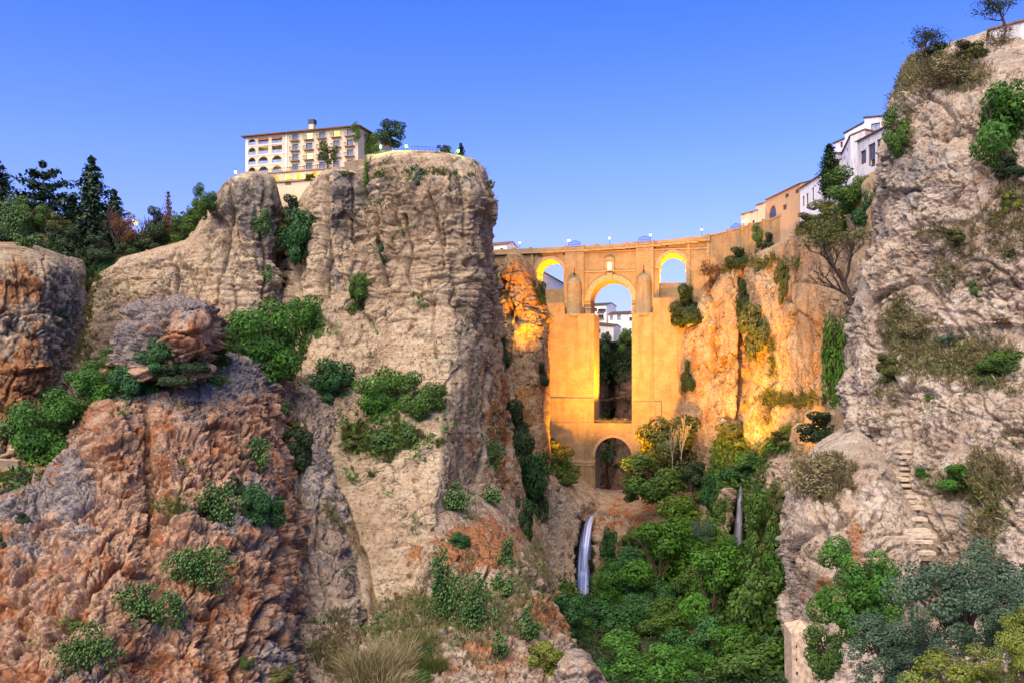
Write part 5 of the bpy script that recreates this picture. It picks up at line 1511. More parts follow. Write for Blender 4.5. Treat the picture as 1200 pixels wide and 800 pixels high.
BARK = plain('bark', (0.085, 0.060, 0.042), 0.95, 0.3, 3.0, 0.1, bump=0.4)
PALE_BARK = plain('pale_bark', (0.26, 0.23, 0.19), 0.95, 0.3, 3.0, 0.1, bump=0.4)
TWIG = plain('bare_twigs', (0.085, 0.055, 0.055), 0.95, 0.3, 3.0, 0.1)


def unit(n, R):
    v = R.normal(size=(n, 3)); return v / np.linalg.norm(v, axis=1)[:, None]


def leaf_quads(C, Nn, size, R, asp=0.62):
    """one diamond-shaped, slightly folded leaf at every point of C, facing Nn"""
    n = len(C)
    a = np.cross(Nn, unit(n, R)); a /= np.maximum(np.linalg.norm(a, axis=1), 1e-6)[:, None]
    b = np.cross(Nn, a)
    s = (size * (0.65 + 0.7 * R.rand(n)))[:, None]
    V = np.empty((n, 4, 3), np.float32)
    V[:, 0] = C - a * s; V[:, 1] = C + b * s * asp + Nn * s * 0.15; V[:, 2] = C + a * s; V[:, 3] = C - b * s * asp + Nn * s * 0.15
    return V.reshape(-1, 3)


def clump_cloud(n, nc, R, flat=1.0, rc=(0.22, 0.42), shell=0.62, up=0.35, squash=0.85, droop=0.0):
    """leaf positions and facings in a crown of unit radius made of uneven clumps with gaps between them"""
    cc = unit(nc, R) * (shell + (1 - shell) * R.rand(nc) ** 0.7)[:, None] * (0.72 + 0.22 * R.rand(nc))[:, None]
    inner = R.rand(nc) < 0.25
    cc[inner] *= 0.45
    rr = rc[0] + (rc[1] - rc[0]) * R.rand(nc)
    k = R.choice(nc, n, p=(rr ** 2) / (rr ** 2).sum())
    d = unit(n, R)
    C = cc[k] + d * (rr[k] * (0.55 + 0.45 * R.rand(n) ** 0.5))[:, None] * np.array([1, 1, squash])
    out = C / np.maximum(np.linalg.norm(C, axis=1), 0.05)[:, None]
    Nn = d * 0.55 + out * 0.35 + unit(n, R) * 0.55 + np.array([0, 0, up])
    Nn /= np.linalg.norm(Nn, axis=1)[:, None]
    C = C * np.array([1, 1, flat])
    return C.astype(np.float32), Nn.astype(np.float32)


def quads_mesh(name, V, mat):
    return mesh_from(name, V, np.arange(len(V), dtype=np.int32).reshape(-1, 4), mat)


def bush_mesh(name, n, mat, size, seed, nc=16, **kw):
    R = np.random.RandomState(seed)
    C, Nn = clump_cloud(n, nc, R, **kw)
    return quads_mesh(name, leaf_quads(C, Nn, size, R), LM[mat])


def stems_mesh(name, mat, seed, n=7, h=1.0, r=0.05, spread=0.7, sub=3):
    """branches that leave the foot and fork towards the crown; unit height"""
    R = random.Random(seed); m = MB()
    for k in range(n):
        a = 2 * math.pi * (k + R.random() * 0.7) / n; t = spread * (0.35 + 0.65 * R.random())
        tip = Vector((math.cos(a) * t, math.sin(a) * t, h * (0.55 + 0.45 * R.random())))
        mid = tip * 0.5 + Vector((R.uniform(-.1, .1), R.uniform(-.1, .1), 0.1 * h))
        m.path([(0, 0, -0.12), mid * 0.5 + Vector((0, 0, 0.03)), mid, tip], [r, r * 0.8, r * 0.55, r * 0.15], 5)
        for j in range(sub):
            b = mid.lerp(tip, R.random() * 0.8); e = b + Vector((R.uniform(-1, 1), R.uniform(-1, 1), R.uniform(0.1, 1))).normalized() * 0.32 * h
            m.path([b, b.lerp(e, 0.5) + Vector((0, 0, 0.03)), e], [r * 0.4, r * 0.25, r * 0.08], 4)
    me = bpy.data.meshes.new(name); me.from_pydata(m.v, [], m.f); me.materials.append(mat); me.update()
    return me


def bare_mesh(name, mat, seed, levels=5, r0=0.035, h=0.42, spread=0.55, up=0.4, lean=(0, 0)):
    """a leafless tree: a trunk forking again and again; unit height"""
    R = random.Random(seed); m = MB()
    def grow(p, d, L, r, lev):
        q = p + d * L * 0.5 + Vector((R.uniform(-1, 1), R.uniform(-1, 1), R.uniform(-.5, .5))) * L * 0.08
        e = p + d * L
        m.path([p, q, e], [r, r * 0.85, r * 0.66], 5 if lev < 2 else 3)
        if lev >= levels: return
        for k in range(R.choice((2, 3, 3)) if lev else 4):
            nd = (d + Vector((R.uniform(-1, 1), R.uniform(-1, 1), R.uniform(-0.6, 1) * 0.8)) * spread * 1.3 + Vector((0, 0, up * 0.3))).normalized()
            grow(p.lerp(e, 0.55 + 0.45 * R.random()), nd, L * R.uniform(0.55, 0.8), r * 0.58, lev + 1)
    grow(Vector((0, 0, -0.06)), Vector((lean[0], lean[1], 1)).normalized(), h, r0, 0)
    me = bpy.data.meshes.new(name); me.from_pydata(m.v, [], m.f); me.materials.append(mat); me.update()
    return me


def fir_mesh(name, n, mat, seed, tiers=15, cone=0.36, top=1.0, size=0.028, droop=0.35, power=0.85):
    R = np.random.RandomState(seed); C = []; Nn = []
    for t_ in range(tiers):
        f = t_ / (tiers - 1); z = 0.12 + (top - 0.12) * f
        r = cone * (1 - f) ** power + 0.012
        nb = max(4, int(11 * (1 - f) + 4))
        for b in range(nb):
            a = 2 * math.pi * (b + R.rand()) / nb; L = r * (0.35 + 0.85 * R.rand())
            m_ = max(4, int(n / tiers / nb * (0.35 + 1.3 * (1 - f))))
            s = R.rand(m_) ** 0.7
            wob = R.normal(size=(m_, 3)) * 0.022 * (0.6 + (1 - f))
            C.append(np.stack([np.cos(a) * L * s, np.sin(a) * L * s, z + L * (0.15 * s - droop * s * s)], 1) + wob)
            Nn.append(unit(m_, R) * 0.7 + np.array([np.cos(a) * .3, np.sin(a) * .3, 0.7]))
    C = np.concatenate(C); Nn = np.concatenate(Nn); Nn /= np.linalg.norm(Nn, axis=1)[:, None]
    return quads_mesh(name, leaf_quads(C, Nn, size, R, 0.5), LM[mat])


def pad_thicket(seed, rx, ry, rz, pad=0.24):
    """prickly pear thicket in metres: flat oval pads on top of one another"""
    R = np.random.RandomState(seed)
    n = int(np.clip(rx * rz * 62, 90, 1700)); nc = int(np.clip(rx * rz * 4, 8, 60))
    C, Nn = clump_cloud(n, nc, R, rc=(0.14, 0.32), shell=0.35)
    C = C * np.array([rx, ry, rz])
    Nn = Nn * np.array([1, 1, 0.4]) + 0.25 * R.normal(size=(n, 3)); Nn /= np.linalg.norm(Nn, axis=1)[:, None]
    d = np.array([0, 0, 1.0]) + 0.6 * R.normal(size=(n, 3)); d -= Nn * (d * Nn).sum(1)[:, None]; d /= np.maximum(np.linalg.norm(d, axis=1), 1e-3)[:, None]
    a = np.cross(d, Nn); s = pad * (0.6 + 0.7 * R.rand(n)); K = 7; w = 2 * np.pi * np.arange(K) / K
    V = np.empty((n, K + 2, 3), np.float32)
    for k in range(K): V[:, k] = C + (a * np.cos(w[k]) * 0.64 + d * np.sin(w[k])) * s[:, None]
    V[:, K] = C + Nn * (s * 0.2)[:, None]; V[:, K + 1] = C - Nn * (s * 0.2)[:, None]
    f = []
    for k in range(K): f += [(k, (k + 1) % K, K), ((k + 1) % K, k, K + 1)]
    Fc = (np.array(f)[None] + (np.arange(n) * (K + 2))[:, None, None]).reshape(-1, 3)
    return mesh_from('prickly_pear', V.reshape(-1, 3), Fc, LM['pad'], fs=3)


def grass_clump(name, n, mat, seed, h=1.0, r=0.7, lean=0.4, wdt=0.012):
    """tall thin blades arching out of a tuft"""
    R = np.random.RandomState(seed)
    a = R.rand(n) * 6.283; rr = r * np.sqrt(R.rand(n))
    base = np.stack([np.cos(a) * rr, np.sin(a) * rr, -0.08 * np.ones(n)], 1)
    d = np.stack([np.cos(a) * lean * (0.2 + rr / r), np.sin(a) * lean * (0.2 + rr / r), np.ones(n)], 1) + R.normal(size=(n, 3)) * 0.2
    L = h * (0.25 + 0.8 * R.rand(n) ** 1.3) * (1.1 - 0.35 * rr / r)
    bend = np.stack([np.cos(a + R.normal(size=n)), np.sin(a + R.normal(size=n)), -0.5 * np.ones(n)], 1) * (L * (0.15 + 0.3 * R.rand(n)))[:, None]
    mid = base + d * (L * 0.6)[:, None]; tip = base + d * L[:, None] + bend
    s = np.cross(d, unit(n, R)); s /= np.linalg.norm(s, axis=1)[:, None]
    V = np.empty((n, 2, 4, 3), np.float32); w = wdt * (0.6 + 0.8 * R.rand(n))[:, None]
    V[:, 0, 0] = base - s * w * .6; V[:, 0, 1] = base + s * w * .6; V[:, 0, 2] = mid + s * w; V[:, 0, 3] = mid - s * w
    V[:, 1, 0] = mid - s * w; V[:, 1, 1] = mid + s * w; V[:, 1, 2] = tip + s * w * .2; V[:, 1, 3] = tip - s * w * .2
    return quads_mesh(name, V.reshape(-1, 3), LM[mat])


# -------- where plants stand: the point of rock seen at a pixel
bpy.context.view_layer.update()
_dg = bpy.context.evaluated_depsgraph_get()


def hit(px, py, default=200.0):
    d = Vector(((px - HX) / F, 1.0, (HY - py) / F)); d.normalize()
    ok, loc, nrm, _, ob, _ = scene.ray_cast(_dg, Vector((0, 0, 0)), d)
    if not ok: return at(px, py, default), Vector((0, -1, 0))
    return loc.copy(), nrm.copy()


PROTO = {}
def proto(kind):
    """crown meshes of one kind, made once and shared by all plants of that kind"""
    if kind not in PROTO:
        mk = lambda mat, n, size, nc=16, **kw: [bush_mesh('foliage', n, mat, size, 100 + 7 * q + hash_(kind), nc, **kw) for q in range(2)]
        PROTO[kind] = {
            'bush': lambda: mk('green', 6000, 0.048, 20),
            'bright': lambda: mk('bright', 6500, 0.048, 22),
            'deep': lambda: mk('deep', 6500, 0.048, 20),
            'dark': lambda: mk('dark', 4500, 0.052, 16, rc=(0.2, 0.36)),
            'olive': lambda: mk('olive', 4200, 0.05, 18, rc=(0.2, 0.36)),
            'yellow': lambda: mk('yellow', 4200, 0.05, 22, rc=(0.16, 0.32)),
            'blue': lambda: mk('blue', 15000, 0.024, 46, rc=(0.14, 0.28)),
            'big_bright': lambda: mk('bright', 15000, 0.030, 40, rc=(0.15, 0.30)),
            'big_yellow': lambda: mk('yellow', 11000, 0.028, 44, rc=(0.12, 0.26)),
            'dry': lambda: mk('dry', 1500, 0.045, 22, rc=(0.2, 0.4)),
            'russet': lambda: mk('russet', 1900, 0.05, 20, rc=(0.2, 0.36)),
            'ivy': lambda: mk('ivy', 3400, 0.06, 26),
            'pale': lambda: mk('pale', 260, 0.15, 14),
            'sparse': lambda: mk('olive', 900, 0.05, 26, rc=(0.15, 0.3)),
        }[kind]()
    return PROTO[kind]


def hash_(s): return sum(ord(c) * (i + 3) for i, c in enumerate(s)) % 997
STEMS = [stems_mesh('stem', BARK, 5), stems_mesh('stem', BARK, 9)]
_cnt = [0]


def plant(name, kind, px, py, w, h, label, cat, group=None, out=0.32, depth=0.8, Y=None, stem=True, mat=None, tilt=0.0):
    """a shrub or small tree whose crown covers w x h photograph pixels about (px, py), rooted in the rock there"""
    _cnt[0] += 1; q = _cnt[0]
    if Y is None:
        loc, nrm = hit(px, py + h * 0.15)
        Yc = loc.y
    else:
        Yc = Y
    s = Yc / F
    rx, rz = w * s * 0.56, h * s * 0.56
    ry = (rx + rz) * 0.5 * depth
    Yc -= ry * out
    c = at(px, py, Yc)
    root = empty(name, (c.x, c.y + (ry * out if Y is None else 0), c.z - rz * 0.95), label, cat, group)
    me = pad_thicket(q, rx * 1.05, min(ry, rx) * 0.75, rz * 1.05, min(0.26, 0.0023 * Yc)) if kind == 'cactus' else proto(kind)[q % 2]
    o = link('foliage', me, root)  # for prickly pears this holds the separate cactus pads
    o.location = c - root.location
    o.rotation_euler = (0, tilt, (q * 2.39) % 6.28)
    m_ = (rx + ry) / 2
    o.scale = (rx, ry, rz) if abs(rx - ry) < 0.4 * rx else (rx, ry, rz)
    o.rotation_euler = (0, tilt, [0, math.pi, 0.25, math.pi + 0.25][q % 4])
    if kind == 'cactus': o.scale = (1, 1, 1); o.rotation_euler = (0, 0, 0)
    if stem and kind not in ('cactus', 'pale'):
        t_ = link('stem', STEMS[q % 2], root)
        t_.scale = (rx * 0.8, ry * 0.8, rz * 1.15); t_.location.z = rz * 0.2
        t_.location = (o.location.x * 0.5, o.location.y * 0.5, rz * 0.3)
    return root
# -------- shrubs and trees: (name, kind, px, py, width, height, label, category, group)
GB = 'bushes rooted in the cliffs'
GC = 'prickly pear clumps on the rocks'
GV = 'trees and bushes on the gorge floor'
B = 'bush'
S = [
 # left cliffs
 ('bush', 'deep', 351, 276, 42, 66, 'deep green bush filling the cleft below the hotel terrace', B, GB),
 ('bush', 'dark', 345, 246, 30, 34, 'dark bush in the upper cleft just below the terrace wall', B, GB),
 ('bush', 'dark', 448, 296, 16, 40, 'narrow dark bush in a crack high on the main cliff face', B, GB),
 ('bush', 'bush', 418, 345, 24, 46, 'upright bush alone in the middle of the pale main cliff', B, GB),
 ('bush', 'ivy', 432, 205, 10, 46, 'creeper hanging in the crack left of the cliff top viewpoint', 'creeper', GB),
 ('agave', 'pale', 487, 206, 20, 22, 'pale rosette plant just under the viewpoint wall', 'agave', None),
 ('bush', 'bush', 240, 236, 22, 34, 'dark green bush on the left shoulder of the hotel cliff', B, GB),
 ('prickly_pear', 'cactus', 307, 262, 22, 30, 'pale prickly pear in the cleft left of the deep green bush', 'cactus', GC),
 ('prickly_pear', 'cactus', 314, 322, 14, 26, 'small prickly pear in the dark cleft of the left cliff', 'cactus', GC),
 ('bush', 'bright', 310, 402, 68, 84, 'largest green bush, at the right end of the red ridge', B, GB),
 ('bush', 'bright', 356, 384, 46, 62, 'round green bush against the pale cliff behind the red ridge', B, GB),
 ('bush', 'bush', 256, 407, 44, 40, 'green bush right of the red rock outcrop', B, GB),
 ('bush', 'deep', 188, 416, 46, 40, 'dark green bush at the foot of the red outcrop', B, GB),
 ('bush', 'dark', 226, 424, 40, 28, 'low greyish bush under the right side of the red outcrop', B, GB),
 ('bush', 'bush', 138, 422, 34, 26, 'small bush left of the red outcrop on the ridge', B, GB),
 ('bush', 'deep', 150, 456, 54, 58, 'dark round bush below the red outcrop', B, GB),
 ('bush', 'bright', 97, 462, 54, 50, 'bright green bush on the crest of the red slope', B, GB),
 ('bush', 'bright', 52, 508, 62, 84, 'tall bright green bush at the left end of the red slope', B, GB),
 ('bush', 'bush', 80, 482, 40, 44, 'green bush between the tall left bush and the crest bush', B, GB),
 ('prickly_pear', 'cactus', 12, 508, 34, 40, 'grey green prickly pear by the far left path edge', 'cactus', GC),
 ('bush', 'deep', 388, 447, 48, 58, 'rounded dark bush on the pale slope left of a pair', B, GB),
 ('bush', 'bright', 446, 465, 52, 56, 'left bush of the pair in the middle of the pale slope', B, GB),
 ('bush', 'bush', 496, 466, 46, 50, 'right bush of the pair in the middle of the pale slope', B, GB),
 ('bush', 'olive', 418, 516, 40, 20, 'low olive scrub on the ledge left of the small cacti', B, GB),
 ('prickly_pear', 'cactus', 448, 520, 30, 34, 'prickly pear on the ledge under the pair of bushes', 'cactus', GC),
 ('prickly_pear', 'cactus', 478, 512, 24, 22, 'small prickly pear right on the ledge under the pair of bushes', 'cactus', GC),
 ('bush', 'dark', 348, 532, 36, 62, 'dark bush in the gully between red slope and grey slope', B, GB),
 ('bush', 'olive', 346, 504, 22, 24, 'olive tuft above the dark gully bush', B, GB),
 ('prickly_pear', 'cactus', 303, 534, 24, 44, 'prickly pear strip on the right edge of the red slope', 'cactus', GC),
 ('prickly_pear', 'cactus', 330, 476, 20, 28, 'prickly pear under the largest bush', 'cactus', GC),
 ('prickly_pear', 'cactus', 256, 446, 24, 32, 'prickly pear below the bush beside the red outcrop', 'cactus', GC),
 ('bush', 'deep', 302, 592, 48, 58, 'dark bush low on the red slope beside a cactus patch', B, GB),
 ('prickly_pear', 'cactus', 258, 592, 48, 52, 'light green prickly pear beside the dark bush on the red slope', 'cactus', GC),
 ('bush', 'dark', 276, 568, 30, 22, 'small dark bush above the light green prickly pear', B, GB),
 ('prickly_pear', 'cactus', 236, 668, 72, 56, 'wide prickly pear thicket in the middle of the red slope', 'cactus', GC),
 ('prickly_pear', 'cactus', 166, 710, 78, 46, 'prickly pear thicket on the grey rib across the red slope', 'cactus', GC),
 ('prickly_pear', 'cactus', 206, 718, 22, 50, 'thin trailing prickly pear right of the rib thicket', 'cactus', GC),
 ('prickly_pear', 'cactus', 100, 764, 72, 62, 'lowest prickly pear thicket in the bottom left corner', 'cactus', GC),
 ('bush', 'dark', 4, 632, 24, 26, 'dark bush cut by the left edge of the view', B, GB),
 ('bush', 'dark', 28, 606, 20, 14, 'tiny bush on the dark rocks at the left edge', B, GB),
 ('bush', 'bush', 290, 776, 14, 14, 'tiny green bush low on the red slope', B, GB),
 ('bush', 'dark', 70, 366, 20, 18, 'dark bush in the notch of the far left rock', B, GB),
 # lower middle slope
 ('prickly_pear', 'cactus', 534, 588, 44, 38, 'blue green prickly pear on the ledge at the cliff foot', 'cactus', GC),
 ('prickly_pear', 'cactus', 574, 582, 26, 26, 'pale prickly pear right on the ledge at the cliff foot', 'cactus', GC),
 ('prickly_pear', 'cactus', 578, 532, 24, 36, 'bluish prickly pear on the flank of the main cliff', 'cactus', GC),
 ('bush', 'deep', 536, 632, 28, 22, 'small dark bush in the orange hollow', B, GB),
 ('prickly_pear', 'cactus', 518, 700, 30, 110, 'tall hanging strip of prickly pear beside the pale slab', 'cactus', GC),
 ('prickly_pear', 'cactus', 552, 712, 44, 90, 'dense prickly pear in the middle of the lower slope', 'cactus', GC),
 ('prickly_pear', 'cactus', 588, 690, 30, 34, 'prickly pear right of the dense middle patch', 'cactus', GC),
 ('prickly_pear', 'cactus', 594, 652, 22, 46, 'prickly pear under the cliff flank by the gorge edge', 'cactus', GC),
 ('prickly_pear', 'cactus', 622, 734, 30, 40, 'prickly pear above the yellow green bush', 'cactus', GC),
 ('prickly_pear', 'cactus', 586, 758, 18, 34, 'small prickly pear left of the yellow green bush', 'cactus', GC),
 ('bush', 'yellow', 634, 772, 50, 52, 'yellow green bush at the bottom beside the round boulder', B, GB),
 ('bush', 'bush', 490, 796, 30, 20, 'green bush at the bottom edge under the dry reeds', B, GB),
 ('bush', 'deep', 492, 770, 30, 30, 'dark bush right of the dry reeds', B, GB),
 ('bush', 'russet', 468, 700, 16, 16, 'small brown shrub at the foot of the pale slab', B, GB),
 ('bush', 'olive', 330, 790, 30, 26, 'olive scrub at the bottom of the grey slope', B, GB),
 # bridge surroundings, left
 ('bush', 'dark', 608, 500, 34, 66, 'dark bush at the foot of the pillar rock', B, GB),
 ('bush', 'deep', 622, 566, 42, 90, 'long dark bush hanging down the gully left of the bridge', B, GB),
 ('bush', 'olive', 648, 530, 44, 40, 'olive bush against the left bridge pier', B, GB),
 ('bush', 'dark', 614, 612, 22, 60, 'dark creeper at the bottom of the left gully', B, GB),
 ('bush', 'dark', 636, 438, 14, 30, 'dark bush on the right edge of the pillar rock', B, GB),
 ('bush', 'dark', 632, 345, 16, 34, 'dark scrub on the upper right edge of the pillar rock', B, GB),
 ('bush', 'dark', 590, 412, 16, 40, 'dark bush in the slot between main cliff and pillar rock', B, GB),
 ('bush', 'bush', 662, 562, 26, 14, 'low green bush on the bank left of the lower arch', B, GB),
 # right of the bridge
 ('bush', 'dark', 806, 358, 40, 52, 'dark bush at the top left of the sandstone wall by the bridge', B, GB),
 ('bush', 'russet', 838, 322, 44, 36, 'russet bush in front of the curved approach wall', B, GB),
 ('bush', 'dark', 868, 302, 34, 26, 'dark bush on the rim below the approach wall', B, GB),
 ('bush', 'bush', 890, 276, 16, 24, 'small upright bush against the approach wall', B, GB),
 ('bush', 'dark', 902, 284, 20, 24, 'small dark bush on the rim right of the approach wall bush', B, GB),
 ('bush', 'olive', 886, 382, 34, 84, 'long olive bush filling the crack in the sandstone wall', B, GB),
 ('bush', 'dark', 872, 348, 18, 44, 'dark bush at the head of the crack in the sandstone wall', B, GB),
 ('bush', 'olive', 918, 326, 16, 66, 'narrow olive creeper under the rim of the sandstone wall', B, GB),
 ('bush', 'dark', 806, 440, 14, 40, 'dark bush hanging low beside the bridge pier', B, GB),
 ('bush', 'dry', 934, 306, 30, 24, 'dry scrub on the rim below the ochre house', B, GB),
 ('bush', 'olive', 950, 262, 44, 26, 'olive bushes under the white rim house', B, GB),
 ('bush', 'bush', 1002, 222, 60, 46, 'broad green bush below the pink white houses', B, GB),
 ('bush', 'deep', 1018, 246, 40, 56, 'deep green bush against the right cliff edge', B, GB),
 ('creeper', 'ivy', 982, 420, 22, 116, 'green creeper down the left edge of the right cliff', 'creeper', None),
 ('bush', 'dark', 966, 500, 60, 40, 'dark green bush on the grassy slope by the right cliff', B, GB),
 ('bush', 'olive', 862, 502, 36, 28, 'olive bush at the foot of the sandstone wall', B, GB),
 ('bush', 'dry', 900, 486, 44, 24, 'dry grey bush at the top of the grassy slope', B, GB),
 ('bush', 'yellow', 870, 520, 40, 22, 'yellow green tuft on the grassy slope', B, GB),
 ('bush', 'olive', 920, 516, 50, 22, 'olive tuft in the middle of the grassy slope', B, GB),
 ('bush', 'dry', 960, 556, 74, 56, 'grey dry bush on top of the terraced rock', B, GB),
 ('bush', 'deep', 872, 548, 50, 34, 'dark ivy bush overhanging the right waterfall', B, GV),
 ('bush', 'deep', 836, 578, 22, 50, 'dark ivy left of the right waterfall', B, GV),
 ('bush', 'deep', 888, 590, 16, 40, 'dark ivy right of the right waterfall', B, GV),
 ('bush', 'olive', 824, 572, 34, 30, 'olive bush above the middle green bank', B, GV),
 ('bush', 'ivy', 796, 610, 44, 44, 'light green bush high on the middle green bank', B, GV),
 ('bush', 'bright', 772, 652, 76, 70, 'broad bright bush in the middle of the green bank', B, GV),
 ('bush', 'deep', 738, 668, 56, 60, 'deep green bush left on the green bank', B, GV),
 ('bush', 'deep', 714, 640, 16, 46, 'thin dark ivy on the headwall right of the left waterfall', B, GV),
 ('bush', 'bush', 742, 634, 36, 26, 'green patch under the pale headwall rock', B, GV),
 ('bush', 'blue', 822, 636, 34, 50, 'silvery green bush left of the right waterfall', B, GV),
 ('bush', 'olive', 806, 600, 26, 40, 'olive growth beside the light green bush', B, GV),
 ('bush', 'bush', 898, 630, 34, 80, 'green growth on the bank right of the right waterfall', B, GV),
 ('bush', 'olive', 912, 588, 26, 40, 'olive growth high on the bank right of the right waterfall', B, GV),
 ('tree', 'bright', 834, 690, 66, 78, 'rounded bright green tree below the right waterfall', 'tree', GV),
 ('tree', 'bush', 884, 724, 74, 110, 'tall green tree before the terraced rock', 'tree', GV),
 ('tree', 'bright', 908, 690, 40, 76, 'leafy green tree touching the terraced rock edge', 'tree', GV),
 ('tree', 'deep', 830, 748, 60, 60, 'deep green tree between the round trees of the gorge', 'tree', GV),
 ('bush', 'deep', 690, 714, 60, 34, 'dark bush at the foot of the left waterfall', B, GV),
 ('bush', 'deep', 744, 716, 60, 46, 'dark bush at the foot of the green bank', B, GV),
 ('bush', 'bush', 790, 722, 40, 34, 'green bush over the shaded stream bed', B, GV),
 ('bush', 'deep', 690, 762, 36, 34, 'deep green bush above the round boulder', B, GV),
 ('bush', 'dark', 722, 752, 44, 34, 'dark bush beside the stream boulders', B, GV),
 ('bush', 'olive', 748, 742, 36, 22, 'olive bush over the mossy stream boulder', B, GV),
 ('tree', 'big_bright', 764, 784, 112, 76, 'large round bright tree at the bottom of the gorge', 'tree', GV),
 ('tree', 'bush', 876, 784, 90, 60, 'green tree at the bottom edge before the terraced rock', 'tree', GV),
 ('bush', 'bush', 118, 446, 40, 40, 'green bush on the crest between the outcrop and the crest bush', B, GB),
 ('bush', 'dark', 206, 440, 44, 26, 'dark scrub on the grey crest under the outcrop', B, GB),
 ('bush', 'deep', 284, 384, 40, 40, 'green bush left behind the largest bush on the ridge', B, GB),
 ('bush', 'bush', 322, 440, 36, 36, 'lower green bush under the largest bush on the ridge', B, GB),
 ('bush', 'olive', 970, 244, 40, 30, 'olive bush below the cypress on the right rim', B, GB),
 ('bush', 'bush', 990, 250, 40, 40, 'green bush in the middle of the rim greenery', B, GB),
 ('bush', 'dark', 706, 404, 22, 30, 'dark tree clump under the ruined house seen through the main arch', B, 'greenery beyond the bridge'),
 ('bush', 'bush', 732, 398, 20, 26, 'green clump at the right side of the main arch view', B, 'greenery beyond the bridge'),
 ('bush', 'deep', 666, 720, 40, 50, 'deep green bush between the lower slope and the left waterfall', B, GV),
 ('bush', 'deep', 712, 790, 50, 44, 'deep green bush right of the round boulder', B, GV),
 ('tree', 'deep', 806, 790, 60, 60, 'deep green tree at the bottom between two bright trees', 'tree', GV),
 ('tree', 'bush', 920, 760, 50, 90, 'tall green tree hugging the edge of the terraced rock', 'tree', GV),
 ('bush', 'bright', 850, 650, 30, 36, 'bright bush at the foot of the right waterfall', B, GV),
 ('bush', 'bright', 716, 690, 36, 50, 'green ivy bank right of the left waterfall', B, GV),
 ('bush', 'deep', 716, 732, 60, 46, 'deep green mound under the foot of the green ivy bank', B, GV),
 ('bush', 'bush', 772, 738, 62, 42, 'green mound in the middle of the gorge floor', B, GV),
 ('bush', 'deep', 802, 762, 58, 46, 'dark mound left of the tall green trees of the gorge', B, GV),
 ('bush', 'dark', 744, 766, 46, 34, 'dark bush just above the large round bright tree', B, GV),
 ('bush', 'bright', 852, 764, 60, 52, 'bright mound between the deep green tree and the terraced rock', B, GV),
 ('bush', 'deep', 900, 772, 60, 60, 'deep green mound by the foot of the terraced rock', B, GV),
 ('bush', 'bush', 672, 738, 36, 30, 'green bush against the lower slope by the waterfall foot', B, GV),
 ('bush', 'bush', 804, 690, 44, 44, 'green mound below the silvery bush', B, GV),
 ('bush', 'deep', 776, 700, 40, 40, 'deep green mound under the broad bright bush', B, GV),
 ('bush', 'olive', 900, 660, 30, 40, 'olive mound at the left edge of the terraced rock', B, GV),
 # right cliff
 ('bush', 'bright', 1176, 150, 78, 96, 'big bright green bush high on the right cliff', B, GB),
 ('bush', 'dark', 1186, 196, 40, 26, 'dark green underside bush below the big bright one', B, GB),
 ('bush', 'bush', 1052, 158, 30, 56, 'green bush on the left edge of the right cliff', B, GB),
 ('bush', 'dry', 1110, 84, 90, 36, 'dry brownish scrub under the crest of the right cliff', B, GB),
 ('bush', 'dry', 1172, 44, 50, 26, 'dry scrub on the crest below the cliff top house', B, GB),
 ('bush', 'olive', 1140, 62, 60, 30, 'olive scrub on the crest of the right cliff', B, GB),
 ('bush', 'dark', 1092, 62, 36, 30, 'dark scrub at the crest beside the thin tree', B, GB),
 ('bush', 'yellow', 1184, 238, 24, 26, 'yellow fern tuft on the right cliff at the view edge', B, GB),
 ('bush', 'bush', 1144, 340, 16, 18, 'small bright tuft in the middle of the right cliff', B, GB),
 ('bush', 'bush', 1168, 432, 66, 40, 'low green bush on the terrace of the right cliff', B, GB),
 ('bush', 'russet', 1172, 376, 28, 10, 'small reddish heather at the terrace of the right cliff', B, GB),
 ('bush', 'blue', 1112, 398, 32, 18, 'grey blue scrub on the terrace of the right cliff', B, GB),
 ('bush', 'bright', 1124, 560, 60, 32, 'bright green bush low on the right cliff', B, GB),
 ('bush', 'bright', 1080, 552, 16, 14, 'small bright tuft left of the low bright bush', B, GB),
 ('bush', 'bush', 1090, 466, 12, 10, 'tiny tuft in the middle of the pale right cliff', B, GB),
 ('bush', 'olive', 1040, 430, 40, 34, 'olive scrub on the left part of the right cliff', B, GB),
 ('bush', 'dry', 1072, 380, 40, 28, 'dry scrub above the pale ledge of the right cliff', B, GB),
 ('bush', 'olive', 1120, 278, 36, 18, 'flat green scrub under the hollows of the right cliff', B, GB),
 # bottom right trees
 ('tree', 'big_bright', 1010, 690, 104, 116, 'bright green broadleaf tree at the foot of the right cliff', 'tree', 'trees in the lower right corner'),
 ('tree', 'blue', 1130, 700, 150, 130, 'largest blue green tree in the lower right corner', 'tree', 'trees in the lower right corner'),
 ('tree', 'blue', 1046, 762, 130, 90, 'blue green tree low before the bright broadleaf tree', 'tree', 'trees in the lower right corner'),
 ('tree', 'blue', 1196, 716, 100, 110, 'blue green tree cut by the right edge of the view', 'tree', 'trees in the lower right corner'),
 ('tree', 'big_yellow', 1118, 796, 110, 84, 'yellow green tree at the bottom right edge', 'tree', 'trees in the lower right corner'),
 ('tree', 'big_yellow', 1200, 764, 60, 90, 'yellow green branches in the bottom right corner', 'tree', 'trees in the lower right corner'),
 ('bush', 'bush', 966, 764, 44, 60, 'green bush before the masonry foot of the terraced rock', B, 'trees in the lower right corner'),
]
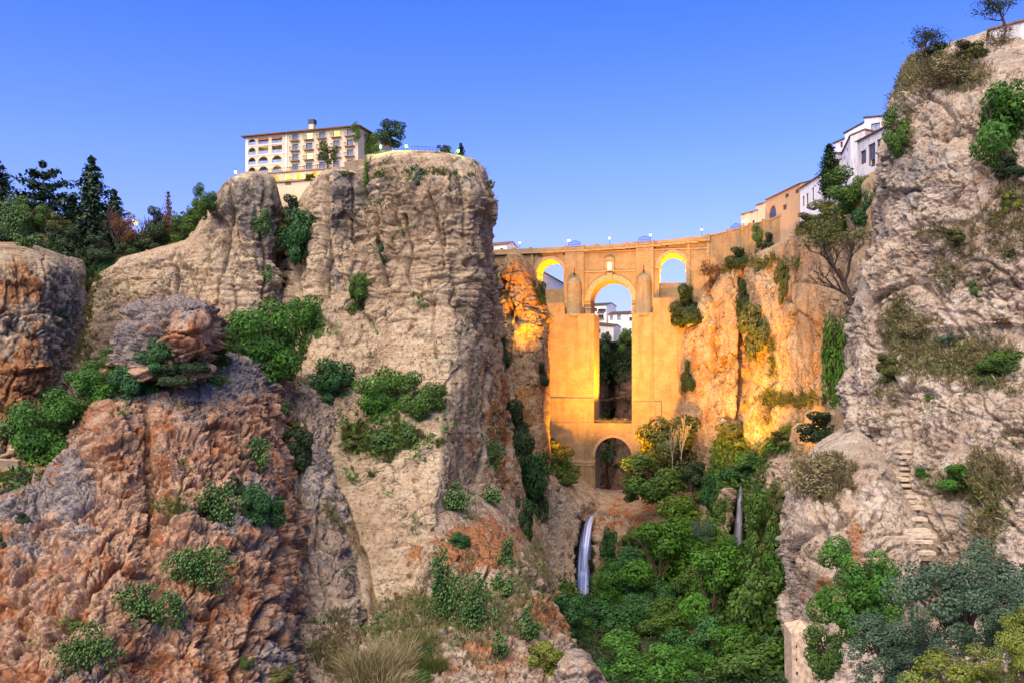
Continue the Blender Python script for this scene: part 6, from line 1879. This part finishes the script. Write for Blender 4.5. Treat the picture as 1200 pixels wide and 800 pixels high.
YFIX = {'bright green bush on the crest of the red slope': 136, 'green bush between the tall left bush and the crest bush': 133, 'tall bright green bush at the left end of the red slope': 131, 'dark round bush below the red outcrop': 138,
        'green bush on the crest between the outcrop and the crest bush': 141, 'small bush left of the red outcrop on the ridge': 146, 'dark tree clump under the ruined house seen through the main arch': 424, 'green clump at the right side of the main arch view': 424, 'deep green bush right of the round boulder': 140, 'deep green tree at the bottom between two bright trees': 148, 'tall green tree hugging the edge of the terraced rock': 146,
        'green bush in the middle of the rim greenery': 186, 'bright green broadleaf tree at the foot of the right cliff': 84, 'largest blue green tree in the lower right corner': 60, 'blue green tree low before the bright broadleaf tree': 66,
        'blue green tree cut by the right edge of the view': 54, 'yellow green tree at the bottom right edge': 48, 'yellow green branches in the bottom right corner': 44,
        'large round bright tree at the bottom of the gorge': 140, 'green tree at the bottom edge before the terraced rock': 128, 'tall green tree before the terraced rock': 150,
        'leafy green tree touching the terraced rock edge': 160, 'rounded bright green tree below the right waterfall': 178, 'deep green tree between the round trees of the gorge': 158,
        'green bush before the masonry foot of the terraced rock': 92, 'broad green bush below the pink white houses': 180, 'deep green bush against the right cliff edge': 172,
        'dark bush at the foot of the left waterfall': 222, 'dark bush at the foot of the green bank': 210, 'green bush over the shaded stream bed': 196, 'deep green bush above the round boulder': 176,
        'dark bush beside the stream boulders': 180, 'olive bush over the mossy stream boulder': 190, 'deep green bush left on the green bank': 232, 'broad bright bush in the middle of the green bank': 226}
# the rock seen at each plant is looked up before any plant stands in the way
S = [(n_, k_, x_, y_, w_ * (1.2 if g_ == GV else 1.16 if x_ < 700 else 1.06), h_ * (1.2 if g_ == GV else 1.12 if x_ < 700 else 1.06), l_, c_, g_) for n_, k_, x_, y_, w_, h_, l_, c_, g_ in S]
HITS = [hit(s[2], s[3] + s[5] * 0.15) for s in S]
_hit0 = hit
def grow_all():
    global hit
    for s, hh in zip(S, HITS):
        name, kind, px, py, w, h, lab, cat, grp = s
        hit = lambda *_a, hh=hh: hh
        r = plant(name, kind, px, py, w, h, lab, cat, grp, Y=YFIX.get(lab), depth=0.8 if cat != 'tree' else 0.95, out=0.7 if grp == GV else 0.32)
        if cat == 'tree':
            for c in r.children:
                c.name = 'crown' if c.name.startswith('foliage') else 'trunk'
    hit = _hit0
TOPS = {k: hit(*k) for k in ((458, 186), (384, 208), (520, 184), (537, 196), (575, 216), (1078, 66), (1166, 36), (998, 350), (785, 585), (752, 640), (448, 752), (610, 560), (700, 590))}
grow_all()


def tree(name, crown, trunk, base, size, label, group=None, rz=0.0, cat='tree', tmat=None):
    """crown and trunk meshes of unit height, standing at base"""
    r = empty(name, tuple(base), label, cat, group, rz)
    o = link('crown', crown, r); o.scale = size
    if trunk:
        k = link('trunk', trunk, r); k.scale = size
    return r


def shift(me, dz):
    V = np.empty(len(me.vertices) * 3, np.float32); me.vertices.foreach_get('co', V)
    V = V.reshape(-1, 3); V[:, 2] += dz; me.vertices.foreach_set('co', V.ravel()); me.update(); return me


def pole_mesh(seed, mat=BARK, r=0.02, h=0.9, limbs=7):
    R = random.Random(seed); m = MB()
    m.path([(0, 0, -0.08), (R.uniform(-.015, .015), 0, h * 0.4), (0, R.uniform(-.015, .015), h)], [r, r * 0.75, r * 0.15], 7)
    for k in range(limbs):
        z = h * (0.3 + 0.6 * k / limbs); a = k * 2.4
        L = 0.22 * (1.1 - z)
        m.path([(0, 0, z), (math.cos(a) * L * .6, math.sin(a) * L * .6, z + 0.03), (math.cos(a) * L, math.sin(a) * L, z + 0.07)], [r * .45, r * .3, r * .1], 4)
    me = bpy.data.meshes.new('trunk'); me.from_pydata(m.v, [], m.f); me.materials.append(mat); me.update(); return me


POLE = pole_mesh(3)
FIR = fir_mesh('crown', 6500, 'fir', 31, 13, 0.40, 1.0, 0.024, 0.35)
FIR2 = fir_mesh('crown', 6000, 'fir', 32, 13, 0.34, 1.0, 0.026, 0.25, 0.6)
CEDAR = fir_mesh('crown', 6500, 'fir', 33, 8, 0.46, 0.97, 0.026, 0.06, 0.35)
CYPRESS = fir_mesh('crown', 7000, 'dark', 34, 26, 0.17, 1.0, 0.022, -0.9, 0.55)
BARE1 = bare_mesh('crown', TWIG, 4, 5, 0.03, 0.32, 0.5, 0.6)
BARE2 = bare_mesh('crown', TWIG, 8, 5, 0.028, 0.30, 0.42, 0.9)
GH = 'trees on the wooded hill at the far left'
def stand(px, ptop, pbase, Y):
    b = at(px, pbase, Y); return b, (pbase - ptop) / F * Y
for nm, me, px, yt, yb, Y, wf, lab in (
    ('cedar_tree', CEDAR, 50, 190, 296, 236, 0.95, 'flat-topped cedar on the left hill'),
    ('fir_tree', FIR, 107, 188, 306, 238, 0.95, 'tallest pointed fir on the left hill'),
    ('fir_tree', FIR2, 84, 232, 304, 242, 1.1, 'dark rounded fir between the cedar and the tallest fir'),
    ('fir_tree', FIR, 134, 226, 306, 240, 1.0, 'smaller dark fir right of the tallest fir'),
    ('fir_tree', FIR2, -4, 190, 290, 226, 1.0, 'fir cut by the left edge of the view'),
    ('fir_tree', FIR2, 24, 232, 292, 228, 1.15, 'dark fir low beside the left edge'),
):
    b, h = stand(px, yt, yb, Y)
    tree(nm, me, POLE, b, (h * wf, h * wf, h), lab, GH, rz=px * 0.7)
for me, px, yt, yb, Y, wf, lab in (
    (BARE1, 140, 214, 306, 236, 0.7, 'leafless tree just right of the smaller dark fir'), (BARE2, 162, 224, 306, 232, 0.7, 'thin leafless tree beside the amber lamp'),
    (BARE1, 178, 214, 302, 238, 0.75, 'tallest leafless tree in the middle of the left hill'), (BARE2, 190, 222, 300, 242, 0.6, 'leafless tree behind the reddish tree'),
    (BARE1, 60, 236, 300, 244, 0.8, 'leafless tree behind the cedar'), (BARE2, 122, 232, 306, 246, 0.8, 'leafless tree behind the pointed firs')):
    b, h = stand(px, yt, yb, Y)
    r = empty('bare_tree', tuple(b), lab, 'tree', GH, px * 0.9); o = link('branches', me, r); o.scale = (h * wf * 1.3, h * wf * 1.3, h * 0.92)
b, h = stand(197, 226, 298, 228)
tree('reddish_tree', fir_mesh('crown', 1500, 'russet', 44, 15, 0.16, 1.0, 0.02, 0.3), POLE, b, (h * 0.9, h * 0.9, h), 'narrow reddish brown dying tree on the left hill', GH)
hill = [('bush', 'dark', 10, 262, 50, 60, 'dark bush mass at the far left on the hill'), ('bush', 'bush', 34, 252, 40, 40, 'green bush before the low dark fir at the left edge'), ('bush', 'olive', 64, 262, 34, 34, 'olive bush under the flat-topped cedar'), ('bush', 'russet', 146, 268, 30, 40, 'brownish thicket behind the leafless trees'), ('bush', 'dark', 186, 262, 30, 44, 'dark thicket behind the reddish tree'), ('bush', 'dark', 70, 282, 50, 40, 'dark undergrowth under the cedar'), ('bush', 'dark', 118, 292, 40, 34, 'dark undergrowth under the tallest fir'),
        ('bush', 'dark', 150, 292, 44, 28, 'dark undergrowth under the leafless trees'), ('bush', 'bush', 214, 268, 40, 34, 'green bush right of the reddish tree'), ('bush', 'dark', 180, 286, 44, 26, 'dark bush below the tallest leafless tree'),
        ('bush', 'bush', 226, 256, 26, 26, 'green bush between hill and hotel cliff'), ('bush', 'deep', 122, 316, 30, 34, 'deep green bush in the gap right of the far left rock'), ('bush', 'dark', 40, 288, 40, 24, 'dark scrub on the rim of the far left rock'),
        ('bush', 'dark', 96, 304, 30, 24, 'dark scrub above the gap by the far left rock'), ('bush', 'olive', 200, 290, 40, 14, 'olive scrub along the rim left of the hotel cliff')]
for n_, k_, px, py, w, h, lab in hill:
    plant(n_, k_, px, py, w, h, lab, B, GH, Y=230 - (40 if px < 60 else 14 if px < 130 else 12))
plant('prickly_pear', 'cactus', 12, 256, 44, 50, 'large pale prickly pear thicket at the far left top', 'cactus', GC, Y=176)
plant('prickly_pear', 'cactus', 30, 284, 34, 26, 'pale prickly pear hanging over the far left rock', 'cactus', GC, Y=172)

# trees beside the hotel
loc = TOPS[(458, 186)][0]
bc, h = stand(458, 141, 184, 214)
tree('round_tree', shift(bush_mesh('crown', 2600, 'dark', 0.07, 71, 20), 0), None, bc + Vector((0, 0, h * 0.62)), (4.2, 4.0, h * 0.40), 'dark round tree right of the hotel', None)
bpy.data.objects[-1] if False else None
rt = empty('x', (0, 0, 0)); bpy.data.objects.remove(rt)
for o in list(scene.objects):
    if o.name == 'round_tree':
        k = link('trunk', pole_mesh(5, BARK, 0.05, 0.9, 8), o); k.location = (0, 0, -h * 0.62); k.scale = (h * 0.5, h * 0.5, h * 0.95)
bc, h = stand(384, 163, 210, 214)
rt = empty('courtyard_tree', tuple(bc), 'small olive green tree in front of the hotel facade', 'tree')
o = link('crown', bush_mesh('crown', 1500, 'olive', 0.075, 72, 20, rc=(0.2, 0.34)), rt); o.location = (0, 0, h * 0.62); o.scale = (3.0, 2.8, h * 0.36)
k = link('trunk', pole_mesh(6, BARK, 0.04, 0.9, 8), rt); k.scale = (h * 0.5, h * 0.5, h * 0.85)
iv = plant('wall_ivy', 'ivy', 431, 171, 26, 36, 'bright green ivy covering the right end of the hotel', 'ivy', None, Y=257, stem=False, depth=0.4)
iv2 = plant('wall_ivy', 'ivy', 417, 156, 10, 22, 'ivy strand on the front right corner of the hotel', 'ivy', None, Y=250.5, stem=False)
bc, h = stand(540, 169, 200, 209)
tree('small_cypress', fir_mesh('crown', 2200, 'fir', 45, 14, 0.26, 1.0, 0.04, -0.4, 0.7), POLE, bc, (h, h, h), 'small dark cypress at the right end of the cliff top')
for px, py, w, h, kind, lab in ((520, 178, 20, 18, 'dark', 'dark bush left of the small cypress on the cliff top'), (532, 190, 26, 24, 'dark', 'dark bush under the small cypress'), (550, 198, 22, 20, 'dark', 'dark bush at the right shoulder of the cliff top'),
                                (575, 217, 12, 12, 'yellow', 'yellowish lit bush on the far right corner of the main cliff'), (408, 204, 26, 10, 'olive', 'low scrub on the rim under the courtyard tree'), (362, 208, 14, 8, 'bush', 'little bush on the rock below the terrace')):
    plant('bush', kind, px, py, w, h, lab, B, GB, Y=204)
# lamps on the left cliff top
for px, pg, pb, Y, mat, lab, e in ((446, 172.5, 186, 206, 'lamp_green', 'greenish street lamp right beside the hotel ivy', 1100), (476, 172, 183, 204, 'lamp_green', 'green glowing street lamp beside the dark round tree', 420),
                                   (537, 177.5, 196, 204, 'lamp_green', 'green lamp beside the small cypress', 300), (548, 194, 206, 203, 'lamp_green', 'lowest green lamp at the right shoulder of the cliff top', 260), (276, 202, 212, 206, 'lamp_white', 'white lamp on the rock left of the hotel', 200)):
    b, hh = stand(px, pg, pb, Y)
    lamp_post(b, max(hh, 1.2), lab, 'lamps on the left cliff top', mat, 0.3)
    lamp('glow_lamp', b + Vector((0, -0.9, hh + 0.2)), e, (0.55, 1.0, 0.2) if mat == 'lamp_green' else (1, 0.95, 0.85), 0.3)
b, hh = stand(159, 262, 290, 222)
lamp_post(b, hh, 'amber street lamp among the leafless trees on the left hill', 'lamps on the left cliff top', 'lamp_amber', 0.45)
lamp('glow_lamp', b + Vector((0, -1, hh)), 1500, (1.0, 0.5, 0.08), 0.3)

# the cypress among the rim houses
b, h = stand(972, 171, 238, 214)
tree('cypress_tree', CYPRESS, POLE, b, (h * 1.05, h * 1.05, h), 'dark pointed cypress between the white rim houses')
# spreading thin-leaved tree on the right cliff edge
Yt = 150.0
b = at(1001, 352, Yt)
rt = empty('spreading_tree', tuple(b), 'bare-branched spreading tree growing from the left edge of the right cliff', 'tree')
tm = bare_mesh('trunk', BARK, 12, 6, 0.030, 0.40, 0.62, 0.35, (-0.45, -0.1))
k = link('trunk', tm, rt); k.scale = (19, 14, 18)
Rr = np.random.RandomState(77)
co = np.empty(len(tm.vertices) * 3, np.float32); tm.vertices.foreach_get('co', co); co = co.reshape(-1, 3)
tips = co[(co[:, 2] > 0.55)]
pk = tips[Rr.choice(len(tips), 1500)] + Rr.normal(size=(1500, 3)).astype(np.float32) * 0.035
o = link('crown', quads_mesh('crown', leaf_quads(pk, unit(1500, Rr) * .8 + np.array([0, 0, .5]), 0.016, Rr), LM['olive']), rt); o.scale = k.scale
b2 = at(1000, 345, 151)
rt = empty('dead_tree', tuple(b2), 'grey leafless tree leaning left below the spreading tree', 'tree')
k = link('branches', bare_mesh('branches', TWIG, 21, 6, 0.026, 0.34, 0.6, 0.1, (-1.3, 0.0)), rt); k.scale = (14, 11, 10)
# trees on the crest of the right cliff
for px, yt, yb, Y, seed, lab, kind in ((1082, 2, 74, 150, 14, 'thin airy tree on the left crest of the right cliff', 'blue'), (1176, -46, 40, 138, 15, 'airy tree on the crest before the cliff top house', 'blue'), (1120, 30, 66, 146, 16, 'low leafless shrub on the crest between two airy trees', None)):
    b, h = stand(px, yt, yb, Y)
    rt = empty('crest_tree', tuple(b), lab, 'tree', 'trees on the crest of the right cliff')
    tm = bare_mesh('trunk', TWIG, seed, 6, 0.016, 0.26, 0.85, 0.35)
    k = link('trunk', tm, rt); k.scale = (h * 1.15, h * 1.1, h)
    if kind:
        co = np.empty(len(tm.vertices) * 3, np.float32); tm.vertices.foreach_get('co', co); co = co.reshape(-1, 3)
        tips = co[co[:, 2] > 0.3]
        pk = tips[Rr.choice(len(tips), 1100)] + Rr.normal(size=(1100, 3)).astype(np.float32) * 0.045
        o = link('crown', quads_mesh('crown', leaf_quads(pk, unit(1100, Rr), 0.013, Rr), LM['dark']), rt); o.scale = k.scale
# the tree before the bridge, lit by the floodlights
for px, py, w, h, Y, kind, lab in ((790, 512, 70, 80, 268, 'olive', 'tallest floodlit tree at the right foot of the bridge'), (762, 524, 40, 50, 270, 'olive', 'floodlit tree touching the lower arch'),
                                   (772, 560, 84, 56, 258, 'bush', 'green tree below the floodlit trees by the lower arch'), (742, 574, 30, 26, 262, 'bush', 'low bush right under the lower arch'), (810, 556, 36, 40, 254, 'dark', 'dark bush right of the floodlit trees')):
    r = plant('tree' if h > 45 else 'bush', kind, px, py, w, h, lab, 'tree' if h > 45 else B, 'trees at the right foot of the bridge', Y=Y)
    if h > 45:
        for c_ in r.children: c_.name = 'crown' if c_.name.startswith('foliage') else 'trunk'
for px, yb, yt in ((788, 548, 505), (799, 546, 500)):
    b, h = stand(px, yt, yb, 256)
    r = empty('sapling', tuple(b), 'pale bare trunk of a sapling before the floodlit trees' if px < 790 else 'second pale bare trunk right of the other sapling', 'sapling', 'pale saplings before the bridge')
    k = link('branches', bare_mesh('branches', PALE_BARK, 30 + px, 4, 0.022, 0.5, 0.35, 0.9), r); k.scale = (h * 0.8, h * 0.8, h)

# dry reeds at the bottom
GR = [grass_clump('blades', 1500, 'dry', 3, wdt=0.010), grass_clump('blades', 1300, 'straw', 6, 0.9, 0.8, 0.55, 0.009), grass_clump('blades', 1500, 'olive', 4, wdt=0.010)]
for q, (px, py, w, h, lab) in enumerate(((432, 764, 56, 66, 'tall dry reeds at the left bottom of the lower slope'), (462, 752, 50, 62, 'tallest clump of dry reeds in the middle'), (444, 790, 70, 60, 'dry reeds nearest the bottom edge'),
                                         (486, 748, 44, 40, 'dark green reeds right of the tallest clump'), (404, 776, 40, 40, 'short dry reeds on the grey slope'), (508, 770, 30, 34, 'small reeds beside the hanging cactus strip'))):
    L_, _n = _hit0(px, py + h * 0.35)
    s = L_.y / F
    r = empty('dry_reeds', tuple(at(px, py + h * 0.5, L_.y - 0.3)), lab, 'reeds', 'clumps of dry reeds')
    o = link('blades', GR[2 if q in (3, 5) else q % 2], r); o.scale = (w * s * 0.66, w * s * 0.55, h * s * 0.85); o.rotation_euler = (0, 0, q * 1.3)
# vegetation on the deck inside the main arch
R_ = np.random.RandomState(5)
g = grass_clump('deck_grass', 700, 'dry', 9, 1.0, 1.0, 0.3, 0.03)
o = link('deck_grass', g); o.matrix_world = BM @ Matrix.Translation((0.5 * (uL + uR), -1.0, zD)) @ Matrix.Diagonal((6.0, 1.6, 2.0, 1)); o['kind'] = 'stuff'

# -------- scrub, grass and moss growing over the rock, past counting
def scatter(name, terr, n, mat, seed, size, ch=1, thr=0.25, blades=9, box=None, near=None):
    thin = name in ('scrub', 'grass')
    R = np.random.RandomState(seed)
    o, P, N, px, py, reg = terr
    w = reg[:, ch] + 0.42 * fbm(P, 4.5, 4, seed, 0.6)
    ok = (w > thr) & (reg[:, 3] < 0.3) & (px > -40) & (px < 1240) & (py > -20) & (py < 830)
    if box: ok &= (px > box[0]) & (px < box[1]) & (py > box[2]) & (py < box[3])
    idx = np.nonzero(ok)[0]
    if len(idx) == 0: return
    idx = R.choice(idx, min(n, len(idx)), replace=False)
    base = np.repeat(P[idx], blades, 0); nn = np.repeat(N[idx], blades, 0)
    m = len(base)
    up = nn * 0.5 + np.array([0, 0, 0.55]) + R.normal(size=(m, 3)) * 0.55
    sz = np.repeat(size * (0.4 + 1.0 * R.rand(len(idx)) ** 1.5), blades)
    C = base + up * (sz * 0.6)[:, None] + R.normal(size=(m, 3)) * (sz * 0.55)[:, None]
    Nn = nn * 0.5 + unit(m, R) * 0.8 + np.array([0, -0.1, 0.3]); Nn /= np.linalg.norm(Nn, axis=1)[:, None]
    if thin:                          # twiggy tufts: thin blades fanning out of one foot
        b0 = base + R.normal(size=(m, 3)) * (sz * 0.16)[:, None]
        tip = b0 + up * (sz * (0.7 + 0.7 * R.rand(m)))[:, None]
        s_ = np.cross(up, unit(m, R)); s_ /= np.linalg.norm(s_, axis=1)[:, None]; s_ *= (sz * 0.10)[:, None]
        mid = b0 + (tip - b0) * 0.55
        V = np.stack([b0, mid + s_, tip, mid - s_], 1)
    else:
        V = leaf_quads(C.astype(np.float32), Nn.astype(np.float32), 1.0, R, 0.45).reshape(-1, 4, 3)
        c3 = C[:, None, :]
        V = c3 + (V - c3) * (sz * 0.42)[:, None, None]
    ob = link(name, quads_mesh(name, V.reshape(-1, 3).astype(np.float32), LM[mat])); ob['kind'] = 'stuff'
T_ = {t[0].name: t for t in TERRAIN}
scatter('scrub', T_['right_cliff'], 4200, 'dry', 1, 0.62, thr=0.36)
scatter('undergrowth', T_['right_cliff'], 2600, 'olive', 2, 0.5, thr=0.45)
scatter('scrub', T_['terraced_rock'], 1200, 'dry', 3, 0.6, thr=0.4)
scatter('grass', T_['gorge_headwall'], 9000, 'yellow', 4, 0.9, thr=0.55, box=(790, 1040, 440, 600))
scatter('undergrowth', T_['gorge_headwall'], 9000, 'green', 5, 1.2, thr=0.28, box=(600, 1000, 520, 790))
scatter('scrub', T_['right_rock_wall'], 1800, 'olive', 6, 1.0, thr=0.34)
scatter('scrub', T_['cactus_slope'], 2600, 'dry', 7, 0.55, thr=0.24)
scatter('undergrowth', T_['cactus_slope'], 1300, 'green', 8, 0.5, thr=0.3)
scatter('scrub', T_['grey_slope'], 1500, 'dry', 9, 0.5, thr=0.26)
scatter('scrub', T_['red_slope'], 700, 'olive', 10, 0.4, thr=0.28)
scatter('scrub', T_['main_cliff'], 2300, 'olive', 11, 0.6, thr=0.2)
scatter('undergrowth', T_['main_cliff'], 260, 'green', 21, 1.3, thr=0.16)
scatter('undergrowth', T_['red_slope'], 160, 'green', 22, 0.8, thr=0.14)
scatter('undergrowth', T_['grey_slope'], 160, 'green', 23, 0.7, thr=0.14)
scatter('scrub', T_['side_cliff'], 1200, 'olive', 12, 0.6, thr=0.2)
scatter('undergrowth', T_['wooded_hill'], 5000, 'dark', 13, 1.3, thr=0.3)
scatter('undergrowth', T_['far_gorge_wall'], 1500, 'dark', 14, 1.5, thr=0.5)

scatter('undergrowth', T_['gorge_floor'], 16000, 'dark', 15, 0.55, thr=0.1)  # shade of the gaps between bushes is put into these dark leaves

# -------- the two waterfalls
def water_material(name, body, streak):
    t = NT(name)
    cb = t.n.new('ShaderNodeCombineXYZ')
    t.l.new(t.attr('across').outputs['Fac'], cb.inputs[0]); t.l.new(t.attr('along').outputs['Fac'], cb.inputs[1])
    n = t.noise((1.6, 0.055, 1), 5, 0.6, cb.outputs[0]); n2 = t.noise((4.5, 0.10, 1), 4, 0.6, cb.outputs[0])
    f = t.math('ADD', t.math('MULTIPLY', n, 0.6), t.math('MULTIPLY', n2, 0.4))
    e = t.attr('edge').outputs['Fac']
    c = t.mix(t.rng(t.math('ADD', f, t.math('MULTIPLY', t.math('SUBTRACT', e, 0.75), 0.16)), 0.45, 0.68), body, streak)
    p = t.pbr(c, 0.4, None, 0.4)
    tr = t.n.new('ShaderNodeBsdfTransparent')
    mx = t.n.new('ShaderNodeMixShader')
    t.l.new(t.rng(t.math('ADD', e, t.math('MULTIPLY', t.math('SUBTRACT', f, 0.5), 2.6)), 0.10, 0.85), mx.inputs[0])
    t.l.new(tr.outputs[0], mx.inputs[1]); t.l.new(p.outputs[0], mx.inputs[2])
    return t.done(mx)
def waterfall(label, pts, mat, seed):
    """a bulging curtain of falling water along a path of (px, py, half width px, Y)"""
    r = empty('waterfall', tuple(at(pts[0][0], pts[0][1], pts[0][3])), label, 'waterfall')
    A = np.array(pts, float)
    hp = T_['gorge_headwall'][1]; hx, hy = proj(hp)
    for row in A:                       # the water keeps close to the rock it falls over
        near_ = (np.abs(hx - row[0]) < row[2] * 0.7 + 1) & (np.abs(hy - row[1]) < 7)
        if near_.any(): row[3] = hp[near_, 1].min() - 0.4
    for k in range(1, len(A)): A[k, 3] = min(A[k, 3], A[k - 1, 3] - 0.3)
    o0 = np.array(r.location)
    tt = np.linspace(0, 1, len(pts)); n, m_ = 70, 25
    X = pchip(tt, A, np.linspace(0, 1, n)); U = np.linspace(-1, 1, m_)
    V = np.empty((n, m_, 3)); E = np.empty((n, m_), np.float32); W1 = E.copy(); W2 = E.copy()
    for i in range(n):
        for j in range(m_):
            V[i, j] = np.array(at(X[i, 0] + U[j] * X[i, 2], X[i, 1], X[i, 3] - 0.5 * (1 - U[j] ** 2))) - o0
            E[i, j] = 1 - abs(U[j]) ** 3
            W1[i, j] = U[j] * X[i, 2] * 0.25; W2[i, j] = V[i, j, 2]
    E *= (0.82 + 0.18 * np.minimum(1, np.linspace(3.0, 0.0, n)))[:, None]
    idx = np.arange(n * m_).reshape(n, m_)
    me = mesh_from('falling_water', V.reshape(-1, 3), np.stack([idx[:-1, :-1], idx[1:, :-1], idx[1:, 1:], idx[:-1, 1:]], -1).reshape(-1, 4), MAT[mat], True)
    for nm, dat in (('edge', E), ('across', W1), ('along', W2)):
        a = me.attributes.new(nm, 'FLOAT', 'POINT'); a.data.foreach_set('value', dat.astype(np.float32).ravel())
    link('falling_water', me, r)
    return r
MAT['water'] = water_material('falling_water', (0.05, 0.085, 0.26), (0.62, 0.70, 0.95))
MAT['thin_water'] = water_material('thin_falling_water', (0.035, 0.035, 0.04), (0.24, 0.25, 0.30))
waterfall('wide bluish white waterfall left below the bridge', [(693, 604, 3.5, 260), (689.5, 613, 5.5, 255), (685.5, 640, 7.5, 249), (683.5, 670, 8.5, 242), (682.5, 718, 9.5, 229)], 'water', 1)
waterfall('thin grey waterfall right, under an ivy bush', [(868, 562, 2.5, 240), (867, 585, 4, 236), (866, 610, 5, 230), (864.5, 635, 6, 222), (863, 664, 7, 212)], 'thin_water', 2)

MAT['worn'] = plain('worn_step_stone', (0.46, 0.37, 0.27), 0.95, 0.3, 2.0, 0.1, bump=0.5)
# -------- masonry foot of the terraced rock, and the steps cut in the right cliff
mw = empty('masonry_wall', tuple(at(929, 800, 111.5)), 'tan masonry wall with small dark holes at the foot of the terraced rock', 'wall')
o0 = Vector(mw.location)
fr = [at(927.5, 742, 111.5), at(948, 738, 109.5), at(972, 752, 107.5), at(986, 830, 105.5), at(929, 830, 111.5)]
m = MB(); bk = [p + Vector((0.6, 5.0, 0)) for p in fr]
m.poly([p - o0 for p in fr])
for q in range(5):
    q2 = (q + 1) % 5; m.poly([fr[q] - o0, bk[q] - o0, bk[q2] - o0, fr[q2] - o0])
m.build('wall', plain('old_masonry', (0.47, 0.35, 0.24), 0.95, 0.35, 1.6, 0.1, bump=0.8), mw)
for px, py in ((934, 757), (934, 772), (934.5, 788), (955, 758), (956, 774)):
    p = at(px, py, 111.5 - (px - 929) * 0.105 - 0.05) - o0
    m = MB(); m.box(p.x - 0.14, p.x + 0.14, p.y - 0.05, p.y + 0.3, p.z - 0.16, p.z + 0.16); m.build('hole', MAT['dark'], mw)
st0 = _hit0(1066, 540)[0]
sr = empty('rock_steps', tuple(st0), 'worn stone steps climbing the foot of the right cliff', 'steps')
for k in range(20):
    py = 528 + k * 6.6; px = 1060 + 0.9 * k + (6 if k % 2 else 0) * (k > 9)
    h_ = _hit0(px, py)[0] - st0
    wd = 0.9 + 0.06 * k
    m = MB(); dz = 0.14
    m.box(h_.x - wd, h_.x + wd, h_.y - 0.45, h_.y + 1.2, h_.z - dz - 0.12, h_.z + dz)
    m.build('tread', MAT['worn'], sr)
